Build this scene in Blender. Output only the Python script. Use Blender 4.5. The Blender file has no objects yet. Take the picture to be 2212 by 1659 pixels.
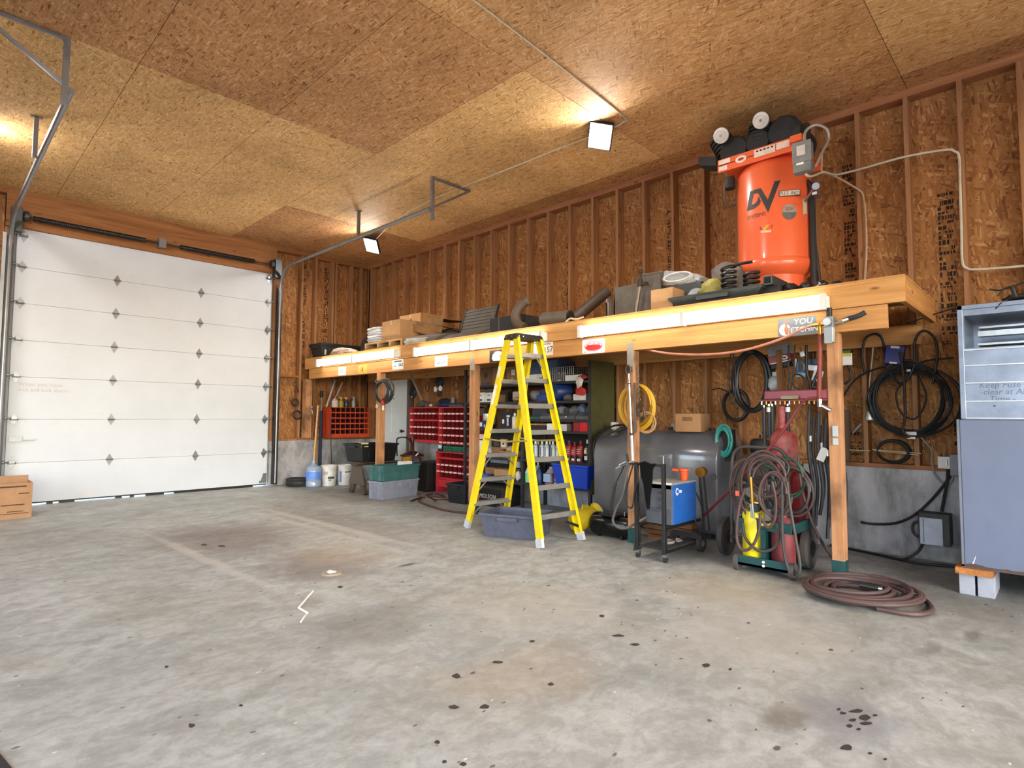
EXPO = 0.32
import bpy, bmesh, math, random
from math import pi, sin, cos, radians as R
from mathutils import Vector as V, Matrix as M
random.seed(7)
C = bpy.context.scene.collection
# ---------------------------------------------------------------- camera (frame 2212 x 1659)
FX, CX, CY, HC = 1239.5, 1106.0, 829.5, 1.27
RW = M(((0.697, -0.044, -0.716), (-0.717, -0.036, -0.696), (0.005, 0.998, -0.057)))
def _ray(x, y): return V(((x-CX)/FX, -(y-CY)/FX, -1.0))
_y = _ray(-172, 893).normalized(); _x = _ray(2312, 906).normalized()
_z = _x.cross(_y).normalized(); _x = _y.cross(_z)
RW = M((_x, _y, _z)); CAM = V((0, 0, HC))
def PX(x, y, v): r = RW @ _ray(x, y); return CAM + r*(v/r.x)      # photo pixel -> point on plane X = v
def PY(x, y, v): r = RW @ _ray(x, y); return CAM + r*(v/r.y)
def PZ(x, y, v=0.0): r = RW @ _ray(x, y); return CAM + r*((v-HC)/r.z)
cd = bpy.data.cameras.new('camera'); co = bpy.data.objects.new('camera', cd); C.objects.link(co)
co.matrix_world = M.Translation(CAM) @ RW.to_4x4()
cd.sensor_fit = 'HORIZONTAL'; cd.sensor_width = 36; cd.lens = 36*FX/2212; cd.clip_start = 0.05; cd.clip_end = 300
bpy.context.scene.camera = co
# ---------------------------------------------------------------- materials
def lin(h):
    h = h.lstrip('#'); c = [int(h[i:i+2], 16)/255 for i in (0, 2, 4)]
    return [x/12.92 if x <= .04045 else ((x+.055)/1.055)**2.4 for x in c]
def newmat(name):
    m = bpy.data.materials.new(name); m.use_nodes = True; nt = m.node_tree
    return m, nt, nt.nodes['Principled BSDF']
def N(nt, t, **k):
    n = nt.nodes.new(t)
    for a, v in k.items():
        if a.startswith('i_'): n.inputs[int(a[2:]) if a[2:].isdigit() else a[2:].replace('_', ' ')].default_value = v
        else: setattr(n, a, v)
    return n
def ramp(nt, stops):
    n = nt.nodes.new('ShaderNodeValToRGB'); e = n.color_ramp.elements
    while len(e) < len(stops): e.new(0.5)
    for s, (p, c) in zip(e, stops):
        s.position = p; s.color = (*(lin(c) if isinstance(c, str) else c), 1)
    return n
def mixc(nt, fac, a, b, mode='MIX'):
    n = nt.nodes.new('ShaderNodeMix'); n.data_type = 'RGBA'; n.blend_type = mode
    for i, v in ((0, fac), (6, a), (7, b)):
        if hasattr(v, 'links') or hasattr(v, 'is_linked'): nt.links.new(v, n.inputs[i])
        elif isinstance(v, str): n.inputs[i].default_value = (*lin(v), 1)
        else: n.inputs[i].default_value = v
    return n.outputs[2]
MATS = {}
def pm(hexc, rough=.55, metal=0.0, var=.18, scale=9.0, dirt=None, damt=.35, bump=0.0, spec=.5, coat=0.0):
    """painted / plastic / metal surface with a little mottling and optional grime"""
    key = (hexc, rough, metal, var, scale, dirt, damt, bump, spec, coat)
    if key in MATS: return MATS[key]
    m, nt, b = newmat('paint_'+hexc.strip('#'))
    tc = N(nt, 'ShaderNodeTexCoord'); no = N(nt, 'ShaderNodeTexNoise', i_Scale=scale, i_Detail=5.0, i_Roughness=.6)
    nt.links.new(tc.outputs['Object'], no.inputs['Vector'])
    c = lin(hexc)
    rp = ramp(nt, [(.3, [x*(1-var) for x in c]), (.7, [min(1, x*(1+var)) for x in c])])
    nt.links.new(no.outputs['Fac'], rp.inputs[0]); out = rp.outputs[0]
    if dirt:
        n2 = N(nt, 'ShaderNodeTexNoise', i_Scale=scale*.6, i_Detail=8.0, i_Roughness=.7)
        nt.links.new(tc.outputs['Object'], n2.inputs['Vector'])
        r2 = ramp(nt, [(.45, (0, 0, 0)), (.7, (damt, damt, damt))]); nt.links.new(n2.outputs['Fac'], r2.inputs[0])
        out = mixc(nt, r2.outputs[0], out, dirt)
    nt.links.new(out, b.inputs['Base Color'])
    b.inputs['Roughness'].default_value = rough; b.inputs['Metallic'].default_value = metal
    b.inputs['Specular IOR Level'].default_value = spec; b.inputs['Coat Weight'].default_value = coat
    if bump:
        bp = N(nt, 'ShaderNodeBump', i_Strength=bump, i_Distance=.01); nt.links.new(no.outputs['Fac'], bp.inputs['Height'])
        nt.links.new(bp.outputs[0], b.inputs['Normal'])
    MATS[key] = m; return m
def emit(name, col, s):
    m, nt, b = newmat(name); b.inputs['Base Color'].default_value = (.8, .8, .8, 1)
    b.inputs['Emission Color'].default_value = (*col, 1); b.inputs['Emission Strength'].default_value = s; return m
def osb(name, cols, flat=2, along=0.0, L=.105, Wd=.022, dark=.16, rough=.75):
    """oriented strand board: layered stretched voronoi flakes. flat = axis normal to the sheet"""
    m, nt, b = newmat(name); tc = N(nt, 'ShaderNodeTexCoord')
    base = tc.outputs['Object']
    wn = N(nt, 'ShaderNodeTexNoise', i_Scale=5.0, i_Detail=2.0); nt.links.new(base, wn.inputs['Vector'])
    wv = N(nt, 'ShaderNodeVectorMath', operation='SCALE'); wv.inputs['Scale'].default_value = .035
    nt.links.new(wn.outputs['Color'], wv.inputs[0])
    ad = N(nt, 'ShaderNodeVectorMath', operation='ADD'); nt.links.new(base, ad.inputs[0]); nt.links.new(wv.outputs[0], ad.inputs[1])
    cur = None
    for i, (ang, k, th) in enumerate(((8, 1, 0), (-24, .9, .45), (38, .8, .5), (-58, .75, .6), (3, .7, .55))):
        rot = [0, 0, 0]; rot[flat] = R(ang+along)
        mp = N(nt, 'ShaderNodeMapping', vector_type='TEXTURE'); mp.inputs['Rotation'].default_value = rot
        a, c2 = (0, 1) if flat == 2 else ((1, 2) if flat == 0 else (0, 2))
        sc = [.03, .03, .03]; sc[a] = L*k; sc[c2] = Wd*k; sc[flat] = .5
        mp.inputs['Scale'].default_value = sc; mp.inputs['Location'].default_value = (i*1.7, i*2.3, i*.9)
        nt.links.new(ad.outputs[0], mp.inputs['Vector'])
        vo = N(nt, 'ShaderNodeTexVoronoi', i_Scale=1.0); nt.links.new(mp.outputs[0], vo.inputs['Vector'])
        sp = N(nt, 'ShaderNodeSeparateColor'); nt.links.new(vo.outputs['Color'], sp.inputs[0])
        rp = ramp(nt, [(0, cols[0]), (dark, cols[1]), (.5, cols[2]), (.85, cols[3]), (1, cols[4])]); nt.links.new(sp.outputs[0], rp.inputs[0])
        if cur is None: cur = rp.outputs[0]
        else:
            g = N(nt, 'ShaderNodeMath', operation='GREATER_THAN'); g.inputs[1].default_value = th
            nt.links.new(sp.outputs[1], g.inputs[0]); cur = mixc(nt, g.outputs[0], cur, rp.outputs[0])
    n3 = N(nt, 'ShaderNodeTexNoise', i_Scale=1.1, i_Detail=3.0); nt.links.new(base, n3.inputs['Vector'])
    r3 = ramp(nt, [(.3, (.8, .78, .76)), (.7, (1.1, 1.1, 1.1))]); nt.links.new(n3.outputs['Fac'], r3.inputs[0])
    cur = mixc(nt, 1.0, cur, r3.outputs[0], 'MULTIPLY')
    nt.links.new(cur, b.inputs['Base Color']); b.inputs['Roughness'].default_value = rough
    b.inputs['Specular IOR Level'].default_value = .25
    return m
def wood(name, c1, c2, axis=2, scale=14, rough=.7, knots=True, dirt=None):
    m, nt, b = newmat(name); tc = N(nt, 'ShaderNodeTexCoord')
    mp = N(nt, 'ShaderNodeMapping'); s = [scale]*3; s[axis] = scale*.05; mp.inputs['Scale'].default_value = s
    nt.links.new(tc.outputs['Object'], mp.inputs['Vector'])
    no = N(nt, 'ShaderNodeTexNoise', i_Scale=1.6, i_Detail=6.0, i_Roughness=.62, i_Distortion=.6); nt.links.new(mp.outputs[0], no.inputs['Vector'])
    rp = ramp(nt, [(.3, c1), (.68, c2)]); nt.links.new(no.outputs['Fac'], rp.inputs[0]); out = rp.outputs[0]
    if knots:
        m2 = N(nt, 'ShaderNodeMapping'); s2 = [7]*3; s2[axis] = 2.6; m2.inputs['Scale'].default_value = s2
        nt.links.new(tc.outputs['Object'], m2.inputs['Vector'])
        vo = N(nt, 'ShaderNodeTexVoronoi', i_Scale=1.0); nt.links.new(m2.outputs[0], vo.inputs['Vector'])
        rk = ramp(nt, [(.05, (.75, .75, .75)), (.13, (0, 0, 0))]); nt.links.new(vo.outputs['Distance'], rk.inputs[0])
        out = mixc(nt, rk.outputs[0], out, '#4a2c16')
    if dirt:
        n2 = N(nt, 'ShaderNodeTexNoise', i_Scale=3.5, i_Detail=7.0); nt.links.new(tc.outputs['Object'], n2.inputs['Vector'])
        r2 = ramp(nt, [(.48, (0, 0, 0)), (.68, (.75, .75, .75))]); nt.links.new(n2.outputs['Fac'], r2.inputs[0]); out = mixc(nt, r2.outputs[0], out, dirt)
    nt.links.new(out, b.inputs['Base Color']); b.inputs['Roughness'].default_value = rough; b.inputs['Specular IOR Level'].default_value = .3
    return m
# ---------------------------------------------------------------- mesh building
class B:
    """collects shapes into one mesh; build() links them as ONE object"""
    def __init__(s): s.bm = bmesh.new()
    def add(s, vs, fs):
        n = [s.bm.verts.new(v) for v in vs]
        for f in fs:
            try: s.bm.faces.new([n[i] for i in f])
            except ValueError: pass
        return s
    def bx(s, x0, x1, y0, y1, z0, z1, mat=None):
        vs = [V((x, y, z)) for x in (x0, x1) for y in (y0, y1) for z in (z0, z1)]
        if mat: vs = [mat @ v for v in vs]
        return s.add(vs, [(0, 1, 3, 2), (4, 6, 7, 5), (0, 4, 5, 1), (2, 3, 7, 6), (0, 2, 6, 4), (1, 5, 7, 3)])
    def taper(s, c, b0, b1, z0, z1, mat=None):
        """frustum: half sizes b0 at z0, b1 at z1"""
        vs = []
        for (hx, hy), z in ((b0, z0), (b1, z1)):
            vs += [V((c[0]+sx*hx, c[1]+sy*hy, z)) for sx, sy in ((-1, -1), (1, -1), (1, 1), (-1, 1))]
        if mat: vs = [mat @ v for v in vs]
        return s.add(vs, [(3, 2, 1, 0), (4, 5, 6, 7)]+[(i, (i+1) % 4, 4+(i+1) % 4, 4+i) for i in range(4)])
    def tub(s, c, b0, b1, z0, z1, t=.006, lip=.015, liph=.02, mat=None):
        """open tapered bin with wall thickness and a rolled lip"""
        def ring(h, z): return [V((c[0]+sx*h[0], c[1]+sy*h[1], z)) for sx, sy in ((-1, -1), (1, -1), (1, 1), (-1, 1))]
        rs = [ring(b0, z0), ring(b1, z1-liph), ring((b1[0]+lip, b1[1]+lip), z1-liph), ring((b1[0]+lip, b1[1]+lip), z1),
              ring((b1[0]-t, b1[1]-t), z1), ring((b0[0]-t, b0[1]-t), z0+t)]
        vs = [v for r in rs for v in r]
        if mat: vs = [mat @ v for v in vs]
        fs = [(3, 2, 1, 0)]
        for k in range(5): fs += [(4*k+i, 4*k+(i+1) % 4, 4*k+4+(i+1) % 4, 4*k+4+i) for i in range(4)]
        fs.append((20, 21, 22, 23)); return s.add(vs, fs)
    def ring(s, p0, p1, r0, r1, seg=16, cap=True):
        p0, p1 = V(p0), V(p1); d = (p1-p0).normalized(); a = d.orthogonal().normalized(); b = d.cross(a)
        vs = [p+(a*cos(2*pi*i/seg)+b*sin(2*pi*i/seg))*r for p, r in ((p0, r0), (p1, r1)) for i in range(seg)]
        fs = [(i, (i+1) % seg, seg+(i+1) % seg, seg+i) for i in range(seg)]
        if cap: fs += [tuple(range(seg-1, -1, -1)), tuple(range(seg, 2*seg))]
        return s.add(vs, fs)
    def cyl(s, p0, p1, r, r1=None, seg=16): return s.ring(p0, p1, r, r if r1 is None else r1, seg)
    def lathe(s, prof, o=(0, 0, 0), ax=(0, 0, 1), seg=24):
        """prof = [(radius, height)]"""
        o = V(o); d = V(ax).normalized(); a = d.orthogonal().normalized(); b = d.cross(a); vs = []; fs = []
        for r, h in prof: vs += [o+d*h+(a*cos(2*pi*i/seg)+b*sin(2*pi*i/seg))*max(r, 1e-4) for i in range(seg)]
        for k in range(len(prof)-1): fs += [(k*seg+i, k*seg+(i+1) % seg, k*seg+seg+(i+1) % seg, k*seg+seg+i) for i in range(seg)]
        fs += [tuple(range(seg-1, -1, -1)), tuple(range((len(prof)-1)*seg, len(prof)*seg))]
        return s.add(vs, fs)
    def tube(s, pts, r, seg=8, closed=False, flat=None):
        pts = [V(p) for p in pts]; n = len(pts); vs = []; up = None
        for i, p in enumerate(pts):
            q0 = pts[i-1] if (i or closed) else p; q1 = pts[(i+1) % n] if (i < n-1 or closed) else p
            d = (q1-q0)
            d = d.normalized() if d.length > 1e-9 else V((0, 0, 1))
            if up is None: up = d.orthogonal().normalized()
            up = (up-d*up.dot(d)); up = up.normalized() if up.length > 1e-6 else d.orthogonal().normalized()
            b = d.cross(up); rr = r[i] if isinstance(r, (list, tuple)) else r
            vs += [p+(up*cos(2*pi*j/seg)+b*sin(2*pi*j/seg))*rr for j in range(seg)]
        fs = [(i*seg+j, i*seg+(j+1) % seg, ((i+1) % n)*seg+(j+1) % seg, ((i+1) % n)*seg+j) for i in range(n if closed else n-1) for j in range(seg)]
        if not closed: fs += [tuple(range(seg-1, -1, -1)), tuple(range((n-1)*seg, n*seg))]
        return s.add(vs, fs)
    def prism(s, poly, o, u, v, t):
        """poly in (u, v) extruded by vector t"""
        o, u, v, t = V(o), V(u), V(v), V(t); n = len(poly)
        vs = [o+u*a+v*b for a, b in poly]+[o+u*a+v*b+t for a, b in poly]
        return s.add(vs, [tuple(range(n-1, -1, -1)), tuple(range(n, 2*n))]+[(i, (i+1) % n, n+(i+1) % n, n+i) for i in range(n)])
    def blob(s, c, r, seg=14, wob=.12, seed=0, sq=2.0):
        rnd = random.Random(seed); c = V(c); r = V(r) if hasattr(r, '__len__') else V((r, r, r)); vs = []; m = seg//2+1
        ph = [rnd.uniform(0, 6.3) for _ in range(6)]
        for i in range(m+1):
            th = pi*i/m
            for j in range(seg):
                f = 2*pi*j/seg; k = 1+wob*(sin(2*f+ph[0])*sin(th*2+ph[1])+.7*sin(5*f+ph[2])*sin(3*th+ph[3])+.5*sin(3*f+7*th+ph[4]))*sin(th)
                e = 2.0/sq
                def sg(x): return math.copysign(abs(x)**e, x)
                vs.append(c+V((r.x*sg(sin(th)*cos(f)) if sq == 2 else r.x*sg(sin(th))*sg(cos(f)), r.y*sg(sin(th))*sg(sin(f)), r.z*sg(cos(th))))*k)
        fs = [(i*seg+j, (i+1)*seg+j, (i+1)*seg+(j+1) % seg, i*seg+(j+1) % seg) for i in range(m) for j in range(seg)]
        s.add(vs, fs); bmesh.ops.remove_doubles(s.bm, verts=s.bm.verts[:], dist=1e-5); return s
    def build(s, name, mat, parent=None, bev=0.0, smooth=False, label=None, ang=35):
        bmesh.ops.recalc_face_normals(s.bm, faces=s.bm.faces[:])
        me = bpy.data.meshes.new(name); o = bpy.data.objects.new(name, me); C.objects.link(o)
        if parent is not None:
            o.parent = parent; mw = WM(parent)
            s.bm.transform(mw.inverted())
        s.bm.to_mesh(me); s.bm.free()
        for mm in (mat if isinstance(mat, (list, tuple)) else [mat]): me.materials.append(mm)
        if bev:
            md = o.modifiers.new('b', 'BEVEL'); md.width = bev; md.segments = 2; md.limit_method = 'ANGLE'; md.angle_limit = R(40)
        if smooth:
            for p in me.polygons: p.use_smooth = True
            try: me.set_sharp_from_angle(angle=R(ang))
            except Exception: pass
        if label: o['label'] = label
        return o
def WM(o):
    m = M.LocRotScale(o.location, o.rotation_euler, None)
    return WM(o.parent) @ m if o.parent else m
def tag(o, label, cat, group=None, kind=None):
    o['label'] = label; o['category'] = cat
    if group: o['group'] = group
    if kind: o['kind'] = kind
    return o
def thing(name, loc, label, cat, group=None, rz=0.0):
    o = bpy.data.objects.new(name, None); C.objects.link(o); o.location = loc; o.rotation_euler = (0, 0, rz); o.empty_display_size = .1
    return tag(o, label, cat, group)
def struct(o): o['kind'] = 'structure'; return o
def dup(root, loc, rz, label, group=None):
    def cp(o, par):
        c = o.copy(); C.objects.link(c)
        if par is not None: c.parent = par
        for ch in o.children: cp(ch, c)
        return c
    r = cp(root, None); r.location = loc; r.rotation_euler = (0, 0, rz); r['label'] = label
    if group: r['group'] = group
    return r
def text(s, size, o, u, v, mat, parent, name='lettering', depth=.0008, xs=1.0, al='CENTER', bold=0.0, shear=0.0):
    """flat lettering: baseline along u, up along v, centred on o"""
    cu = bpy.data.curves.new(name, 'FONT'); cu.body = s; cu.size = size; cu.align_x = al; cu.align_y = 'CENTER'; cu.extrude = depth/2; cu.offset = bold; cu.shear = shear
    cu.resolution_u = 2
    ob = bpy.data.objects.new(name, cu); me = bpy.data.meshes.new_from_object(ob); bpy.data.objects.remove(ob)
    u, v = V(u).normalized(), V(v).normalized(); w = u.cross(v); o = V(o)
    T = M((( u.x*xs, v.x, w.x, o.x), (u.y*xs, v.y, w.y, o.y), (u.z*xs, v.z, w.z, o.z), (0, 0, 0, 1)))
    me.transform(WM(parent).inverted() @ T)
    ob = bpy.data.objects.new(name, me); C.objects.link(ob); ob.parent = parent; me.materials.append(mat); return ob
def arc(c, u, v, r0, r1, a0, a1, n=12):
    c, u, v = V(c), V(u), V(v); return [c+u*(r0*cos(R(a0+(a1-a0)*i/n)))+v*(r1*sin(R(a0+(a1-a0)*i/n))) for i in range(n+1)]
def spline(pts, n=8):
    """catmull-rom through points"""
    P = [V(p) for p in pts]; P = [P[0]*2-P[1]]+P+[P[-1]*2-P[-2]]; out = []
    for i in range(1, len(P)-2):
        for k in range(n):
            t = k/n; a, b, c, d = P[i-1:i+3]
            out.append(((b*2)+(c-a)*t+(a*2-b*5+c*4-d)*t*t+(b*3-a-c*3+d)*t**3)*.5)
    out.append(P[-2]); return out
def coil(c, u, v, ru, rv, turns, r_var=.12, drift=(0, 0, 0), n=26, seed=1, w=(0, 0, 0)):
    rnd = random.Random(seed); out = []; c, u, v, drift, w = V(c), V(u), V(v), V(drift), V(w); k = [1+rnd.uniform(-r_var, r_var) for _ in range(int(turns)+2)]
    sh = [(rnd.uniform(-r_var, r_var)*.6, rnd.uniform(-r_var, r_var)*.6) for _ in k]
    for i in range(int(turns*n)+1):
        t = i/n; j = int(t); f = t-j; f = f*f*(3-2*f); q = k[j]*(1-f)+k[j+1]*f; a = 2*pi*t
        dx = sh[j][0]*(1-f)+sh[j+1][0]*f; dy = sh[j][1]*(1-f)+sh[j+1][1]*f
        out.append(c+u*(ru*(q*cos(a)+dx))+v*(rv*(q*sin(a)+dy))+drift*(t/turns)+w*sin(a*1.7+seed))
    return out
X, Y, Z = V((1, 0, 0)), V((0, 1, 0)), V((0, 0, 1))
# ---------------------------------------------------------------- shared materials
OSB_L = osb('osb_ceiling_pale', ('#a0743f', '#cc9e62', '#dfb176', '#e6bc82', '#f0d3a0'), 2, 90, .085, .018, .08)
OSB_D = osb('osb_ceiling_brown', ('#7a5230', '#a8784c', '#be8c5c', '#c69668', '#d6ac7e'), 2, 90, .085, .018, .09)
OSB_D2 = osb('osb_ceiling_brown_worn', ('#835a35', '#b18050', '#c79462', '#cf9e6e', '#deb486'), 2, 90, .085, .018, .09)
OSB_M = osb('osb_ceiling_tan', ('#8c6236', '#b98954', '#cf9e68', '#d6a874', '#e4bc8c'), 2, 90, .085, .018, .08)
OSB_WR = osb('osb_wall_long', ('#70462a', '#8f5f38', '#a06f42', '#aa7b4c', '#c09463'), 0, 80, .13, .026, .10)
OSB_WL = osb('osb_wall_door', ('#70462a', '#8f5f38', '#a06f42', '#aa7b4c', '#c09463'), 1, 80, .13, .026, .10)
STUD = wood('stud_spruce', '#845a3c', '#ab7e56', 2, 14)
STUDX = wood('plate_spruce', '#85543a', '#ab764d', 1, 14)
HDR = wood('header_fir', '#7a4c28', '#a26d40', 0, 12)
BEAM = wood('loft_beam_fir', '#b07a42', '#d8a468', 1, 9)
BEAM2 = wood('loft_beam_lower_fir', '#a86f3c', '#cd9a60', 1, 9)
POSTW = wood('post_fir', '#9a6a45', '#c8966c', 2, 14, dirt='#5a4030')
PLY = wood('decking_ply', '#a5763f', '#c79a60', 1, 6, knots=False)
GREENP = pm('#0f3f40', .5, dirt='#0a2526')
BLACK = pm('#101113', .5); BLACKM = pm('#1a1b1e', .38); RUB = pm('#1d1c1c', .75, dirt='#4a4540'); DARK = pm('#2b2c2f', .6)
GALV = pm('#8f9296', .38, .75, .12, 6, '#5e6266'); STEEL = pm('#9a9da2', .3, .9); CHROME = pm('#d6d8da', .15, 1.0, .03)
WHITE = pm('#dcdcd8', .5, var=.05); KRAFT = pm('#a87e56', .8, var=.08, dirt='#86613f'); KRAFT2 = pm('#b58d63', .8, var=.07, dirt='#8f6a45')
PRINT = pm('#4a3322', .8, var=.05); BRASS = pm('#b08a3e', .3, .9, .08); INK = pm('#1b1a1a', .6, var=.03); RED = pm('#b3191c', .45, dirt='#5c0f10')
# ---------------------------------------------------------------- world
w = bpy.data.worlds.new('world'); bpy.context.scene.world = w; w.use_nodes = True
wn = w.node_tree; bg = wn.nodes['Background']
sk = N(wn, 'ShaderNodeTexSky', sky_type='NISHITA'); sk.sun_disc = False; sk.sun_elevation = R(38); sk.sun_rotation = R(200); sk.air_density = 1.0; sk.dust_density = 2.0
wn.links.new(mixc(wn, .45, sk.outputs[0], (.86, .92, 1.0, 1)), bg.inputs[0]); bg.inputs[1].default_value = 2.4
# ---------------------------------------------------------------- floor
WX, WY, ZC = 6.40, 10.436, 4.40           # inner stud faces, ceiling height
X0, Y0 = -5.0, -5.5                        # walls behind the camera
m, nt, b = newmat('concrete_floor'); tc = N(nt, 'ShaderNodeTexCoord'); ob_ = tc.outputs['Object']
def noise(s, d=6., r=.6, dist=0., vec=None, mp=None):
    n = N(nt, 'ShaderNodeTexNoise', i_Scale=s, i_Detail=d, i_Roughness=r, i_Distortion=dist)
    src = vec or ob_
    if mp:
        q = N(nt, 'ShaderNodeMapping'); q.inputs['Scale'].default_value = mp; nt.links.new(src, q.inputs[0]); src = q.outputs[0]
    nt.links.new(src, n.inputs['Vector']); return n.outputs['Fac']
def rmp(x, st): r = ramp(nt, st); nt.links.new(x, r.inputs[0]); return r.outputs[0]
col = rmp(noise(.55, 4, .55), [(.3, '#979c99'), (.5, '#a8aca9'), (.7, '#b5b9b5')])
col = mixc(nt, rmp(noise(2.2, 9, .7, .4, mp=(1, 1.5, 1)), [(.44, (0, 0, 0)), (.66, (.55,)*3)]), col, '#777b77')
col = mixc(nt, rmp(noise(3.1, 8, .7, .5), [(.5, (0, 0, 0)), (.72, (.5,)*3)]), col, '#bfc5bf')
col = mixc(nt, rmp(noise(.9, 5, .6, .6, mp=(1.3, .8, 1)), [(.5, (0, 0, 0)), (.7, (.45,)*3)]), col, '#938d7c')
col = mixc(nt, rmp(noise(5.5, 9, .72, .6, mp=(1, 1.3, 1)), [(.42, (.34,)*3), (.56, (0, 0, 0))]), col, '#6b665f')
col = mixc(nt, rmp(noise(14, 8, .75), [(.35, (.35,)*3), (.6, (0, 0, 0))]), col, '#6f6b64')
pert = N(nt, 'ShaderNodeTexNoise', i_Scale=2.6, i_Detail=7., i_Roughness=.68); nt.links.new(ob_, pert.inputs['Vector'])
pv = N(nt, 'ShaderNodeVectorMath', operation='MULTIPLY_ADD'); nt.links.new(pert.outputs['Color'], pv.inputs[0]); pv.inputs[1].default_value = (1, 1, 0); pv.inputs[2].default_value = (-.5, -.5, 0)
def blotch(cx, cy, rx, ry, colr, amt, wob=.5, rot=0, soft=.6):
    """a stain with its own ragged outline"""
    global col
    s = N(nt, 'ShaderNodeVectorMath', operation='MULTIPLY_ADD'); nt.links.new(pv.outputs[0], s.inputs[0]); s.inputs[1].default_value = (wob, wob, 0); nt.links.new(ob_, s.inputs[2])
    mp = N(nt, 'ShaderNodeMapping', vector_type='TEXTURE'); mp.inputs['Location'].default_value = (cx, cy, 0); mp.inputs['Scale'].default_value = (rx, ry, 1); mp.inputs['Rotation'].default_value = (0, 0, R(rot))
    nt.links.new(s.outputs[0], mp.inputs[0]); ln = N(nt, 'ShaderNodeVectorMath', operation='LENGTH'); nt.links.new(mp.outputs[0], ln.inputs[0])
    r = rmp(ln.outputs['Value'], [(1-soft, (amt,)*3), (1.0, (0, 0, 0))]); col = mixc(nt, r, col, colr)
for a in ((2.25, 6.3, .75, 1.25, '#5f4a44', .62, .9), (2.4, 4.6, .55, .8, '#5a4640', .5, .7), (3.6, 6.3, .5, 2.2, '#6c6058', .45, .9), (1.9, 3.1, .5, .4, '#5f5752', .4, .5), (1.1, 7.6, .5, 1.0, '#6d6a66', .35, .9),
          (2.95, 4.10, .13, .05, '#2d241c', .85, .12), (2.15, 1.95, .6, .4, '#a08a70', .3, .8), (2.8, 4.9, .5, .7, '#a08660', .3, .7), (2.78, .72, .30, .24, '#6f7078', .5, .4), (2.63, .92, .17, .11, '#5b4d40', .55, .25),
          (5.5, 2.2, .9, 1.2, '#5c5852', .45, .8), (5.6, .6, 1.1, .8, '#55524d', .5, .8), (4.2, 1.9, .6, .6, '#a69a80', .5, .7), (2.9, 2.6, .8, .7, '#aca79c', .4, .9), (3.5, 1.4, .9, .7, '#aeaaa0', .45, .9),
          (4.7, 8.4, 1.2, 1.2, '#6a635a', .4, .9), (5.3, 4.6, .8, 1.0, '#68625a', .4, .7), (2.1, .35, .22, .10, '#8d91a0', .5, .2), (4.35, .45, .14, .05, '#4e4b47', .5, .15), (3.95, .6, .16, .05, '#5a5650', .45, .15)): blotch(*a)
for a in ((3.36, 6.2, .10, 2.3, '#b7b3aa', .55, .12, 2), (3.15, 6.0, .07, 2.2, '#b3afa6', .4, .12, 2), (1.80, 5.6, .07, 1.9, '#b5b1a7', .5, .12, 2)): blotch(*a)
def specks(scale, th, keep, colr, mp=(1, 1, 0)):
    global col
    q = N(nt, 'ShaderNodeVectorMath', operation='MULTIPLY_ADD'); nt.links.new(pv.outputs[0], q.inputs[0]); q.inputs[1].default_value = (.09, .09, 0); nt.links.new(ob_, q.inputs[2])
    p = N(nt, 'ShaderNodeMapping'); p.inputs['Scale'].default_value = mp; p.inputs['Rotation'].default_value = (0, 0, R(38)); nt.links.new(q.outputs[0], p.inputs[0])
    vo = N(nt, 'ShaderNodeTexVoronoi', i_Scale=scale); nt.links.new(p.outputs[0], vo.inputs['Vector'])
    sp = N(nt, 'ShaderNodeSeparateColor'); nt.links.new(vo.outputs['Color'], sp.inputs[0])
    g = N(nt, 'ShaderNodeMath', operation='LESS_THAN'); g.inputs[1].default_value = keep; nt.links.new(sp.outputs[0], g.inputs[0])
    d = N(nt, 'ShaderNodeMath', operation='MULTIPLY'); nt.links.new(rmp(vo.outputs['Distance'], [(th*.7, (.85,)*3), (th, (0, 0, 0))]), d.inputs[0]); nt.links.new(g.outputs[0], d.inputs[1]); col = mixc(nt, d.outputs[0], col, colr)
specks(5, .11, .12, '#3d332c', (1, 1.6, 0)); specks(11, .17, .10, '#4a423b', (1, 2.0, 0)); specks(9, .1, .1, '#d6d3ca', (1, 2.0, 0))
nt.links.new(col, b.inputs['Base Color'])
rr = rmp(noise(1.4, 6), [(.3, (.42,)*3), (.7, (.72,)*3)]); nt.links.new(rr, b.inputs['Roughness']); b.inputs['Specular IOR Level'].default_value = .4
bp = N(nt, 'ShaderNodeBump', i_Strength=.12, i_Distance=.01); nt.links.new(noise(24, 8, .7), bp.inputs['Height']); nt.links.new(bp.outputs[0], b.inputs['Normal'])
FLOORM = m
struct(B().bx(X0-.3, WX+.3, Y0-.3, WY+.10, -.15, 0).build('floor', FLOORM))
struct(B().bx(-40, 40, WY+.10, 60, -.16, -.01).add([V((-40, -60, -.02)), V((40, -60, -.02)), V((40, Y0-.3, -.02)), V((-40, Y0-.3, -.02))], [(0, 1, 2, 3)]).build('ground', pm('#b9b5ab', .9)))
sm_ = B(); rs_ = random.Random(9)
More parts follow.
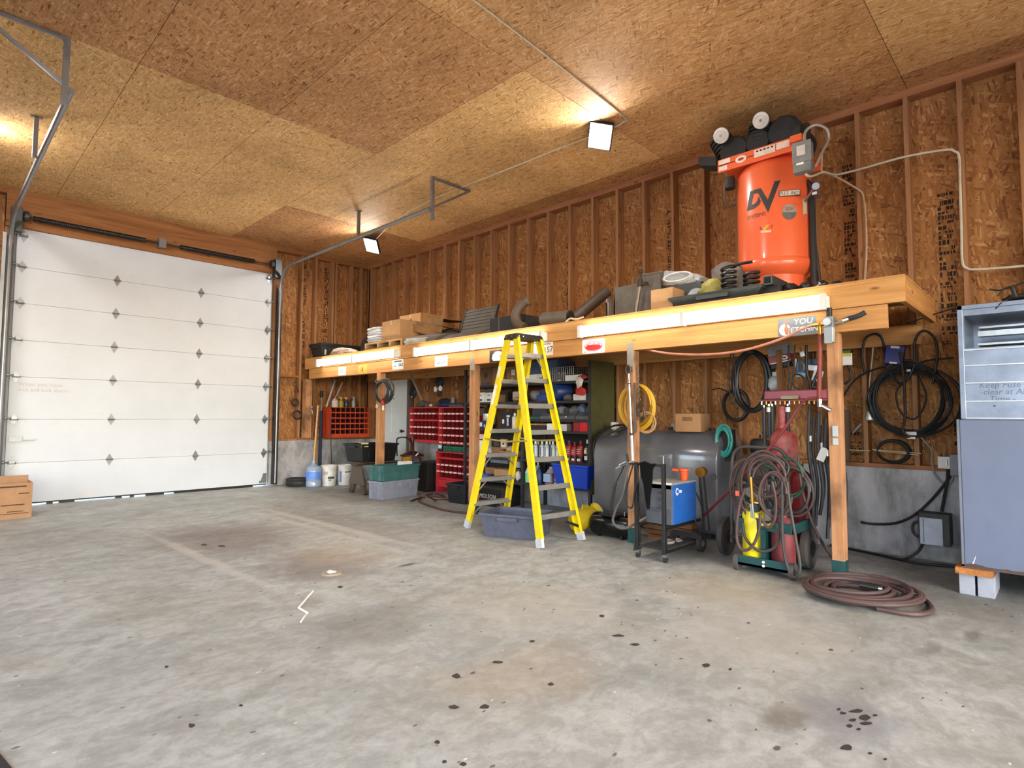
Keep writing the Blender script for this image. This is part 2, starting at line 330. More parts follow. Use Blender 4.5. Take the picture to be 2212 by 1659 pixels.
for px, py, a, b_ in ((1075, 1430, 16, 4), (985, 1460, 11, 6), (980, 1527, 13, 6), (1046, 1527, 13, 6), (1190, 1478, 8, 4), (413, 1567, 9, 6), (945, 1603, 8, 5), (1300, 1331, 7, 4), (1335, 1373, 15, 4), (1372, 1392, 12, 3), (1525, 1437, 10, 5), (1577, 1446, 5, 3), (1830, 1615, 16, 8), (440, 1177, 8, 3), (478, 1180, 9, 3), (735, 1268, 7, 3), (1880, 1627, 6, 3), (1912, 1640, 5, 3), (360, 1440, 6, 3), (520, 1524, 5, 3), (960, 1645, 6, 4), (1000, 1650, 9, 5), (1150, 1385, 8, 3), (1820, 1540, 9, 4), (1850, 1536, 18, 5), (1868, 1550, 16, 7), (1842, 1555, 10, 4), (1872, 1562, 14, 5), (1835, 1568, 8, 4), (1890, 1545, 6, 3), (1812, 1532, 5, 3), (1855, 1575, 6, 3)):
    n_ = 9; ring_ = [PZ(px+a*cos(2*pi*i/n_)*rs_.uniform(.6, 1.1), py+b_*sin(2*pi*i/n_)*rs_.uniform(.6, 1.1), .0012) for i in range(n_)]; sm_.add(ring_, [tuple(range(n_))])
sm_.build('stain_marks', pm('#332a25', .7, var=.3, scale=30), bpy.data.objects['floor'])
# concrete stem walls
m, nt, b = newmat('stem_concrete'); tc = N(nt, 'ShaderNodeTexCoord'); ob_ = tc.outputs['Object']
col = rmp(noise(1.2, 6), [(.3, '#9a9ba0'), (.7, '#b8b9bd')])
col = mixc(nt, rmp(noise(2.2, 8, .7, .3, mp=(1.5, 1.5, .8)), [(.45, (0, 0, 0)), (.66, (.75,)*3)]), col, '#5f605f')
col = mixc(nt, rmp(noise(4.0, 8, .7, mp=(2.2, 2.2, .5)), [(.5, (0, 0, 0)), (.7, (.6,)*3)]), col, '#bdbdbb')
col = mixc(nt, rmp(noise(.8, 5, .7), [(.5, (0, 0, 0)), (.64, (.6,)*3)]), col, '#4f4f4d')
nt.links.new(col, b.inputs['Base Color']); b.inputs['Roughness'].default_value = .8
STEM = m
# ---------------------------------------------------------------- ceiling: OSB sheets with hairline joints
bm = B(); bm.bx(X0-.3, WX+.3, Y0-.3, WY+.3, ZC+.012, ZC+.06)
ceil = struct(bm.build('ceiling', pm('#3a2515', .9)))
xs = [3.665+1.22*k for k in range(-8, 3)]; g = .0025
def sheet(x0, x1, y0, y1, mat): B().bx(x0+g, x1-g, y0+g, y1-g, ZC, ZC+.011).build('ceiling_sheet', mat, ceil)
random.seed(3)
for i in range(len(xs)-1):
    x0, x1 = xs[i], xs[i+1]
    ys = [3.43+2.43*k for k in range(-5, 4)]
    for j in range(len(ys)-1):
        y0, y1 = max(Y0, ys[j]), min(WY+.14, ys[j+1])
        if y1-y0 < .05: continue
        if x0 < 3.6: mt = OSB_L if y0 > 5.8 else (OSB_D2 if x0 > 2.4 and y0 > 3.2 else (OSB_M if x0 > 2.4 else OSB_D))
        else: mt = OSB_D if y0 > 8.2 else (OSB_L if y0 > 3.4 or y1 < 1.1 else OSB_M)
        sheet(x0, x1, y0, y1, mt)
for k in range(-3, 4): sheet(6.105, WX+.14, max(Y0, 1.0+2.43*k), min(WY+.14, 3.43+2.43*k), OSB_D)  # strip along the wall: shadow there put into a browner sheet colour
# ---------------------------------------------------------------- long wall (compressor side)
wr = struct(B().bx(WX+.14, WX+.16, Y0-.3, WY+.16, .84, ZC+.01).build('wall_right', OSB_WR))
B().bx(WX-.02, WX+.2, Y0-.3, WY+.2, -.1, .80).build('stem_wall', STEM, wr)
B().bx(WX, WX+.14, Y0, WY, .80, .84).build('sill_plate', STUDX, wr)
B().bx(WX, WX+.14, Y0, WY, ZC-.076, ZC).build('top_plate', STUDX, wr)
for k in range(-3, 26):
    y = .19+.4065*k
    for yy in ((y, y-.038) if k in (0, 19) else (y,)):
        B().bx(WX, WX+.14, yy, yy+.038, .84, ZC-.076).build('stud', STUD, wr)
B().bx(WX, WX+.14, WY-.12, WY-.02, .84, ZC-.076).build('stud', STUD, wr)
B().bx(WX+.02, WX+.14, .25, .56, 1.90, 1.94).build('blocking', STUDX, wr)
B().bx(WX+.02, WX+.14, -.15, .15, 2.48, 2.52).build('blocking', STUDX, wr)
def stamp(par, o, u, wd, z0, z1, seed):
    """illegible factory print on the sheathing: rows of small black bars"""
    rnd = random.Random(seed); o, u = V(o), V(u); o.z = 0; bmx = B(); z = z0; n = u.cross(Z)
    while z < z1:
        h = rnd.uniform(.012, .045); a = 0
        if rnd.random() < .86:
            while a < wd:
                q = rnd.uniform(.008, .028); e = min(a+q, wd)
                if rnd.random() < .72:
                    p = o+u*a+Z*z; bmx.add([p, p+u*(e-a), p+u*(e-a)+Z*h, p+Z*h], [(0, 1, 2, 3)])
                a = e+rnd.uniform(.003, .012)
        z += h+rnd.uniform(.006, .02)
    bmx.build('factory_print', pm('#2a1c12', .85), par)
XS = WX+.1385
for y0, wd, z0, z1, s in ((1.50, .10, 2.45, 3.95, 1), (.70, .12, 1.9, 3.35, 2), (3.50, .10, 2.5, 3.9, 3), (5.15, .09, 2.5, 3.9, 4), (6.78, .09, 2.5, 4.0, 5), (8.44, .09, 2.6, 4.0, 6), (1.5, .1, .9, 1.15, 7), (.98, .08, .95, 1.15, 8), (.66, .1, .95, 1.2, 9), (2.4, .1, .9, 1.1, 10)):
    stamp(wr, (XS, y0+wd, z0), -Y, wd, z0, z1, s)
B().cyl((WX+.134, .12, 2.27), (WX+.139, .12, 2.27), .115, seg=20).build('dark_hole_disc', pm('#050505', .95), wr)  # solid black disc on the sheathing stands for the dark inside a hole
# ---------------------------------------------------------------- door wall
DX0, DX1, DT = .80, 4.43, 3.86
wl = B(); wl.bx(DX1, WX+.14, WY+.14, WY+.16, .84, ZC+.01); wl.bx(X0, DX0, WY+.14, WY+.16, .84, ZC+.01); wl.bx(DX0, DX1, WY+.14, WY+.16, DT, ZC+.01)
wl = struct(wl.build('wall_left', OSB_WL))
for x0, x1 in ((DX1, WX), (X0, DX0)):
    B().bx(x0, x1, WY-.02, WY+.2, -.1, .80).build('stem_wall', STEM, wl)
    B().bx(x0, x1, WY, WY+.14, .80, .84).build('sill_plate', STUD, wl)
    B().bx(x0, x1, WY, WY+.14, ZC-.076, ZC).build('top_plate', HDR, wl)
for x0, x1 in ((4.43, 4.47), (4.96, 5.0), (5.245, 5.285), (5.60, 5.64), (5.66, 5.70), (6.02, 6.06), (6.24, 6.28), (.76, .80), (.70, .74), (.3, .34), (-.1, -.06), (-.5, -.46)):
    B().bx(x0, x1, WY, WY+.14, .84, ZC-.076).build('stud', STUD, wl)
B().bx(4.47, 4.96, WY+.01, WY+.14, 1.985, 2.02).build('blocking', HDR, wl)
B().bx(.70, 4.47, WY-.03, WY+.14, 3.86, 4.10).build('header_board', HDR, wl)
B().bx(.70, 4.47, WY-.012, WY+.14, 4.105, 4.40).build('header_board', HDR, wl)
for x0, z0, z1, s in ((5.03, 2.2, 4.2, 21), (5.50, 2.2, 4.2, 22), (4.52, 3.9, 4.1, 23)): stamp(wl, (x0, WY+.1385, z0), X, .09, z0, z1, s)
# walls behind the camera: a wide open doorway and two windows let the daylight in
wb = B(); y = Y0
wb.bx(X0-.2, -3.9, y-.16, y, 0, ZC); wb.bx(3.6, WX+.2, y-.16, y, 0, ZC); wb.bx(-3.9, 3.6, y-.16, y, 3.9, ZC)
struct(wb.build('wall_back', osb('osb_wall_back', ('#4a2a12', '#7d4f24', '#a2703a', '#b98548', '#d3a364'), 1, 80, .15, .035)))
wf = B(); x = X0
wf.bx(x-.16, x, Y0, -3.5, 0, ZC); wf.bx(x-.16, x, .5, 3.0, 0, ZC); wf.bx(x-.16, x, 7.0, WY+.2, 0, ZC); wf.bx(x-.16, x, -3.5, .5, 3.9, ZC); wf.bx(x-.16, x, 3, 7, 3.6, ZC); wf.bx(x-.16, x, 3, 7, 0, .5)
struct(wf.build('wall_front', osb('osb_wall_front', ('#4a2a12', '#7d4f24', '#a2703a', '#b98548', '#d3a364'), 0, 80, .15, .035)))
def portal(loc, rot, sx, sy):
    l = bpy.data.lights.new('daylight_portal', 'AREA'); l.shape = 'RECTANGLE'; l.size = sx; l.size_y = sy; l.cycles.is_portal = True
    o = bpy.data.objects.new('daylight_portal', l); C.objects.link(o); o.location = loc; o.rotation_euler = rot
portal((-.15, Y0-.08, 1.95), (R(-90), 0, 0), 7.5, 3.9); portal((X0-.08, -1.5, 1.95), (0, R(-90), 0), 3.9, 4.0); portal((X0-.08, 5, 2.05), (0, R(-90), 0), 3.1, 4.0)
# ---------------------------------------------------------------- overhead door
m, nt, b = newmat('door_white_steel'); tc = N(nt, 'ShaderNodeTexCoord'); ob_ = tc.outputs['Object']
col = rmp(noise(1.1, 5), [(.3, '#bfc6ce'), (.7, '#cad0d8')])
col = mixc(nt, rmp(noise(3.0, 8, .75, mp=(1, 1, 2.5)), [(.56, (0, 0, 0)), (.74, (.4,)*3)]), col, '#bdb8b0')
nt.links.new(col, b.inputs['Base Color']); b.inputs['Roughness'].default_value = .45
DOORW = m
d1 = bpy.data.objects.new('door_1', None); C.objects.link(d1); d1.location = (2.62, WY, 0); struct(d1)
zs = [.035, .592, 1.194, 1.785, 2.296, 2.813, 3.325, 3.868]
for k in range(7): B().bx(DX0+.03, DX1-.03, WY+.005, WY+.05, zs[k]+.001, zs[k+1]-.001).build('door_panel', DOORW, d1, bev=.004)
B().bx(DX0+.0, DX1, WY+.051, WY+.06, .04, 3.9).build('light_leak_backing', DOORW, d1)  # added sheet behind the panels, blocks sky light through their gaps
sb = B(); gaps = ((1.05, 1.3), (1.37, 1.44), (1.62, 2.12), (2.2, 2.31), (2.36, 2.52), (2.77, 2.92), (4.16, 4.41)); xx = DX0+.03
for a, e in gaps+((DX1-.03, None),):
    if a > xx: sb.bx(xx, min(a, DX1-.03), WY+.0, WY+.05, 0, .04)
    if e: sb.bx(a, min(e, DX1-.03), WY+.0, WY+.05, .022, .04); xx = e
sb.build('bottom_seal', BLACK, d1)
def hinge(x, z, edge=0):
    b_ = B(); y = WY+.004
    b_.prism([(0, .09), (.042, .01), (.042, -.01), (0, -.09), (-.042, -.01), (-.042, .01)], (x, y, z), X, Z, V((0, -.004, 0)))
    b_.cyl((x-.045, y-.012, z), (x+.045, y-.012, z), .012, seg=8)
    if edge: b_.cyl((x, y-.04, z+.02), (x+edge*.10, y-.04, z+.02), .008, seg=8); b_.bx(x-.03, x+.03, y-.055, y, z, z+.04); b_.cyl((x+edge*.085, y-.04, z+.02), (x+edge*.1, y-.04, z+.02), .024, seg=12)
    b_.build('hinge', GALV, d1)
for z in zs[1:7]:
    for x in (2.02, 3.21): hinge(x, z)
    hinge(.90, z, -1); hinge(4.335, z, 1)
for x, s in ((.90, -1), (4.335, 1)): hinge(x, 3.76, s)
B().bx(4.27, 4.39, WY-.01, WY+.005, .06, .10).prism([(0, 0), (.1, 0), (.1, .15), (.05, .15)], (4.29, WY+.004, .08), X, Z, V((0, -.02, 0))).build('bottom_bracket', GALV, d1)
hb = B(); hb.bx(.86, 1.0, WY-.01, WY+.004, .89, .96); hb.bx(1.0, 1.14, WY-.02, WY-.006, .905, .925); hb.build('slide_lock', GALV, d1)
for z, s, t in ((1.685, .075, 'When you leave'), (1.605, .07, 'shut and lock doors')): text(t, s, (1.17 if t[0] == 'W' else 1.20, WY+.003, z), X, Z, pm('#b9b4ab', .7), d1, 'handwriting')
# tracks
def track(xc, side, label):
    t = thing('overhead_door_track', (xc, WY-.12, 0), label, 'door track')
    y = WY-.12
    pts = [(xc, y, .05), (xc, y, 3.55)]+arc((xc, y-.42, 3.55), Y, Z, .42, .42, 0, 90, 10)+[(xc, 5.88, 3.965)]
    B().tube(pts, .027, 10).build('track_rail', GALV, t, smooth=True)
    jx0, jx1 = (xc-.08, xc-.04) if side < 0 else (xc+.03, xc+.05)
    B().bx(jx0, jx1, y+.02, WY-.02, 0.02, 3.75).build('jamb_angle', BLACKM if side > 0 else GALV, t)
    B().bx(xc-.035, xc+.035, y-.02, y+.09, 0.03, 3.6).build('track_backing', BLACKM, t)
    B().bx(xc-.05*side-.06, xc-.05*side+.06, y-.03, WY-.02, 3.78, 4.12).cyl((xc-.13*side, y+.02, 4.02), (xc-.18*side, y+.02, 4.02), .07, seg=18).build('bearing_bracket', pm('#4b4d50', .4, .7), t, bev=.003)
    hs = xc+.04*side
    B().bx(hs-.02, hs+.02, 7.68, 7.72, 3.96, ZC-.006).bx(hs-.05, hs+.05, 7.68, 7.72, ZC-.012, ZC-.004).build('hanger', GALV, t)
    b_ = B(); b_.bx(hs-.022, hs+.022, 5.86, 5.90, 3.83, ZC-.004); b_.tube([(hs, 5.87, ZC-.02), (hs+.62*side, 5.85, ZC-.02)], .018, 4); b_.tube([(hs, 5.88, 3.99), (hs+.62*side, 5.85, ZC-.02)], .02, 4)
    b_.build('hanger_brace', GALV, t); return t
track(4.50, 1, 'grey overhead door track at the right side of the white overhead door')
track(.755, -1, 'grey overhead door track at the left side of the white overhead door')
sp = thing('torsion_spring', (2.5, 10.31, 4.0), 'long dark coil springs on a shaft above the white overhead door', 'door spring')
B().cyl((.8, 10.31, 4.0), (4.42, 10.31, 4.0), .012, seg=8).build('shaft', pm('#3a3a3c', .4, .7), sp, smooth=True)
for a, e in ((.98, 2.34), (2.83, 4.02)):
    n = 110; B().lathe([(.034+.005*(i % 2), (e-a)*i/n) for i in range(n+1)], (a, 10.31, 4.0), X, 14).build('spring', pm('#1d1b1a', .45, .5), sp)
B().bx(2.52, 2.62, 10.27, WY-.03, 3.93, 4.07).build('center_bracket', GALV, sp)
# ---------------------------------------------------------------- entry door in the long wall
d2 = bpy.data.objects.new('door_2', None); C.objects.link(d2); d2.location = (WX, 9.36, 0); struct(d2)
dw = pm('#c9d2d6', .45, var=.04)
lf = B(); lf.bx(WX-.035, WX+.01, 8.95, 9.78, .02, 1.96); lf.build('door_leaf', dw, d2, bev=.003)
for z0, z1 in ((.25, .8), (.95, 1.5), (1.6, 1.85)):
    for y0 in (9.05, 9.43):
        B().bx(WX-.039, WX-.035, y0, y0+.26, z0, z1).build('raised_panel', dw, d2, bev=.002)
fm = pm('#5a544c', .6)
B().bx(WX-.03, WX+.05, 8.86, 8.94, 0, 2.05).bx(WX-.03, WX+.05, 9.79, 9.87, 0, 2.05).bx(WX-.03, WX+.05, 8.86, 9.87, 1.97, 2.05).build('door_frame', fm, d2)
B().cyl((WX-.035, 9.01, .985), (WX-.085, 9.01, .985), .012, seg=10).blob((WX-.1, 9.01, .985), .03, 12, 0).build('door_knob', BLACK, d2, smooth=True)
B().cyl((WX-.038, 9.36, 1.6), (WX-.045, 9.36, 1.6), .012, seg=10).build('peephole', BLACK, d2)
# ---------------------------------------------------------------- lamps
LED = emit('led_lens', (1, .965, .91), 230)
def flood(loc, label, group='flood lights on the ceiling', az=14):
    t = thing('flood_light', loc, label, 'flood light', group); x, y, z = loc
    rm = M.Translation(loc) @ M.Rotation(R(az), 4, 'Z') @ M.Rotation(R(38), 4, 'Y') @ M.Rotation(R(24), 4, 'Z')
    B().bx(-.15, .15, -.13, .13, 0, .05, rm).build('housing', BLACKM, t, bev=.006)
    B().bx(-.135, .135, -.115, .115, -.004, 0, rm).build('lens', LED, t)
    B().bx(x-.03, x+.03, y-.03, y+.03, z+.05, ZC-.003).build('bracket', GALV, t)
flood((4.96, 3.52, 4.28), 'lit square flood light on the ceiling above the stepladder')
flood((5.34, 8.62, 4.22), 'lit square flood light behind the overhead door track, near the far corner')
flood((.20, 8.35, 4.28), 'lit square flood light on the ceiling beyond the left door track', az=178)
flood((.20, 3.3, 4.28), 'lit square flood light on the near left part of the ceiling', az=170)
TUBE = emit('fluorescent_glow', (1, .91, .77), 12.5)
def strip(y0, y1, label):
    """two pairs of tubes end to end in a white batten on the upper loft beam"""
    ym = (y0+y1)/2; zc = (2.215 if y1 > 9 else 2.195); t = thing('fluorescent_light', (5.05, ym, zc), label, 'strip light', 'strip lights on the loft beam')
    B().bx(5.0, 5.045, y0-.03, y1+.03, zc-.05, zc+.05).build('batten', WHITE, t, bev=.004)
    for ya in (y0, y1, ym): B().bx(4.945, 5.0, ya-.02, ya+.02, zc-.065, zc+.065).build('lamp_holder', WHITE, t)
    for a, e in ((y0+.025, ym-.025), (ym+.025, y1-.025)):
        for dz in (-.04, .04): B().cyl((4.965, a, zc+dz), (4.965, e, zc+dz), .019, seg=12).build('tube', TUBE, t, smooth=True)
strip(1.38, 3.80, 'lit strip light at the right end of the loft beam, over the fuel tank')
strip(4.36, 6.80, 'lit strip light in the middle of the loft beam, behind the stepladder top')
strip(7.29, 9.74, 'lit strip light at the far left end of the loft beam')
def cable(name, pts, r, mat, label, cat, n=8, grp=None): o = B().tube(spline(pts, n), r, 6).build(name, mat, smooth=True); return tag(o, label, cat, grp)
WCAB = pm('#c9c3b4', .5)
zc = ZC-.006
cable('lighting_cable', [(2.0, 3.08, zc), (2.77, 3.106, zc), (3.9, 3.16, zc), (4.93, 3.22, zc), (5.06, 3.30, zc), (5.04, 3.42, zc-.03), (4.98, 3.5, 4.33)], .007, WCAB, 'pale cable running across the ceiling to the flood light above the stepladder', 'cable')
cable('lighting_cable', [(4.98, 3.6, 4.33), (5.05, 3.8, zc-.01), (5.04, 5.0, zc), (5.0, 6.5, zc-.01), (5.16, 7.6, zc), (5.34, 8.5, 4.3)], .007, WCAB, 'pale cable along the ceiling between the two flood lights, beside the door track', 'cable')
# ---------------------------------------------------------------- storage loft
LF, DZ = 5.05, 2.345
loft = thing('storage_loft', (5.7, 5.6, 0), 'long wooden storage loft on square posts along the compressor wall', 'loft')
B().bx(LF, LF+.04, .845, 10.40, 2.14, 2.33).build('rim_beam', BEAM, loft, bev=.003)
B().bx(LF+.015, LF+.055, .965, 10.25, 1.955, 2.138).build('lower_beam', BEAM2, loft, bev=.003)
B().bx(LF+.06, LF+.10, .985, 10.25, 1.955, 2.138).build('lower_beam', BEAM2, loft)
B().bx(LF+.04, WX-.002, .845, .885, 2.14, 2.33).build('end_beam', wood('loft_end_fir', '#a56c38', '#cf9a5e', 0, 9), loft, bev=.003)
B().bx(LF+.002, WX-.002, .845, 10.40, 2.331, DZ).build('decking', PLY, loft)
JO = wood('joist_fir', '#6e4726', '#94663c', 0, 12, knots=False)
for k in range(16): B().bx(LF+.04, WX-.002, 1.4+.6*k, 1.438+.6*k, 2.14, 2.33).build('joist', JO, loft)
B().bx(WX-.04, WX-.002, .95, 10.3, 1.955, 2.138).build('wall_ledger', BEAM2, loft)
TAPE = pm('#b9b0a6', .4)
for y, z0, w_ in ((1.345, 0, .09), (3.226, 0, .085), (5.66, 0, .10), (7.89, 0, .11)):
    x1 = LF+.015+.10
    p = B().bx(LF+.015, x1, y-w_/2, y+w_/2, .15 if z0 == 0 else z0, 1.954).build('post', POSTW, loft, bev=.004)
    B().bx(LF+.013, x1+.002, y-w_/2-.002, y+w_/2+.002, 0, .155).build('painted_base', GREENP, p, bev=.003)
B().bx(5.02, 5.15, 10.27, 10.41, .845, 1.954).build('post', POSTW, loft, bev=.004)
sh = B(); sh.bx(LF+.012, LF+.0145, 3.19, 3.262, 1.75, 2.03); sh.build('post_strap', pm('#a8a39a', .35, .5, dirt='#6e6a62'), loft)
B().bx(LF+.012, LF+.0145, 5.62, 5.70, 1.88, 2.03).build('post_strap', pm('#a8a39a', .35, .5, dirt='#6e6a62'), loft)
# ---- plates and signs on the lower beam
def rrect(w, h, r, n=4):
    out = []
    for cx, cy, a in ((w/2-r, h/2-r, 0), (-w/2+r, h/2-r, 90), (-w/2+r, -h/2+r, 180), (w/2-r, -h/2+r, 270)):
        out += [(cx+r*cos(R(a+90*i/n)), cy+r*sin(R(a+90*i/n))) for i in range(n+1)]
    return out
SXF = LF+.0125
def plate(name, y, z, w_, h, mat, label, cat, grp=None, tilt=0, r=.012):
    t = thing(name, (SXF, y, z), label, cat, grp)
    u = (-Y*cos(R(tilt))+Z*sin(R(tilt))); v = (Z*cos(R(tilt))+Y*sin(R(tilt)))
    B().prism(rrect(w_, h, r), (SXF, y, z), u, v, X*.002).build('plate', mat, t)
    return t, u, v, V((SXF-.0008, y, z))
PLW = pm('#d9d6d2', .4, var=.05)
INKB = pm('#3f4a63', .6)
G = 'old licence plates on the loft beam'
t, u, v, o = plate('licence_plate', 9.03, 2.04, .26, .15, PLW, 'small pale plate under the far left strip light', 'licence plate', G)
for a in (-.07, -.03, .02): B().prism([(a-.014, -.02+.01*(a < 0)), (a+.016, -.02), (a+.016, .03), (a-.014, .03)], o, u, v, -X*.0006).build('worn_digit', pm('#9aa0a8', .6), t)
t, u, v, o = plate('warning_sign', 8.37, 2.035, .27, .15, pm('#d8a838', .45), 'yellow framed little sign on the beam, left of the second post', 'sign')
B().prism(rrect(.13, .14, .004), o, u, v, -X*.0006).build('panel', pm('#c99a4c', .5), t)
B().prism([(-.03, -.05), (.0, .06), (.03, -.05), (.0, -.02)], o-X*.0008, u, v, -X*.0006).build('mark', pm('#6b4e22', .6), t)
t, u, v, o = plate('licence_plate', 7.36, 2.055, .29, .15, PLW, 'worn white plate just right of the hanging cable coil', 'licence plate', G)
B().prism(rrect(.2, .025, .003), o+v*.05, u, v, -X*.0006).build('band', INKB, t)
for a, s in ((.02, .05), (.06, .045), (.10, .05)): B().prism([(a, -.03), (a+.025, -.03), (a+.025, -.03+s), (a+.008, -.03+s)], o, u, v, -X*.0006).build('worn_digit', INKB, t)
B().prism(rrect(.05, .03, .004), o-u*.07-v*.02, u, v, -X*.0006).build('worn_digit', pm('#8d94a3', .6), t)
t, u, v, o = plate('licence_plate', 6.31, 2.04, .285, .15, PLW, 'worn white plate under the left end of the middle strip light', 'licence plate', G)
text('SX', .075, o+u*.05-v*.015, u, v, pm('#7c7f8a', .6), t, 'digits', .001)
for a in (-.09, -.06, -.03): B().prism([(a, -.04), (a+.018, -.04), (a+.018, .0), (a, -.005)], o, u, v, -X*.0006).build('worn_digit', pm('#9a9da6', .6), t)
t, u, v, o = plate('tin_sign', 5.18, 2.035, .29, .155, pm('#2a2420', .5), 'dark tin sign with a white rounded shape, left of the stepladder', 'sign', r=.004)
B().prism([(-.10, -.03), (-.085, .02), (-.04, .055), (.02, .06), (.075, .045), (.1, .01), (.085, -.005), (.045, .004), (.05, -.012), (.095, -.02), (.08, -.05), (.03, -.062), (-.07, -.06)], o, u, v, -X*.0006).build('white_shape', pm('#e6e3df', .5), t)
for s, dz in (('~ ~~ ~', .02), ('~ ~~~', -.035)): pass
t, u, v, o = plate('licence_plate', 4.41, 2.06, .30, .155, PLW, 'white plate reading 3157 behind the stepladder rail', 'licence plate', G)
text('3 157', .10, o+u*.04-v*.012, u, v, pm('#2b2e33', .5), t, 'digits', .001, .95)
B().prism(rrect(.22, .018, .003), o+v*.058, u, v, -X*.0006).build('band', pm('#8f8b88', .6), t)
t, u, v, o = plate('oval_logo_sign', 3.69, 2.037, .30, .155, pm('#e4dcdc', .35), 'white rounded sign with a red oval logo on the beam', 'sign', tilt=-1, r=.018)
el = lambda a, b, n=28: [(a*cos(2*pi*i/n), b*sin(2*pi*i/n)) for i in range(n)]
RS = pm('#d3262f', .4)
B().prism(el(.118, .054), o, u, v, -X*.0005).build('oval', RS, t)
B().prism(el(.110, .047), o-X*.0006, u, v, -X*.0005).build('oval_face', pm('#e8d9da', .4), t)
B().prism([(-.108, -.008)]+[(.108*cos(R(a)), -.008+.028*sin(R(a))) for a in range(170, 5, -12)]+[(.108, -.008)]+[(.1*cos(R(a)), -.01+.034*sin(R(a))) for a in range(-5, -176, -12)], o-X*.0012, u, v, -X*.0005).build('red_field', RS, t)
for i, ch in enumerate('ROBERTSONS'[:0]): pass
for i in range(11):
    a = R(152-12.4*i); cpt = o-X*.0012+u*(.09*cos(a))+v*(.004+.029*sin(a)); q = u*sin(a)*.0055-v*cos(a)*.003
    B().prism([(-.0045, -.008), (.0045, -.008), (.0045, .008), (-.0045, .008)], cpt, u, v, -X*.0005).build('worn_letter', RS, t)
for a, c_ in ((-.11, .055), (.11, .055), (-.11, -.058), (.11, -.058)): B().cyl(o+u*a+v*c_, o+u*a+v*c_-X*.002, .006, seg=8).build('screw', STEEL, t)
t, u, v, o = plate('painted_sign', 1.61, 2.033, .30, .155, pm('#6d7176', .4, dirt='#3a3c40', var=.3), 'grey sign with white hand lettering beside the air regulator', 'sign', r=.012)
text('YOU', .07, o+u*.05+v*.037, u, v, pm('#eeeeee', .5), t, 'lettering', .001, shear=.1); text("BETCHIN'", .06, o+u*.045-v*.03, u, v, pm('#eeeeee', .5), t, 'lettering', .001, shear=.1)
B().prism(el(.045, .05), o-u*.095-v*.02, u, v, -X*.0005).build('pale_oval', pm('#c9ccd0', .5), t)  # pale oval on the plate behind the figure
B().prism([(-.012, .05), (.006, .055), (.014, .03), (.008, .01), (.02, -.02), (.014, -.06), (-.004, -.06), (-.016, -.02), (-.006, .012)], o-u*.085-X*.0006, u, v, -X*.0005).build('figure_print', pm('#a86a4c', .5), t)
# ---- things kept on the loft
def carton(name, x, y0, y1, z0, z1, dp, mat, label, cat='box', seam=True, rz=0, flaps=False):
    """cardboard carton: front face at x looking into the room"""
    c = V((x+dp/2, (y0+y1)/2, z0)); t = thing(name, c, label, cat, rz=R(rz)); hx, hy, h = dp/2, (y1-y0)/2, z1-z0
    mt = M.Translation(c) @ M.Rotation(R(rz), 4, 'Z')
    if not flaps: B().bx(-hx, hx, -hy, hy, 0, h, mt).build('body', mat, t, bev=.003)
    else:
        B().tub((0, 0), (hx, hy), (hx, hy), 0, h, .004, 0, .001, mt).build('body', mat, t)
        if flaps == 'rim': B().prism([(-hy, 0), (hy, 0), (hy, .07), (-hy, .07)], mt @ V((0, hy, h)), X, Z, Y*.003).build('flap', mat, t) if False else B().bx(-hx, hx, hy-.004, hy, h, h+.06, mt).build('flap', mat, t); return t, mt, hx, hy, h
        f = B(); f.prism([(-hy, 0), (hy, 0), (hy*.9, .14), (-hy*.9, .13)], mt @ V((-hx, 0, h)), mt.to_3x3() @ Y, mt.to_3x3() @ V((-.5, 0, .85)), mt.to_3x3() @ V((.003, 0, 0)))
        f.prism([(-hy, 0), (hy, 0), (hy*.9, .14), (-hy*.9, .14)], mt @ V((hx, 0, h)), mt.to_3x3() @ Y, mt.to_3x3() @ V((.7, 0, .7)), mt.to_3x3() @ V((.003, 0, 0))); f.build('flap', mat, t)
    if seam: B().bx(-hx-.001, hx+.001, -.025, .025, h-.06, h+.001, mt).build('tape', pm('#c6a873', .35), t)
    return t, mt, hx, hy, h
def tote(name, c, hx, hy, h, mat, label, lid=None, rz=0, cat='tote', grp=None, tap=.88, loc_z=0):
    t = thing(name, (c[0], c[1], loc_z), label, cat, grp, R(rz)); mt = WM(t)
    B().tub((0, 0), (hx*tap, hy*tap), (hx, hy), 0, h, .006, .014, .03, mt).build('bin', mat, t, bev=.004)
    for s in (-1, 1):
        for x in (-.55, .55): B().bx(hx*x-hx*.05, hx*x+hx*.05, s*hy*.93-.008, s*hy*.93+.010, h*.15, h*.8, mt).build('molded_rib', mat, t, bev=.002)
        B().bx(s*(hx+.01)-.022, s*(hx+.01)+.022, -hy*.35, hy*.35, h-.065, h-.03, mt).build('grip', mat, t, bev=.002)
    if lid: B().bx(-hx-.02, hx+.02, -hy-.02, hy+.02, h-.012, h+.02, mt).bx(-hx+.04, hx-.04, -hy+.04, hy-.04, h+.02, h+.032, mt).build('lid', lid, t, bev=.004)
    return t, mt
tt, mt = tote('storage_tote', (5.56, 10.14), .43, .22, .255, pm('#23292b', .5), 'black lidded storage tote at the far end of the loft', pm('#1b2022', .5), loc_z=DZ)
B().bx(5.2, 5.23, 9.922, 9.936, 2.40, 2.50).build('care_label', pm('#b9bcbc', .5), tt)
tag(B().blob((5.30, 9.42, DZ+.075), (.17, .36, .075), 18, .16, 4).build('plastic_sheet', pm('#d4c4bd', .5), smooth=True), 'crumpled pale plastic sheet at the front edge of the loft, left of the pallet', 'plastic sheet')
mo = thing('old_motor', (5.85, 9.35, DZ), 'dark old electric motor behind the white bag stack on the loft', 'motor')
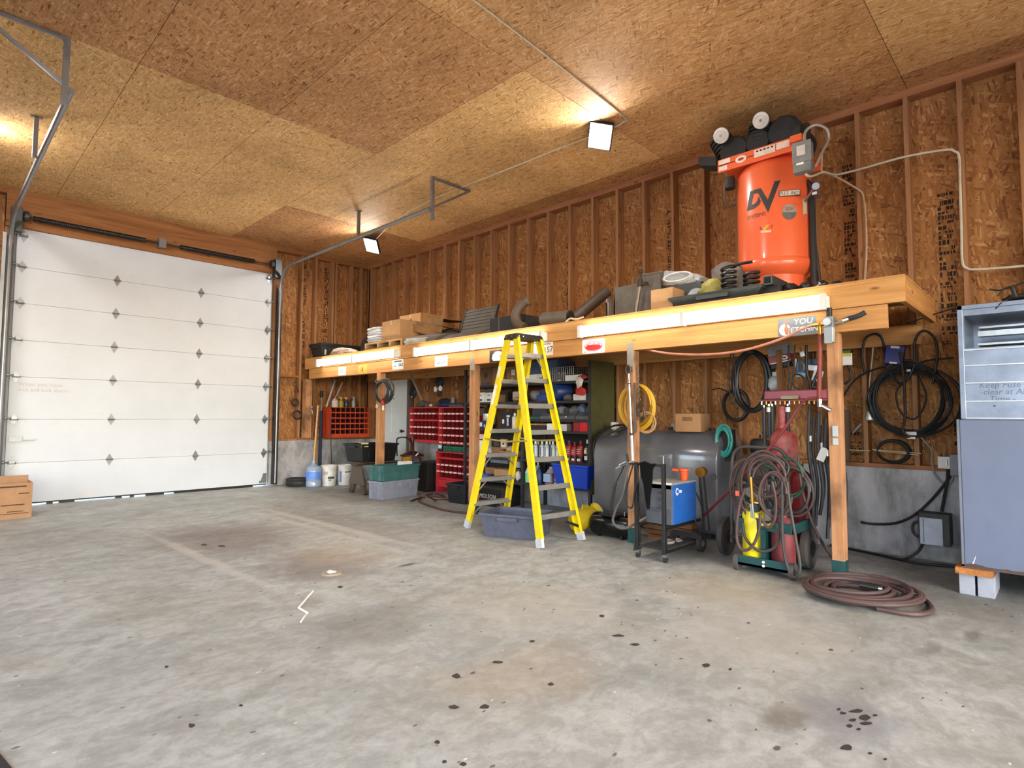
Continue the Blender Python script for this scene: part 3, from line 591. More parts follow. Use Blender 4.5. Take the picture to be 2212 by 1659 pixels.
B().cyl((5.7, 9.35, DZ+.2), (6.1, 9.35, DZ+.2), .16, seg=18).build('motor_body', DARK, mo, smooth=True); B().bx(5.7, 6.1, 9.2, 9.5, DZ, DZ+.08).build('foot', DARK, mo); B().blob((5.75, 9.2, DZ+.36), (.12, .15, .1), 12, .2, 9).build('cover', DARK, mo, smooth=True)
pl = thing('pallet', (5.5, 7.82, DZ), 'small rough wooden pallet at the front edge of the loft', 'pallet'); PW = wood('pallet_wood', '#8a6b45', '#b8956a', 1, 10)
for z in (DZ, DZ+.10):
    for x in (5.09, 5.42, 5.78): B().bx(x, x+.1, 7.30, 8.36, z, z+.018).build('slat', PW, pl)
for y in (7.30, 7.62, 7.95, 8.32): B().bx(5.09, 5.88, y, y+.04, DZ+.018, DZ+.10).build('runner', PW, pl)
PT = DZ+.118
bs = thing('folded_bags', (5.32, 8.15, PT), 'stack of folded white plastic bags on the pallet', 'plastic bags')
BW = pm('#c9ccd2', .35, var=.12)
for k in range(6): B().blob((5.32+.01*(k % 2), 8.21+.012*((k*3) % 3-1), PT+.03+.043*k), (.2, .21+.015*(k % 2), .026), 16, .06, k+30, 4.0).build('bag', BW, bs, smooth=True)
carton('cardboard_box', 5.14, 7.43, 7.93, PT, 2.78, .50, KRAFT2, 'plain brown carton standing on the pallet')
cb, mt, hx, hy, h = carton('cardboard_box', 5.72, 7.68, 8.28, 2.73, 2.99, .45, pm('#b98d5f', .8, var=.07), 'brown carton with a black arrow mark, high behind the pallet carton')
B().prism([(0, .07), (.05, .0), (.05, -.07), (.025, -.04), (.0, -.02), (-.025, -.04), (-.05, -.07), (-.05, 0)], (5.719, 7.95, 2.85), -Y, Z, -X*.001).build('arrow_print', INK, cb)
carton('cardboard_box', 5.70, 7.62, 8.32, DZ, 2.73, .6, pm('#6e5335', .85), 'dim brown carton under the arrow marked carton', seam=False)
fc = thing('flattened_cardboard', (5.9, 7.2, DZ), 'heap of torn brown cardboard lying right of the arrow marked carton', 'cardboard')
for k, (x, y, z, rz, ry) in enumerate(((5.75, 7.25, 2.72, 12, 12), (5.8, 7.1, 2.79, -8, 6), (5.7, 7.35, 2.66, 25, 16))):
    q = M.Translation((x, y, z)) @ M.Rotation(R(rz), 4, 'Z') @ M.Rotation(R(ry), 4, 'X'); B().bx(-.25, .25, -.3, .3, 0, .012, q).bx(-.25, -.244, -.3, .3, -.1, .0, q).build('sheet', pm('#8a6742', .85), fc)
B().blob((5.85, 7.2, DZ+.15), (.3, .4, .17), 14, .2, 3).build('crumpled_pile', pm('#3a3129', .9), fc, smooth=True)
MG = pm('#6a645d', .7, dirt='#4b4641'); mats = thing('floor_mats', (5.4, 7.0, DZ), 'stack of grey padded panels with pale ends, right of the pallet', 'panels')
for k, (y, dy, rz, rx) in enumerate(((6.95, .34, 4, -3), (6.98, .33, 8, -7), (6.98, .30, 16, -14))):
    q = M.Translation((5.42, y, DZ+.008+.058*k)) @ M.Rotation(R(rz), 4, 'Z') @ M.Rotation(R(rx), 4, 'Y')
    sb = B().bx(-.28, .3, -dy, dy, .0, .045, q).build('panel', MG, mats, bev=.012)
    B().bx(-.302, -.281, -dy*.45, dy*.9, .004, .038, q).build('pale_end', pm('#b9b4ad', .6), sb)
q = M.Translation((5.16, 6.42, DZ+.004)) @ M.Rotation(R(66), 4, 'Y')
tag(B().bx(0, .012, -.62, .62, 0, .36, q.to_4x4() @ M.Translation((0, 0, 0))).build('metal_sheet', pm('#6b655e', .55, .3, dirt='#48433e'), bev=.003), 'flat grey sheet lying low in front of the corrugated panel', 'metal sheet')
cp = thing('corrugated_panel', (5.62, 6.25, DZ), 'dark ribbed panel leaning up in the middle of the loft', 'panel'); CM = pm('#544d43', .6, dirt='#3b352e')
q = M.Translation((5.57, 6.22, DZ)) @ M.Rotation(R(18), 4, 'Y'); c_ = B(); c_.bx(0, .015, -.34, .34, 0, .56, q)
for k in range(10): c_.bx(-.005, .0, -.34, .34, .02+.055*k, .052+.055*k, q)
c_.build('ribbed_face', CM, cp, bev=.003); B().bx(-.01, .03, -.36, -.34, 0, .57, q).bx(-.01, .03, .34, .36, 0, .57, q).build('side_edge', DARK, cp)
db = thing('dark_case', (5.5, 5.30, DZ), 'low black case behind the bent rubber pipe on the loft', 'case'); B().bx(5.34, 5.75, 5.02, 5.62, DZ, DZ+.25).build('body', DARK, db, bev=.008); B().bx(5.335, 5.345, 5.43, 5.44, DZ+.01, DZ+.24).bx(5.33, 5.345, 5.03, 5.06, DZ+.02, DZ+.2).build('trim', STEEL, db)
RB = pm('#57483c', .65, dirt='#3a2f27')
pp = thing('rubber_elbow', (5.25, 4.95, DZ), 'bent brown rubber pipe standing upright on the loft above the stepladder', 'pipe')
B().tube(spline([(5.22, 4.86, DZ+.03), (5.22, 4.98, DZ+.10), (5.24, 5.03, DZ+.22), (5.27, 4.98, DZ+.33), (5.3, 4.90, DZ+.39)], 6), .062, 14).build('pipe', RB, pp, smooth=True)
B().cyl((5.295, 4.905, DZ+.375), (5.31, 4.88, DZ+.40), .072, seg=16).build('rim', RB, pp)
p2 = thing('stove_pipe', (5.3, 4.3, DZ), 'grey pipe length with a black open end lying on the loft edge', 'pipe')
B().cyl((5.22, 4.55, DZ+.1), (5.25, 4.16, DZ+.085), .088, .088, 20).build('pipe', pm('#6b6259', .5, .4), p2, smooth=True)
B().cyl((5.248, 4.165, DZ+.086), (5.252, 4.14, DZ+.085), .078, seg=18).build('dark_bore_disc', pm('#060606', .9), p2)  # solid disc, the dark of the pipe bore is put into its colour
p3_ = thing('stove_pipe', (5.6, 4.2, DZ), 'dull pipe rising at a slant behind the pipe with the black open end', 'pipe')
B().cyl((5.42, 4.28, DZ+.07), (5.95, 4.13, DZ+.50), .07, seg=16).build('pipe', pm('#4c4139', .6, .2), p3_, smooth=True)
tag(B().tube(spline([(5.12, 4.12, DZ+.01), (5.15, 4.08, DZ+.05), (5.14, 3.98, DZ+.03), (5.17, 3.9, DZ+.05)]), .012, 6).build('rag_strip', pm('#d6b99e', .8), smooth=True), 'short pale twisted strip beside the open pipe end', 'rag')
sm = thing('sheet_metal_box', (5.35, 3.25, DZ), 'grey sheet metal housing behind the jack pole on the loft', 'housing')
SG = pm('#6d675f', .45, .5, dirt='#4c4640')
B().prism([(-.28, 0), (.33, 0), (.30, .40), (.05, .40), (.05, .34), (-.25, .34)], (5.24, 3.28, DZ), -Y, Z, X*.006).bx(5.24, 5.55, 3.53, 3.545, DZ, DZ+.33).build('panel', SG, sm)
B().bx(5.246, 5.5, 3.0, 3.5, DZ, DZ+.3).build('core', DARK, sm)
B().prism([(-.2, .3), (.18, .3), (.2, .46), (-.1, .47)], (5.36, 3.2, DZ), -Y, Z, X*.02).build('back_panel', pm('#5c5349', .55, .4), sm, bev=.006)
B().bx(5.12, 5.14, 3.53, 3.56, DZ, DZ+.16).bx(5.12, 5.2, 3.545, 3.56, DZ, DZ+.2).build('bracket', STEEL, sm)
jk = thing('jack_pole', (5.14, 3.19, DZ), 'tall slim jack pole standing on the loft edge', 'jack')
B().cyl((5.14, 3.21, DZ), (5.16, 3.165, DZ+.30), .022, seg=12).build('pole', pm('#6e6459', .4, .6), jk, smooth=True)
B().cyl((5.16, 3.165, DZ+.28), (5.165, 3.15, DZ+.46), .013, seg=10).cyl((5.16, 3.165, DZ+.28), (5.16, 3.165, DZ+.36), .03, seg=12).bx(5.14, 5.19, 3.08, 3.17, DZ+.29, DZ+.32).cyl((5.165, 3.15, DZ+.43), (5.165, 3.15, DZ+.455), .02, seg=10).build('ratchet_head', pm('#3d332a', .5, .5), jk)
carton('cardboard_box', 5.13, 2.775, 3.02, DZ, 2.56, .30, KRAFT2, 'small plain carton on the loft edge beside the jack pole', seam=False)
def lump(name, c, r, mat, label, cat, seed=0, wob=.2, sq=2.0): return tag(B().blob(c, r, 18, wob, seed, sq).build(name, mat, smooth=True), label, cat)
PLA = pm('#a9adb0', .25, var=.2)
bg_ = thing('plastic_bag', (5.5, 2.85, DZ), 'clear plastic bag of coiled hose heaped behind the small carton', 'bag')
q = M.Translation((5.48, 2.84, DZ+.36)) @ M.Rotation(R(16), 4, 'X'); b_ = B().blob((0, 0, 0), (.12, .25, .07), 18, .14, 5, 3.5); b_.bm.transform(q); b_.build('bag', PLA, bg_, smooth=True)
B().tube(coil((5.40, 2.86, DZ+.36), Y, Z, .15, .045, 3, .2, (-.05, 0, 0)), .011, 6).build('hose', pm('#d0d2d2', .3), bg_, smooth=True)
B().bx(5.38, 5.7, 2.6, 3.02, DZ, DZ+.29).build('crate_below', pm('#4d5254', .6), bg_)
tj = thing('metal_pail', (5.48, 2.68, DZ+.13), 'dented silver pail lying on its side right of the small carton', 'pail')
B().lathe([(.0, 0), (.085, .0), (.1, .02), (.105, .2), (.1, .22), (.085, .205), (.08, .02)], (5.34, 2.63, DZ+.13), (.96, .28, 0), 20).build('body', STEEL, tj, smooth=True)
gb = lump('grey_sack', (5.62, 2.42, DZ+.28), (.14, .22, .20), pm('#6e6660', .7, var=.25), 'limp grey sack slumped behind the coil springs', 'sack', 8, .3)
lump('yellow_bag', (5.34, 2.46, DZ+.17), (.06, .13, .11), pm('#9a8f3c', .5, var=.25), 'dull yellow bag squeezed beside the black coil springs', 'bag', 11, .25)
cs = thing('coil_spring', (5.26, 2.2, DZ+.04), 'black coil springs standing in the open black tote on the loft', 'spring')
B().tube([(5.27+.055*cos(2*pi*i/16), 2.27+.062*sin(2*pi*i/16), DZ+.06+.30*i/(16*6)) for i in range(16*6+1)], .015, 8).build('coil', BLACKM, cs, smooth=True)
B().tube([(5.33+.06*cos(2*pi*i/16), 2.08+.065*sin(2*pi*i/16), DZ+.06+.22*i/(16*5)) for i in range(16*5+1)], .015, 8).build('coil', pm('#2a2724', .5), cs, smooth=True)
B().tube([(5.27, 2.21, DZ+.355), (5.27, 2.12, DZ+.36), (5.28, 2.05, DZ+.36)], .014, 8).build('coil_end', BLACKM, cs, smooth=True)
ft, mt = tote('parts_tote', (5.32, 2.35), .22, .44, .10, pm('#2b302f', .55), 'shallow black tray of springs and parts on the loft, left of the compressor', rz=0, loc_z=DZ)
for k, (y, c_) in enumerate(((2.62, '#4f4a45'), (2.5, '#3a3d3c'), (2.0, '#5a3b30'), (1.98, '#3f3f3f'))): B().blob((5.26, y, DZ+.07), (.1, .09, .06), 12, .25, k).build('loose_part', pm(c_, .5), ft, smooth=True)
hx_ = thing('receiver_tube', (5.2, 1.86, DZ), 'square steel tube end sticking out in front of the compressor foot', 'steel tube'); B().bx(5.12, 5.5, 1.82, 1.90, DZ+.09, DZ+.17).build('tube', pm('#4d544f', .5, .5), hx_); B().bx(5.117, 5.122, 1.832, 1.888, DZ+.102, DZ+.158).build('dark_bore_plate', pm('#060606', .9), hx_); B().bx(5.2, 5.5, 1.78, 1.94, DZ, DZ+.09).build('plate', DARK, hx_)  # black plate on the tube end carries the dark of its inside
for k, (y, s) in enumerate(((1.73, .055), (1.60, .05), (1.48, .045), (1.36, .035))): lump('loose_bearing', (5.28, y, DZ+s), (s*1.1, s*1.2, s), BLACKM, ('black round cap right of the square tube', 'glossy black part second right of the square tube', 'small black part third right of the square tube', 'smallest black part on the loft edge near its right end')[k], 'part', k)
# ---------------------------------------------------------------- air compressor
OR = pm('#f06c42', .28, var=.05, coat=.4); PB = pm('#202224', .6, dirt='#37383a')
AC = thing('air_compressor', (5.92, 2.10, DZ), 'tall orange upright air compressor with a black pump, standing on the loft', 'air compressor')
cx, cy, rt = 5.92, 2.075, .343
z0, z1 = 2.72, 3.70
B().lathe([(.22, 2.60), (.27, 2.635), (.32, 2.67), (rt, z0-.01), (rt+.013, z0+.015), (rt+.014, z0+.06), (rt+.004, z0+.082), (rt, z0+.085), (rt, z1), (rt-.008, z1+.03), (rt-.05, z1+.09), (.2, z1+.16), (0.01, z1+.18)], (cx, cy, 0), Z, 48).build('tank', OR, AC, smooth=True, ang=50)
B().lathe([(.285, 2.49), (.285, 2.655), (.27, 2.655)], (cx, cy, 0), Z, 40).build('skirt', OR, AC, smooth=True)
B().bx(cx-.30, cx+.3, cy-.33, cy+.33, DZ, DZ+.05).bx(cx-.3, cx+.3, cy-.33, cy-.25, DZ+.05, 2.49).bx(cx-.3, cx+.3, cy+.25, cy+.33, DZ+.05, 2.49).build('skid', BLACK, AC)
def chit(px, py, r):
    d = RW @ _ray(px, py); ox, oy = -cx, -cy; a = d.x**2+d.y**2; b_ = 2*(ox*d.x+oy*d.y); c_ = ox*ox+oy*oy-r*r; t = (-b_-math.sqrt(max(0, b_*b_-4*a*c_)))/(2*a); return CAM+d*t
def decal(polys, mat, name, off=.003):
    """sticker shapes wrapped round the tank: cut into narrow strips, then laid on the cylinder"""
    b_ = B()
    for p in polys: b_.add([V((x, y, 0)) for x, y in p], [tuple(range(len(p)))])
    for k in range(26): bmesh.ops.bisect_plane(b_.bm, geom=b_.bm.verts[:]+b_.bm.edges[:]+b_.bm.faces[:], plane_co=(500+30*k, 0, 0), plane_no=(1, 0, 0))
    for v in b_.bm.verts:
        q = chit(1500+v.co.x/5.027, 220+v.co.y/5.027, rt); v.co = V((cx+(q.x-cx)*(1+off/rt), cy+(q.y-cy)*(1+off/rt), q.z))
    return b_.build(name, mat, AC)
lg = lambda *P: [(x*.634+502.7, y*.634+804.3) for x, y in P]
decal([lg((110, 605), (160, 270), (218, 312), (187, 500)), lg((160, 270), (250, 235), (330, 213), (350, 215), (300, 292), (218, 312)), lg((110, 605), (187, 500), (250, 472), (235, 560)), lg((250, 472), (285, 432), (310, 350), (346, 435), (320, 490), (235, 560)),
       lg((300, 292), (350, 215), (465, 410), (470, 632)), lg((465, 410), (580, 95), (682, 75), (470, 632))], pm('#2f3335', .5), 'logo_print')
decal([[(915, 965), (990, 962), (990, 1030), (915, 1032)], [(990, 962), (1070, 952), (1070, 1025), (990, 1030)], [(1070, 952), (1148, 945), (1148, 1020), (1070, 1025)]], pm('#5e2f22', .5), 'sticker_border')
decal([[(925, 972), (990, 968), (990, 1020), (925, 1024)], [(990, 968), (1070, 960), (1070, 1015), (990, 1020)], [(1070, 960), (1140, 954), (1140, 1010), (1070, 1015)]], pm('#d9d2c6', .5), 'sticker', .005)
ci = lambda x, y, r, a0=0, a1=360, n=20: [(x+r*.92*cos(R(a0+(a1-a0)*i/n)), y+r*sin(R(a0+(a1-a0)*i/n))) for i in range(n)]
decal([ci(1030, 1195, 85)], pm('#9b8f88', .45), 'round_sticker'); decal([ci(1030, 1200, 80, 0, 180, 14)+[(956, 1200)]], pm('#5b5f60', .5), 'round_sticker_base', .005)
decal([[(720, 1400), (835, 1390), (830, 1415), (720, 1425)]], pm('#e8b9a2', .5), 'warning_sticker'); decal([[(735, 1345), (765, 1395), (745, 1375)], [(745, 1385), (760, 1410), (815, 1335), (790, 1335)]], pm('#d9b233', .5), 'warning_mark', .005); decal([[(715, 1350), (735, 1370), (725, 1395), (712, 1390)], [(835, 1340), (855, 1330), (845, 1370), (830, 1370)]], pm('#b7382a', .5), 'warning_mark', .005)
decal([[(1170, 1045), (1215, 1040), (1222, 1215), (1178, 1225)]], pm('#cfc0a8', .5), 'rating_label')
def ctext(s, size, px, py, mat, name, tilt=0, xs=1.0):
    p = chit(1500+px/5.027, 220+py/5.027, rt); a0 = math.atan2(p.y-cy, p.x-cx)
    cu = bpy.data.curves.new(name, 'FONT'); cu.body = s; cu.size = size; cu.align_x = 'CENTER'; cu.align_y = 'CENTER'; cu.resolution_u = 2; cu.shear = .1
    ob = bpy.data.objects.new(name, cu); me = bpy.data.meshes.new_from_object(ob); bpy.data.objects.remove(ob); inv = WM(AC).inverted()
    for v_ in me.vertices:
        x = v_.co.x*xs; y = v_.co.y+x*tilt; a = a0+x/rt; v_.co = inv @ V((cx+(rt+.007)*cos(a), cy+(rt+.007)*sin(a), p.z+y))
    ob = bpy.data.objects.new(name, me); C.objects.link(ob); ob.parent = AC; me.materials.append(mat)
ctext('SYSTEMS', .052, 668, 1240, pm('#2f3335', .5), 'lettering', 0, .95); ctext('R.J.S. INC.', .046, 1034, 992, INK, 'lettering', 0, .9); ctext('DV', .05, 1030, 1165, pm('#a8442e', .5), 'lettering')
# platform and pump
B().bx(5.58, 6.24, 1.72, 2.50, 3.83, 3.845).bx(5.58, 5.60, 1.72, 2.50, 3.77, 3.90).bx(6.22, 6.24, 1.72, 2.5, 3.77, 3.9).build('platform', OR, AC, bev=.004)
xf = 5.578
def lab(y0, y1, z0, z1, mat=pm('#e6d3c8', .5)): B().bx(xf-.0015, xf, y0, y1, z0, z1).build('safety_label', mat, AC)
lab(2.37, 2.485, 3.845, 3.89); lab(2.40, 2.485, 3.78, 3.825); lab(1.93, 2.13, 3.81, 3.885); lab(1.80, 1.92, 3.82, 3.885)
B().prism(el(.055, .036), (xf, 2.26, 3.84), -Y, Z, -X*.002).build('safety_label', pm('#e9dcd2', .5), AC); B().prism(el(.03, .014), (xf-.002, 2.26, 3.84), -Y, Z, -X*.001).build('safety_label', pm('#a5402c', .5), AC)
for k in range(5): lab(1.95+.035*k, 1.97+.035*k, 3.86, 3.875, pm('#8a7a72', .5))
B().bx(5.66, 6.1, 1.98, 2.50, 3.845, 4.12).cyl((5.62, 2.36, 3.99), (6.0, 2.36, 3.99), .14, seg=20).cyl((5.63, 2.12, 4.0), (6.0, 2.12, 4.0), .12, seg=20).build('crankcase', PB, AC, bev=.02)
for y, tilt in ((2.44, .10), (2.13, -.02)):
    hd = B(); top = V((5.72, y+tilt, 4.20))
    for k in range(6): hd.cyl(V((5.74, y, 3.98)).lerp(top, k/6), V((5.74, y, 3.98)).lerp(top, (k+.6)/6), .115, seg=18)
    hd.cyl((5.74, y, 3.95), top, .07, seg=12); hd.build('cylinder_head', PB, AC)
# intake filters
for px, py, xx in ((1557, 293, 5.50), (1643, 260, 5.52)):
    p = PX(px, py, xx); n = (CAM-p).normalized(); n = (n+V((-.15, .25, .0))).normalized()
    B().cyl(p, p-n*.06, .072, .075, 24).build('filter_body', PB, AC)
    B().lathe([(.001, 0), (.012, .0), (.014, .004), (.045, .003), (.05, .007), (.074, .004), (.078, -.012), (.06, -.016)], p, n, 28).build('filter_disc', pm('#cbc5be', .35, .2), AC, smooth=True)
    B().cyl(p-n*.06, (5.72, p.y-.03, 4.1), .03, seg=10).build('intake_pipe', PB, AC)
B().cyl((5.66, 1.88, 4.02), (6.15, 1.88, 4.02), .155, .155, 28).cyl((5.62, 1.88, 4.02), (5.66, 1.88, 4.02), .12, .155, 28).bx(5.75, 6.05, 1.78, 1.98, 3.845, 3.9).build('motor', PB, AC, smooth=True)
gd = B()
for k in range(6): gd.tube([(5.617, 1.88+(.02+.02*k)*cos(a*pi/12), 4.02+(.02+.02*k)*sin(a*pi/12)) for a in range(24)], .003, 4, True)
gd.build('fan_guard', pm('#303234', .5), AC)
B().bx(5.98, 6.06, 1.75, 2.5, 3.86, 4.2).build('belt_guard', PB, AC, bev=.02)
B().prism([(0, 0), (.2, .06), (.2, .16), (.0, .1)], (5.6, 2.52, 3.86), Y*0-Y*-1, Z, X*.2).build('pump_end', PB, AC, bev=.01)
for y, z in ((2.22, 3.905), (2.37, 3.90)): B().bx(5.655, 5.658, y-.03, y+.03, z, z+.025).build('data_plate', pm('#e2e0dd', .4), AC)
B().cyl((5.63, 2.46, 3.97), (5.64, 2.46, 3.97), .015, seg=10).build('oil_sight', STEEL, AC)
# side pipework
B().tube(spline([(5.74, 2.40, 3.76), (5.66, 2.45, 3.70), (5.66, 2.47, 3.5), (5.7, 2.44, 3.44), (5.75, 2.39, 3.46)], 6), .01, 8).build('drain_line', pm('#4a3a30', .5), AC, smooth=True)
B().cyl((5.70, 2.43, 3.72), (5.70, 2.43, 3.62), .055, seg=14).build('check_valve', PB, AC, smooth=True)
B().tube([(5.86, 1.70, 2.4), (5.86, 1.70, 3.5), (5.88, 1.76, 3.56)], .03, 10).build('discharge_hose', pm('#232426', .6), AC, smooth=True)
B().tube([(6.0, 1.67, 2.4), (5.96, 1.72, 3.0)], .018, 8).build('tie_strap', pm('#3f2a22', .6), AC)
# switch box, gauge, conduit
sx = B(); q = M.Translation(PX(1735, 342, 5.44)) @ M.Rotation(R(4), 4, 'Z'); GB = pm('#777b7c', .5)
sx.bx(-.05, .05, -.075, .075, -.135, .135, q); sx.build('switch_box', GB, AC, bev=.006)
B().bx(-.056, -.05, -.078, .078, -.05, .138, q).build('switch_cover', pm('#7f8485', .45), AC, bev=.004)
B().bx(-.058, -.055, -.03, .04, .01, .10, q).build('switch_label', pm('#d9d0cb', .5), AC); B().bx(-.058, -.055, -.015, .045, -.075, -.055, q).build('switch_label', pm('#efefec', .4), AC)
B().bx(5.47, 5.6, 1.66, 1.76, 3.80, 3.86).build('switch_bracket', OR, AC)
B().tube(spline([PX(1738, 310, 5.44), PX(1740, 285, 5.46), PX(1760, 270, 5.5), PX(1785, 278, 5.55), PX(1790, 300, 5.58), PX(1778, 325, 5.52), PX(1766, 350, 5.48), PX(1760, 362, 5.46)], 8), .013, 8).build('flexible_conduit', pm('#a7a49e', .35, .5), AC, smooth=True)
gp = PX(1762, 402, 5.62); n = (CAM-gp).normalized()
B().cyl(gp, gp-n*.03, .032, seg=20).cyl(gp-n*.015, (5.85, 1.78, gp.z-.06), .012, seg=8).bx(gp.x-.04, gp.x+.08, gp.y-.02, gp.y+.02, gp.z-.09, gp.z-.065).build('pressure_gauge', STEEL, AC, smooth=True)
# supply cable to the compressor
XS_ = WX-.012
cable('supply_cable', [PX(1739, 375, 5.46), PX(1748, 381, 5.5), PX(1762, 378, 5.7), PX(1778, 372, 5.9), PX(1800, 377, 6.2), PX(1815, 376, 6.36), PX(1860, 365, XS_), PX(1950, 340, XS_), PX(2040, 324, XS_), PX(2062, 327, XS_), PX(2072, 340, XS_), PX(2074, 400, XS_), PX(2077, 500, XS_), PX(2079, 565, XS_), PX(2090, 580, XS_), PX(2110, 582, XS_), PX(2160, 579, XS_), PX(2230, 573, XS_)], .011, WCAB, 'pale supply cable looping along the studs from the compressor to the right', 'cable')
cable('supply_cable', [PX(1776, 330, 6.0), PX(1775, 355, 6.0), PX(1777, 372, 6.0), PX(1800, 380, 6.2), PX(1830, 395, 6.36), PX(1858, 413, XS_), PX(1865, 425, XS_), PX(1870, 470, XS_), PX(1872, 540, XS_), PX(1868, 606, XS_)], .009, pm('#b9a28a', .5), 'thin pale cable dropping down a stud beside the compressor onto the loft', 'cable')
# ---------------------------------------------------------------- furnace cabinet on blocks, right edge
fu = thing('furnace', (5.8, 0, .197), 'tall grey furnace cabinet with an open galvanized duct box, on blocks at the right', 'furnace')
FC = pm('#667088', .42, .1, .05, 7, '#596275', .3); RUST = pm('#4a3a34', .8)
B().bx(5.335, 6.2, -.85, .598, .215, 1.263).bx(5.33, 5.337, -.85, .585, .215, 1.263).build('cabinet', FC, fu, bev=.003)
B().bx(5.33, 5.345, .588, .603, .2, 1.266).bx(5.33, 6.2, -.85, .603, .197, .215).build('corner_trim', pm('#6f7480', .45, .2), fu)
jag = [(.585, 0), (.585, .02), (.55, .03), (.50, .027), (.46, .018), (.40, .016), (.35, .024), (.32, .018), (.27, .022), (.25, .032), (.22, .018), (.17, .02), (.1, .028), (0, .015), (-.2, .02), (-.2, 0)]
B().prism([(-y, z) for y, z in jag], (5.3295, 0, .199), -Y, Z, -X*.0006).build('rusty_edge', RUST, fu)
B().prism([(-.545, .025), (-.535, .03), (-.52, .085), (-.523, .085)], (5.3292, 0, .2), -Y, Z, -X*.0006).build('scratch', WHITE, fu)
GS = pm('#8792a6', .3, .55, .18, 5, '#626b7c', .5)
dz0, dz1, oy0, oy1, oz0, oz1 = 1.265, 2.115, .545, -.70, 1.795, 2.04
d = B(); xp = 5.42
d.bx(xp, 6.15, -.85, .582, dz0, oz0); d.bx(xp, 6.15, oy0, .582, oz0, dz1); d.bx(xp, 6.15, -.85, oy1, oz0, dz1); d.bx(xp, 6.15, oy1, oy0, oz1, dz1); d.bx(6.0, 6.15, oy1, oy0, oz0, oz1)
d.build('duct_box', GS, fu)
for z in (1.275, 1.40, 1.535, 1.665, 1.782): B().bx(xp-.008, xp, -.85, .585, z-.006, z+.006).build('seam', pm('#bcc3ce', .3, .5), fu, bev=.002)
B().bx(xp-.012, xp, -.85, .585, 2.085, 2.118).bx(xp-.012, xp, .552, .585, 1.27, 2.118).build('flange', GS, fu, bev=.003)
for z0, z1, x0, x1 in ((1.83, 1.845, 5.6, 5.98), (1.90, 1.94, 5.62, 5.7), (1.97, 1.985, 5.7, 5.98)): B().bx(x0, x1, oy1+.01, oy0-.06, z0, z1).build('inner_baffle', pm('#b7bdc6', .3, .6), fu)
SC = pm('#5d6a86', .6)
for s, z, y in (('Keep Fuse Box', 1.515, .475), ('-clear at All', 1.465, .47), ('Time -', 1.415, .42)): text(s, .058, (xp-.0012, y, z), -Y, Z, SC, fu, 'handwriting', .0006, .95, 'LEFT', shear=.15)
B().cyl((xp, .39, 1.365), (xp-.004, .39, 1.365), .006, seg=8).build('screw_hole', BLACK, fu)
wbk = thing('wood_block', (5.6, .54, .125), 'short orange board lying between the furnace and the concrete blocks', 'wood block'); B().bx(5.30, 5.95, .43, .64, .15, .195).build('board', wood('block_fir', '#8d5a2b', '#c08048', 0, 10), wbk)
CB = pm('#9aa0ac', .85, var=.12, dirt='#7b8089', bump=.3)
for y0, y1, lb in ((.535, .625, 'left concrete block under the corner of the furnace'), (.425, .52, 'right concrete block under the corner of the furnace')):
    t = thing('concrete_block', (5.5, (y0+y1)/2, 0), lb, 'concrete block', 'blocks under the furnace'); B().bx(5.34, 5.73, y0, y1, 0, .148).build('block', CB, t, bev=.003)
tag(B().bx(5.4, 6.1, -.8, -.3, 0, .195).build('support_block', CB), 'concrete block under the far right of the furnace', 'concrete block')
cb = thing('cable_heap', (5.6, .3, 2.12), 'black cables and a dark strap lying on top of the furnace', 'cables')
B().tube(spline([PX(2137, 625, 5.6), PX(2160, 627, 5.6), PX(2190, 618, 5.6), PX(2225, 605, 5.6)], 6), .006, 6).build('wire', BLACK, cb); B().tube(spline([PX(2155, 640, 5.5), PX(2168, 625, 5.5), PX(2185, 620, 5.5), PX(2192, 635, 5.5), PX(2196, 645, 5.5)], 6), [.006]*12+[.014]*13, 8).build('strap', BLACK, cb, smooth=True)
B().blob((5.55, .13, 2.155), (.1, .2, .035), 14, .25, 2).build('heap', pm('#1a1a1a', .7), cb, smooth=True); B().tube(spline([PX(2150, 668, 5.425), PX(2162, 655, 5.41), PX(2180, 645, 5.45), PX(2215, 632, 5.6)], 6), .005, 6).build('wire', BLACK, cb)
# ---------------------------------------------------------------- things on the long wall at the right
HX = WX-.03
def hose(name, pts, r, mat, label, cat='hose', grp=None, n=8, seg=8): return tag(B().tube(spline(pts, n), r, seg).build(name, mat, smooth=True), label, cat, grp)
cc = thing('cable_coil', (HX, 1.05, 1.45), 'big coil of black cable hung on the studs left of the furnace', 'cable coil')
for k, (ru, rv, y, z, r, s) in enumerate(((.29, .31, 1.05, 1.44, .009, 1), (.33, .29, 1.03, 1.43, .008, 2), (.26, .33, 1.06, 1.46, .008, 3))): B().tube(coil((HX-.03-.02*k, y, z), -Y, Z, ru, rv, 5, .11, (-.02, 0, -.02), seed=s), r, 6).build('loop', pm('#1c1c1e', .5), cc, smooth=True)
B().bx(HX-.1, HX-.06, 1.0, 1.08, 1.12, 1.15).bx(HX-.1, HX-.06, 1.01, 1.07, 1.085, 1.105).build('white_clip', WHITE, cc)
B().bx(HX-.09, HX-.075, 1.03, 1.06, 1.70, 1.72).build('tie', WHITE, cc)
hose('loose_cable', [PX(x, y, 6.3) for x, y in ((1868, 805), (1862, 770), (1868, 735), (1885, 722), (1903, 728), (1912, 760), (1915, 790), (1930, 815), (1950, 830), (1975, 790), (1975, 745), (1985, 720), (2000, 715), (2018, 730), (2025, 760), (2020, 800), (2015, 830))], .011, BLACK, 'black cable in tall loops above the big cable coil', 'cable')
hose('loose_cable', [PX(x, y, 6.32) for x, y in ((1820, 858), (1850, 818), (1900, 795), (1960, 790), (2010, 778), (2060, 773))], .009, BLACK, 'black cable sweeping from the right loft post to the furnace', 'cable')
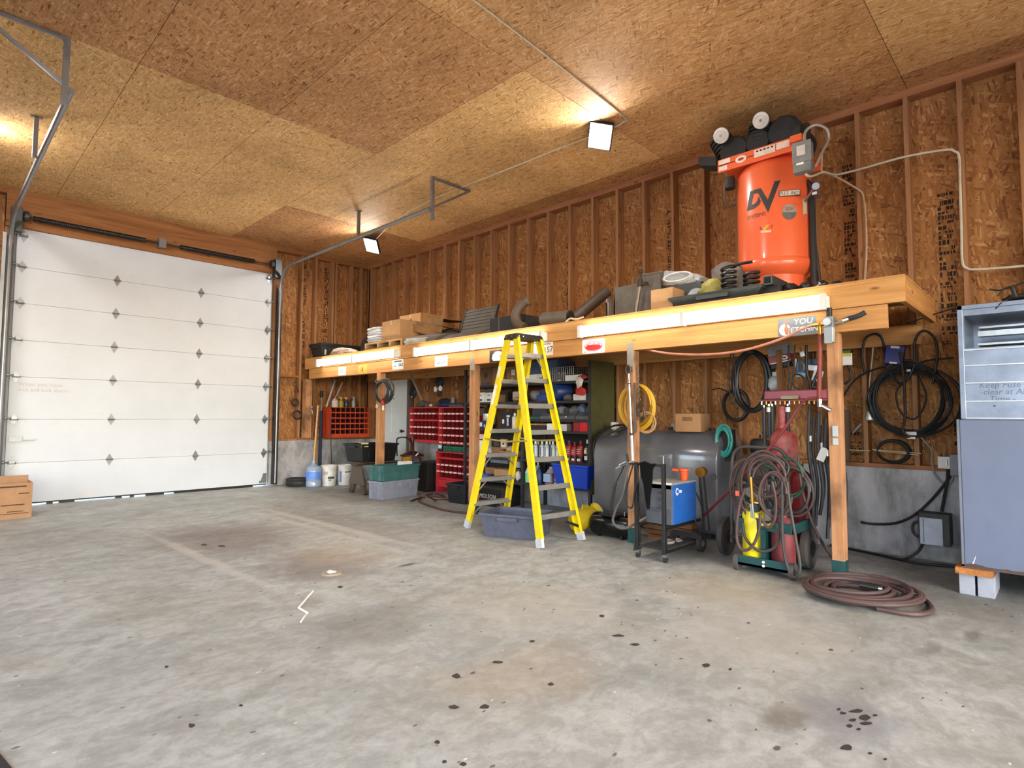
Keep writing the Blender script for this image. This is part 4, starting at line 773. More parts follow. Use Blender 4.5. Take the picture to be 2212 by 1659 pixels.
hose('loose_cable', [PX(x, y, 6.25) for x, y in ((1957, 700), (2000, 685), (2040, 672), (2080, 662))], .006, BLACK, 'thin dark cable running up to the furnace top from the loft end', 'cable')
hose('loose_cable', [PX(x, y, 6.2) for x, y in ((1945, 760), (1953, 830), (1955, 900), (1950, 930), (1965, 945))], .012, pm('#2a1d18', .5), 'dark brown hose end hanging straight through the big cable coil', 'hose')
hose('loose_cable', [PX(x, y, 6.22) for x, y in ((1950, 825), (1936, 850), (1945, 890), (1975, 905), (1995, 880), (2000, 850), (1985, 815))], .008, BLACK, 'single cable loop inside the big cable coil', 'cable')
bb = thing('blue_box', (6.3, 1.2, 1.75), 'small blue box hung among the cables left of the furnace', 'box'); q = M.Translation(PX(1933, 767, 6.28)) @ M.Rotation(R(8), 4, 'X'); B().bx(-.03, .03, -.075, .075, -.085, .085, q).build('body', pm('#16207a', .4), bb, bev=.006)
B().bx(-.032, -.03, -.035, .035, .06, .08, q).bx(-.032, -.03, -.03, .03, -.082, -.066, q).build('white_print', WHITE, bb)
hose('bell_wire', [PX(x, y, WX-.008) for x, y in ((1886, 750), (1884, 775), (1881, 800), (1878, 830), (1877, 860), (1878, 885))], .006, WCAB, 'white wire running down the stud left of the big cable coil', 'wire')
tl = thing('lamp_guard', (6.33, 1.43, 1.27), 'small clear lamp guard hanging at the end of the white wire', 'lamp guard'); p = PX(1879, 885, 6.35); B().lathe([(.02, 0), (.03, -.03), (.042, -.09), (.04, -.1)], p, Z, 12).build('guard', pm('#b9bcb8', .25, .3), tl, smooth=True); B().cyl(p, p+Z*.05, .018, seg=10).build('socket', BLACK, tl)
ct = thing('cardboard_tube', (6.33, 1.62, 1.1), 'dull brown tube standing upright on the sill right of the loft post', 'tube'); B().cyl((6.34, 1.60, .845), (6.36, 1.60, 1.35), .055, seg=16).build('tube', pm('#5f4a38', .8), ct, smooth=True)
sc_ = thing('tube_coil', (WX-.02, 1.19, .95), 'small flat coil of black tube standing on the sill plate', 'tube coil'); B().tube(coil((WX-.03, 1.20, .965), -Y, Z, .125, .10, 5, .08, (-.05, 0, 0), seed=6), .012, 6).build('coil', pm('#191919', .5), sc_, smooth=True)
for k, (y0, y1, z0, z1) in enumerate(((1.36, .98, .975, .955), (1.34, 1.0, .965, .94), (1.72, 1.38, .965, .96))):
    tag(B().cyl((WX-.08, y0, z0), (WX-.075, y1, z1), .005, seg=6).build('welding_rod', pm('#b7ab8a', .5)), ('upper pale rod laid across the small flat tube coil', 'lower pale rod laid across the small flat tube coil', 'thin pale rod between the brown tube and the tube coil')[k], 'rod', 'thin rods above the sill')
tag(B().cyl(PX(1842, 935, 6.35), PX(1860, 915, 6.36), .012, seg=8).build('steel_rod', STEEL), 'bright short steel rod slanting beside the brown tube', 'rod')
jb = thing('junction_box', (WX, .80, .88), 'white switch box with a lever by the left edge of the furnace', 'electrical box'); B().bx(WX-.08, WX, .77, .86, .83, .935).build('box', WHITE, jb, bev=.004); B().bx(WX-.1, WX-.08, .79, .80, .86, .91).build('lever', STEEL, jb)
jb2 = thing('junction_box', (WX, .7, .9), 'grey steel box behind the left edge of the furnace', 'electrical box'); B().bx(WX-.15, WX, .62, .765, .78, .96).build('box', pm('#6f7480', .5), jb2, bev=.004)
dc = thing('disconnect_box', (6.3, .9, .28), 'old pale electrical box with a dark side on the concrete wall', 'electrical box')
B().bx(6.22, 6.378, .775, 1.0, .165, .44).build('body', pm('#2e2e2b', .6, dirt='#55564f'), dc, bev=.008); B().bx(6.205, 6.22, .825, .992, .165, .40).build('cover', pm('#b4bccb', .45, dirt='#8c929f'), dc, bev=.01)
B().bx(6.2, 6.207, .96, .965, .18, .39).build('hinge_line', pm('#5d6470', .5), dc); B().tube(spline([(6.3, 1.0, .35), (6.3, 1.05, .32), (6.3, 1.05, .24), (6.3, 1.0, .2)], 5), .012, 8).build('conduit_loop', DARK, dc, smooth=True)
BC = pm('#17171a', .5)
hose('black_cable', [PX(x, y, 6.355) for x, y in ((1860, 1128), (1890, 1132), (1935, 1130), (1975, 1113), (2010, 1082), (2035, 1053), (2053, 1028))], .012, BC, 'thick black cable curving across the concrete wall up to the switch boxes', 'cable')
hose('black_cable', [PX(x, y, 6.34) for x, y in ((2048, 1012), (2046, 1040), (2040, 1075), (2034, 1105))], .013, BC, 'straight black cable from the switch boxes down to the old pale box', 'cable')
hose('grey_cable', [PX(x, y, 6.36) for x, y in ((1985, 940), (2005, 962), (2013, 975), (2013, 1000), (2022, 1028), (2042, 1047), (2055, 1040), (2058, 1025))], .008, pm('#8a8780', .5), 'grey cable looping down beside the white switch box', 'cable')
hose('floor_cable', [(6.35, 1.75, .012), (6.3, 1.55, .012), (6.22, 1.3, .012), (6.12, 1.0, .012), (6.2, .75, .012), (6.3, .55, .012), (6.35, .3, .012)], .012, BC, 'black cable lying along the foot of the concrete wall by the furnace', 'cable')
hose('floor_cable', [(6.3, .98, .16), (6.25, 1.02, .08), (6.2, 1.1, .014), (6.15, 1.15, .012)], .012, BC, 'short black lead dropping from the old pale box to the floor', 'cable')
# ---------------------------------------------------------------- air hose coil on the floor
HB = pm('#4e3b38', .6, dirt='#3d2f2d')
ah = thing('air_hose', (4.75, 1.1, 0), 'thick brown air hose coiled on the floor before the right loft post', 'hose')
c0 = V((4.72, 1.14, .018)); u = V((.16, -.38, 0)).normalized(); v = V((.42, .12, 0)).normalized()
pts = coil(c0, u, v, .25, .29, 7.2, .34, (0, 0, .05), 30, 4)+[]
B().tube(pts, .0155, 8).build('hose', HB, ah, smooth=True); B().tube(coil(c0+V((-.03, -.02, .028)), u, v, .33, .31, 4, .32, (0, 0, .03), 30, 12), .0155, 8).build('hose', HB, ah, smooth=True)
B().tube(spline([c0+u*.28+Z*.02, c0+u*.40+v*.05, c0+u*.42-v*.22, c0+u*.30-v*.36, c0+u*.1-v*.32], 8), .017, 8).build('hose', HB, ah, smooth=True)
B().cyl(c0+u*.02-v*.02+Z*.07, c0+u*.13-v*.05+Z*.065, .02, seg=10).build('sleeve', BLACK, ah, smooth=True); B().cyl(c0+u*.13-v*.05+Z*.065, c0+u*.155-v*.055+Z*.065, .016, seg=10).build('coupling', STEEL, ah)
# ---------------------------------------------------------------- regulator on the right post
rg = thing('air_regulator', (5.0, 1.36, 1.95), 'air regulator with gauge and clear bowl at the top of the right loft post', 'regulator')
gx = 4.99; GY = 1.345
B().bx(gx-.02, gx+.06, GY-.035, GY+.035, 1.985, 2.075).build('body', pm('#8d9193', .4, .5), rg, bev=.005); B().cyl((gx+.01, GY, 2.07), (gx+.01, GY, 2.145), .022, .02, 14).build('adjusting_knob', BLACK, rg, smooth=True)
B().cyl((gx-.02, GY+.005, 2.03), (gx-.045, GY+.005, 2.03), .032, seg=20).build('gauge', STEEL, rg, smooth=True); B().cyl((gx-.045, GY+.005, 2.03), (gx-.048, GY+.005, 2.03), .026, seg=20).build('gauge_face', pm('#c9cdd0', .3), rg)
B().cyl((gx+.01, GY, 1.985), (gx+.01, GY, 1.87), .038, .034, 16).build('bowl', pm('#b5b9b2', .2, .2), rg, smooth=True)
B().bx(gx-.035, gx-.028, GY-.028, GY+.028, 1.86, 1.985).bx(gx-.036, gx-.027, GY-.01, GY+.01, 1.89, 1.965).build('bowl_guard', GALV, rg)
B().cyl((gx+.01, GY+.035, 2.02), (gx+.01, GY+.13, 2.02), .014, seg=10).cyl((gx+.01, GY+.07, 2.03), (gx+.01, GY+.07, 1.93), .016, seg=10).build('brass_fitting', BRASS, rg)
B().cyl((gx+.01, GY-.035, 2.02), (gx, GY-.10, 2.03), .012, seg=10).cyl((gx, GY-.10, 2.03), (gx, GY-.14, 2.04), .02, seg=12).build('quick_coupler', CHROME, rg); B().tube(spline([(gx, GY-.13, 2.04), (gx, GY-.2, 2.055), (gx+.01, GY-.25, 2.08)], 5), .02, 10).build('coupler_sleeve', DARK, rg, smooth=True)
B().tube([(gx+.01, GY+.07, 1.94), (gx+.005, GY+.075, 1.75), (gx, GY+.085, 1.47), (gx, GY+.085, 1.42)], .018, 10).build('drop_hose', pm('#7a2f22', .5), rg, smooth=True); B().cyl((gx, GY+.085, 1.42), (gx, GY+.085, 1.36), .02, seg=10).cyl((gx, GY+.085, 1.38), (gx-.01, GY+.0, 1.33), .016, seg=10).build('lower_coupler', CHROME, rg)
hose('copper_hose', [(gx+.01, GY+.125, 2.02), PX(1730, 712, 4.99), PX(1680, 735, 5.0), PX(1600, 758, 5.0), PX(1520, 766, 5.0), PX(1450, 764, 5.02), PX(1410, 758, 5.08), PX(1395, 755, 5.16)], .011, pm('#c2806a', .4), 'slack pink air hose sagging below the loft beam to the air regulator', 'hose', n=10)
hose('red_air_hose', [PX(x, y, xx) for x, y, xx in ((1772, 860, 5.0), (1745, 862, 4.98), (1725, 880, 4.98), (1695, 925, 4.96), (1660, 970, 4.95), (1620, 1010, 4.95), (1585, 1050, 5.0), (1550, 1085, 5.1), (1520, 1115, 5.25))], .012, pm('#6a2424', .5), 'dark red hose stretched diagonally from the post down past the gas cart', 'hose')
for z0, z1, lb in ((1.125, 1.21, 'upper'), (1.06, 1.11, 'lower')): tag(B().bx(5.055, 5.0625, 1.32, 1.36, z0, z1).build('tag_plate', pm('#a9b4b8', .4), bev=.001), lb+' small metal tag nailed to the right loft post', 'tag')
# ---------------------------------------------------------------- fuel tank
TG = pm('#66676d', .2, .15, .10, 3, '#4a4947', .45, coat=.5)
ft = thing('fuel_tank', (6.0, 3.36, 0), 'large grey oval fuel tank lying under the loft behind the welder', 'tank')
def obround(rt_, rb, w_, z0_, z1_, n=10):
    out = []
    for cx0, cz0, r_, a0 in ((w_-rt_, z1_-rt_, rt_, 0), (-w_+rt_, z1_-rt_, rt_, 90), (-w_+rb, z0_+rb, rb, 180), (w_-rb, z0_+rb, rb, 270)):
        out += [(cx0+r_*cos(R(a0+90*i/n)), cz0+r_*sin(R(a0+90*i/n))) for i in range(n+1)]
    return out
zc_, xc_ = .595, 6.015
def obsec(y, k): return [V((xc_+a*k, y, zc_+b_*k)) for a, b_ in obround(.31, .2, .345, -.555, .535)]
bm = B(); secs = [obsec(y, k) for y, k in ((2.56, .55), (2.585, .9), (2.60, .985), (2.61, 1), (3.36, 1), (4.12, 1), (4.13, .985), (4.145, .9), (4.17, .55))]; n = len(secs[0])
vs = [p for s_ in secs for p in s_]; fs = [(k*n+i, k*n+(i+1) % n, k*n+n+(i+1) % n, k*n+n+i) for k in range(len(secs)-1) for i in range(n)]+[tuple(range(n)), tuple(range((len(secs)-1)*n, len(secs)*n))]
bm.add(vs, fs).build('shell', TG, ft, smooth=True, ang=60)
for y in (2.75, 3.95):
    for x in (5.82, 6.2): B().bx(x-.02, x+.02, y-.02, y+.02, 0, .14).build('leg', DARK, ft)
for y in (3.9, 3.3, 2.8): B().cyl((xc_, y, 1.12), (xc_, y, 1.16), .03, seg=12).build('filler_cap', DARK, ft)
cy_ = PX(1498, 872, 5.85)
kb, mt, hx, hy, h = carton('cardboard_box', 5.76, 2.83, 3.11, 1.115, 1.31, .28, KRAFT, 'brown carton sitting tilted on top of the grey fuel tank', seam=False, rz=6)
B().bx(-hx-.001, -hx, -.05, .06, h-.08, h-.035, mt).build('handle_cutout', pm('#7d5a3a', .8), kb)
ng = thing('fuel_nozzle', (5.75, 3.85, 1.1), 'black fuel nozzle and hose lying on the left end of the fuel tank', 'nozzle'); B().tube(spline([PX(1322, 940, 5.72), PX(1335, 930, 5.74), PX(1350, 925, 5.78), PX(1375, 920, 5.85)], 5), .022, 10).build('body', BLACK, ng, smooth=True); B().cyl(PX(1322, 940, 5.71), PX(1332, 936, 5.71), .024, seg=10).build('spout', STEEL, ng)
hose('fuel_hose', [PX(x, y, 5.7) for x, y in ((1283, 990), (1283, 960), (1295, 940), (1320, 922), (1345, 918), (1375, 922))], .012, BLACK, 'black fuel hose draped over the left end of the fuel tank', 'hose')
for k, (px, py, s, c_, lb) in enumerate(((1328, 918, .055, '#c9c6bd', 'small white bottle standing behind the fuel nozzle'), (1458, 922, .05, '#a39c8b', 'small pale block on the fuel tank left of the tilted carton'), (1412, 925, .035, '#b9b4a6', 'scrap of white plastic on the fuel tank below the yellow cord'))):
    p = PX(px, py, 6.05); t = thing('tank_clutter', (p.x, p.y, 1.13), lb, 'clutter'); B().bx(p.x-s*.6, p.x+s*.6, p.y-s*.7, p.y+s*.7, 1.12, 1.13+s*1.4).build('body', pm(c_, .5), t, bev=.008)
# ---------------------------------------------------------------- cord, chain and torque wrench on the middle post
YC = pm('#c99a24', .5, dirt='#8f6d1c')
yc = thing('extension_cord', (5.18, 3.19, 1.6), 'yellow extension cord coil hanging on the middle loft post', 'extension cord')
for k, s in enumerate((3, 5, 8)): B().tube(coil((5.20+.02*k, 3.25, 1.385), -Y, Z, .205-.02*k, .23-.015*k, 4, .12, (.02, 0, -.01), 24, s), .009, 6).build('loop', YC, yc, smooth=True)
B().tube(coil((5.2, 3.14, 1.22), -Y, Z, .10, .09, 2.2, .15, (.02, 0, -.02), 20, 2), .008, 6).build('loose_loop', pm('#b98f58', .5), yc, smooth=True); B().bx(5.05, 5.21, 3.26, 3.28, 1.585, 1.61).build('hook', STEEL, yc)
ch = thing('chain', (5.1, 3.15, 1.8), 'grey chain with a hook hanging on the right side of the middle loft post', 'chain')
cpts = [PX(x, y, 5.10) for x, y in ((1376, 790), (1380, 812), (1384, 832), (1386, 850), (1382, 866))]
for k in range(14):
    a = cpts[0].lerp(cpts[-1], k/14); b_ = cpts[0].lerp(cpts[-1], (k+1.3)/14); dr = (b_-a).normalized(); sd = (Y if k % 2 else X)*.009
    B().tube([a+sd, a+dr*.018+sd, b_-dr*.006, a+dr*.018-sd, a-sd, a-dr*.006], .0035, 5, True).build('link', pm('#6e6a62', .4, .8), ch)
B().tube(spline([cpts[-1], PX(1378, 885, 5.1), PX(1384, 905, 5.1), PX(1392, 900, 5.1), PX(1390, 880, 5.1)], 5), [.012]*5+[.01]*16, 8).build('hook', pm('#4d4943', .4, .8), ch, smooth=True)
sr = thing('strap', (5.11, 3.14, 1.5), 'dark worn strap hanging straight down the middle loft post', 'strap'); B().prism([(-.012, 0), (.012, 0), (.02, -.5), (-.006, -.52)], (5.045, 3.165, 1.62), -Y, Z, -X*.004).build('strap', pm('#5a4f46', .8), sr)
tw = thing('torque_wrench', (5.03, 3.21, 1.3), 'long bright torque wrench hanging on the middle loft post', 'wrench')
a, e = PX(1358, 798, 5.035), PX(1367, 995, 5.035); L_ = lambda t: a.lerp(e, t)
B().cyl(L_(.12), L_(.72), .011, seg=12).build('shaft', CHROME, tw, smooth=True); B().cyl(L_(.72), L_(1), .017, seg=12).build('grip', pm('#c9cbd6', .3, .5), tw, smooth=True)
B().prism(el(.034, .05, 20), L_(.0)+X*.012-Z*.0, -Y, Z, -X*.022).build('ratchet_head', CHROME, tw, bev=.004); B().prism(el(.02, .032, 16), L_(.0)-X*.0105, -Y, Z, -X*.003).build('head_cover', BLACK, tw); B().cyl(L_(.05), L_(.14), .018, .012, 12).build('neck', CHROME, tw)
B().cyl(L_(.15), L_(.165), .014, seg=10).cyl(L_(.7), L_(.725), .02, seg=12).build('collar', BLACKM, tw)
# ---------------------------------------------------------------- welder on its cart
wc = thing('welder_cart', (4.9, 2.69, 0), 'black wheeled steel cart carrying the blue welder', 'cart'); CBK = pm('#0e0f11', .5, dirt='#2b2a29')
fy = (2.86, 2.585); fx, rx_ = 4.58, 5.20
for y in fy:
    B().bx(fx-.016, fx+.016, y-.016, y+.016, .07, .86).build('upright', CBK, wc, bev=.003)
    B().tube([(fx+.02, y, .285)]+[(fx+.03, y, .27), (fx+.025, y, .12), (fx+.05, y, .085), (rx_, y, .085)], .014, 8).build('side_tube', CBK, wc, smooth=True)
    B().bx(fx, rx_+.05, y-.014, y+.014, .28, .305).build('shelf_rail', CBK, wc)
B().tube([(fx, fy[0], .845), (fx, fy[1], .845)], .013, 8).build('handle_bar', CBK, wc); B().bx(fx, rx_, fy[1], fy[0], .098, .104).build('lower_shelf', pm('#3b3a39', .6, dirt='#5d5a55'), wc)
B().bx(fx+.1, rx_+.02, fy[1], fy[0], .30, .306).build('upper_shelf', CBK, wc)
for y in fy:
    cst = B().cyl((fx+.02, y-.012, .028), (fx+.02, y+.012, .028), .028, seg=16).build('caster', RUB, wc, smooth=True); B().bx(fx+.0, fx+.04, y-.018, y+.018, .045, .08).build('fork', STEEL, cst)
    wh = B().cyl((rx_+.02, y-.045, .075), (rx_+.02, y-.01, .075), .075, seg=24).build('rear_wheel', RUB, wc, smooth=True); B().cyl((rx_+.02, y-.048, .075), (rx_+.02, y-.008, .075), .03, seg=14).build('hub', GALV, wh)
B().tube([(rx_+.02, fy[0], .075), (rx_+.02, fy[1], .075)], .01, 8).bx(rx_-.02, rx_+.06, fy[1]-.05, fy[0], .12, .16).build('axle', CBK, wc)
B().cyl((fx, fy[1]+.0, .86), (fx, fy[1], .93), .008, seg=8).cyl((fx, fy[1]-.035, .93), (fx, fy[1]+.045, .925), .006, seg=8).build('tee_handle', STEEL, wc)
wd = thing('welder', (4.95, 2.69, .306), 'blue welding machine with a grey front panel on the black cart', 'welder'); BLU = pm('#1d58a8', .4, dirt='#17427c')
B().bx(4.72, 5.16, 2.57, 2.84, .308, .665).build('case', BLU, wd, bev=.006); B().bx(4.70, 4.722, 2.575, 2.835, .31, .665).build('front_panel', pm('#55585f', .5), wd, bev=.003); B().bx(4.715, 5.165, 2.565, 2.845, .662, .682).build('top_lid', pm('#8d8c86', .4, dirt='#5f5d58'), wd, bev=.004); B().bx(4.70, 4.715, 2.58, 2.83, .625, .68).build('top_strip', pm('#cfd0cf', .4), wd)
for z in (.59, .53, .465): B().cyl((4.70, 2.66, z), (4.685, 2.66, z), .018, seg=14).build('dial', pm('#3c3f45', .4), wd)
B().bx(4.685, 4.70, 2.585, 2.825, .43, .445).bx(4.69, 4.70, 2.585, 2.83, .31, .42).build('lower_panel', pm('#4a4d55', .5), wd)
B().prism(el(.03, .034, 16), (4.79, 2.5685, .60), X, Z, -Y*.001).prism([(.015, -.014), (.08, -.018), (.085, .01), (.015, .012)], (4.79, 2.5685, .60), X, Z, -Y*.001).build('logo', pm('#b9c2cf', .5), wd); B().prism(el(.015, .017, 12), (4.79, 2.567, .603), X, Z, -Y*.001).build('logo_hole', BLU, wd)
HSE = pm('#4a4a46', .6, dirt='#6b6861')
hose('welding_lead', [PX(x, y, xx) for x, y, xx in ((1396, 1118, 4.69), (1380, 1126, 4.62), (1355, 1140, 4.58), (1335, 1139, 4.57), (1324, 1125, 4.57), (1330, 1100, 4.56), (1345, 1070, 4.56), (1350, 1045, 4.55), (1357, 1010, 4.55), (1366, 1001, 4.56), (1375, 1006, 4.58))], .012, HSE, 'grey welding lead looping left from the blue welder to the cart upright', 'cable')
hose('welding_gun', [PX(x, y, 4.53) for x, y in ((1372, 1001), (1352, 1003), (1342, 1020), (1330, 1045), (1326, 1065), (1322, 1085), (1319, 1110))], [.006]*24+[.014]*20+[.005]*5, BLACK, 'black welding torch hanging from the left cart upright', 'torch')
hose('ground_lead', [PX(x, y, 4.55) for x, y in ((1368, 1002), (1360, 1030), (1353, 1060), (1352, 1085), (1360, 1097), (1367, 1092), (1370, 1065), (1378, 1035), (1376, 1008))], .007, BLACK, 'thin black lead looped around the left cart upright', 'cable')
hose('ground_lead', [PX(x, y, 4.56) for x, y in ((1373, 1002), (1380, 1040), (1382, 1075), (1376, 1105), (1372, 1130), (1370, 1190))], .006, BLACK, 'black lead hanging straight down inside the left cart upright', 'cable')
gc = thing('ground_clamp', (4.53, 2.9, .85), 'grey metal clamp with spread jaws hooked on top of the left cart upright', 'clamp'); B().tube([PX(1331, 1013, 4.52), PX(1350, 1003, 4.52), PX(1366, 999, 4.54)], .008, 6).build('upper_jaw', STEEL, gc); B().tube([PX(1338, 1005, 4.52), PX(1352, 998, 4.52), PX(1366, 999, 4.54)], .006, 6).build('lower_jaw', STEEL, gc); B().cyl(PX(1354, 980, 4.53), PX(1357, 997, 4.53), .011, seg=8).build('grip', BLACK, gc)
gl = thing('cloth_glove', (4.56, 2.74, .8), 'black cloth draped over the handle bar of the welder cart', 'cloth')
gl_pts = [(1382, 999), (1392, 996), (1405, 1002), (1415, 1001), (1414, 1006), (1409, 1015), (1408, 1040), (1404, 1070), (1402, 1100), (1398, 1100), (1394, 1078), (1390, 1045), (1385, 1030), (1383, 1010)]
B().prism([(-(PX(x, y, 4.555).y-2.74), PX(x, y, 4.555).z) for x, y in gl_pts], (4.545, 2.74, 0), -Y, Z, X*.03).build('cloth', pm('#08090a', 1.0, var=.3, bump=.4, spec=.2), gl, bev=.008)
op = thing('orange_cup', (4.95, 2.62, .685), 'orange plastic cup sitting on top of the blue welder', 'cup'); B().lathe([(.03, 0), (.042, .085), (.05, .09), (.05, .105), (.042, .105)], (5.02, 2.62, .683), Z, 16).bx(4.98, 5.06, 2.655, 2.72, .765, .785).build('cup', pm('#e0572a', .45), op, smooth=True)
rg2 = thing('gas_regulator', (5.25, 2.56, .75), 'brass gas regulator with a round gauge behind the orange cup', 'regulator'); B().cyl((5.2, 2.55, .75), (5.26, 2.55, .75), .05, seg=16).build('body', BRASS, rg2, smooth=True); B().cyl((5.23, 2.43, .71), (5.20, 2.425, .71), .03, seg=16).build('gauge', BLACKM, rg2, smooth=True); B().cyl((5.25, 2.56, .72), (5.27, 2.52, .2), .03, seg=12).build('cylinder_neck', DARK, rg2)
hose('supply_lead', [PX(x, y, 5.1) for x, y in ((1450, 1040), (1462, 1048), (1478, 1060), (1487, 1080), (1495, 1110), (1505, 1130))], .007, BLACK, 'black power cord trailing over the side of the blue welder', 'cable'); hose('supply_lead', [PX(x, y, 5.25) for x, y in ((1480, 1035), (1500, 1060), (1515, 1090), (1518, 1120), (1510, 1160))], .009, BLACK, 'black lead falling behind the blue welder to its rear wheel', 'cable')
for k, (x, y) in enumerate(((4.86, 2.7), (4.98, 2.66))): tag(B().tube(coil((x, y, .116), X, Y, .06-.02*k, .05-.02*k, 2.5-k, .2, (0, 0, .02), 16, k+3), .009, 6).build('lead_coil', pm('#77736c', .6), smooth=True), ('heap of grey lead on the lower shelf of the welder cart', 'small pale ring on the lower shelf of the welder cart')[k], 'cable')
hw = wood('shelf_scrap', '#5d3f2a', '#8a6040', 1, 10)
for k, z in enumerate((.0, .05, .10, .15)): tag(B().bx(5.42, 5.52, 2.75, 3.25+.03*k, z+.0, z+.042).build('timber_offcut', hw), ('bottom', 'second', 'third', 'top')[k]+' timber offcut of the stack on the floor behind the welder cart', 'timber', 'offcuts behind the welder cart')
bt = thing('air_tank', (5.1, 3.46, 0), 'glossy black cylinder tank lying between the yellow jug and the middle post', 'tank'); B().lathe([(.06, 0), (.11, .015), (.125, .05), (.125, .44), (.11, .475), (.06, .49)], (5.20, 3.275, .128), V((-.08, .99, 0)), 24).build('shell', pm('#101114', .22, .2, .1), bt, smooth=True); B().bx(5.05, 5.27, 3.4, 3.62, .235, .25).bx(5.1, 5.2, 3.36, 3.38, 0, .04).bx(5.1, 5.2, 3.65, 3.67, 0, .04).build('foot', BLACK, bt)
for y in (3.36, 3.64): B().cyl((5.15, y, .24), (5.15, y, .285), .008, seg=8).build('valve', STEEL, bt)
# ---------------------------------------------------------------- gas welding cart
ga = thing('gas_cart', (5.05, 1.84, 0), 'green gas welding trolley with large wheels, buried in hoses', 'cart')
B().bx(4.80, 5.3, 1.62, 2.03, .05, .075).bx(4.80, 4.815, 1.62, 2.03, .05, .13).build('base', GREENP, ga, bev=.003)
for z in (.075, .105): B().cyl((4.80, 1.82, z), (4.795, 1.82, z), .011, seg=10).build('bolt', WHITE, ga)
for y in (2.045, 1.605):
    w_ = B().cyl((4.83, y-.016, .065), (4.83, y+.016, .065), .065, seg=24).build('small_wheel', pm('#46413f', .8), ga, smooth=True); B().cyl((4.83, y-.02, .065), (4.83, y+.02, .065), .02, seg=12).build('hub', DARK, w_)
for y in (2.33, 1.62):
    w_ = B().lathe([(.06, -.03), (.15, -.03), (.172, -.022), (.175, 0), (.172, .022), (.15, .03), (.06, .03)], (5.27, y, .176), Y, 32).build('large_wheel', pm('#363331', .85, dirt='#544f4a'), ga, smooth=True); B().cyl((5.27, y-.033, .176), (5.27, y+.033, .176), .07, seg=18).build('hub', BLACK, w_)
B().cyl((5.27, 2.31, .176), (5.27, 1.62, .176), .012, seg=8).build('axle', DARK, ga)
B().tube([(5.27, 2.29, .12), (5.35, 2.30, .86)]+arc((5.36, 2.18, .88), Y, Z, .12, .12, 0, 90, 6)+arc((5.36, 1.93, .88), Y, Z, .12, .12, 90, 180, 6)+[(5.36, 1.81, .8), (5.27, 1.75, .12)], .016, 10).build('handle', pm('#3c3836', .5, dirt='#5d5752'), ga, smooth=True)
B().bx(4.86, 4.875, 1.60, 2.06, .345, .425).bx(4.86, 5.3, 1.6, 1.615, .345, .425).bx(4.86, 5.3, 2.045, 2.06, .345, .425).build('retaining_band', GREENP, ga)
B().bx(4.853, 4.86, 1.77, 1.86, .385, .42).build('yellow_label', pm('#d8c62d', .5), ga); B().bx(4.84, 5.1, 1.815, 1.855, .075, .36).build('divider', GREENP, ga)
def bottle(name, c, r, h, mat, label, neck=True, cap=None):
    t = thing(name, c, label, 'gas cylinder'); B().lathe([(r*.9, 0), (r, .02), (r, h), (r*.93, h+r*.35), (r*.7, h+r*.7), (r*.38, h+r*.95), (r*.35, h+r*1.1)], c, Z, 28).build('body', mat, t, smooth=True)
    if cap: B().lathe([(r*.42, 0), (r*.42, .03), (r*.36, .05), (r*.4, .16), (r*.34, .2), (.01, .21)], (c[0], c[1], c[2]+h+r*1.0), Z, 20).build('valve_cap', cap, t, smooth=True)
    else: B().cyl((c[0], c[1], c[2]+h+r), (c[0], c[1], c[2]+h+r+.07), .02, seg=10).cyl((c[0]-.04, c[1], c[2]+h+r+.045), (c[0]+.02, c[1], c[2]+h+r+.045), .014, seg=10).build('valve', BRASS, t)
    return t
bottle('gas_cylinder', (4.93, 1.945, .076), .088, .37, pm('#e3d51f', .4, dirt='#a89c22', damt=.25), 'yellow gas cylinder standing on the gas trolley base')
bottle('gas_cylinder', (4.95, 1.715, .076), .092, .30, pm('#6e2a30', .55, dirt='#8f5a5a'), 'dull maroon gas cylinder beside the yellow one on the trolley')
RC = pm('#a03035', .4, dirt='#c99a8e', damt=.5)
bottle('gas_cylinder', (5.63, 1.93, 0), .118, 1.06, RC, 'tall red gas cylinder with a capped neck behind the gas trolley', cap=RC)
bottle('gas_cylinder', (5.50, 1.74, 0), .09, .72, pm('#7c1218', .4), 'dark red gas cylinder at the right behind the gas trolley')
hoseR, hoseG, hoseD = pm('#4f3a38', .6, dirt='#3b302e'), pm('#2c4436', .6, dirt='#414a3f'), pm('#3b3936', .6)
gh = thing('gas_hoses', (4.9, 1.83, .65), 'tangle of red and green gas hoses looped over the gas trolley', 'hoses')
for k, (y, z, ru, rv, t_, m_, x, s) in enumerate(((1.84, .70, .17, .27, 2, hoseR, 4.83, 1), (1.80, .80, .13, .14, 2.5, hoseR, 4.80, 2), (1.73, .66, .10, .16, 2, hoseR, 4.79, 5), (1.92, .72, .18, .17, 3, hoseG, 4.96, 3), (1.70, .78, .15, .17, 3, hoseG, 5.0, 4), (1.98, .67, .14, .22, 2, hoseR, 4.93, 6), (1.66, .70, .16, .20, 3, hoseD, 4.97, 7), (1.84, .86, .16, .10, 3, hoseD, 4.95, 8), (1.95, .62, .10, .10, 2.5, hoseD, 4.87, 9))):
    B().tube(coil((x, y, z), -Y, Z, ru, rv, t_, .16, (.05, 0, -.02), 24, s, (.02, 0, 0)), .0105, 7).build('hose_loop', m_, gh, smooth=True)
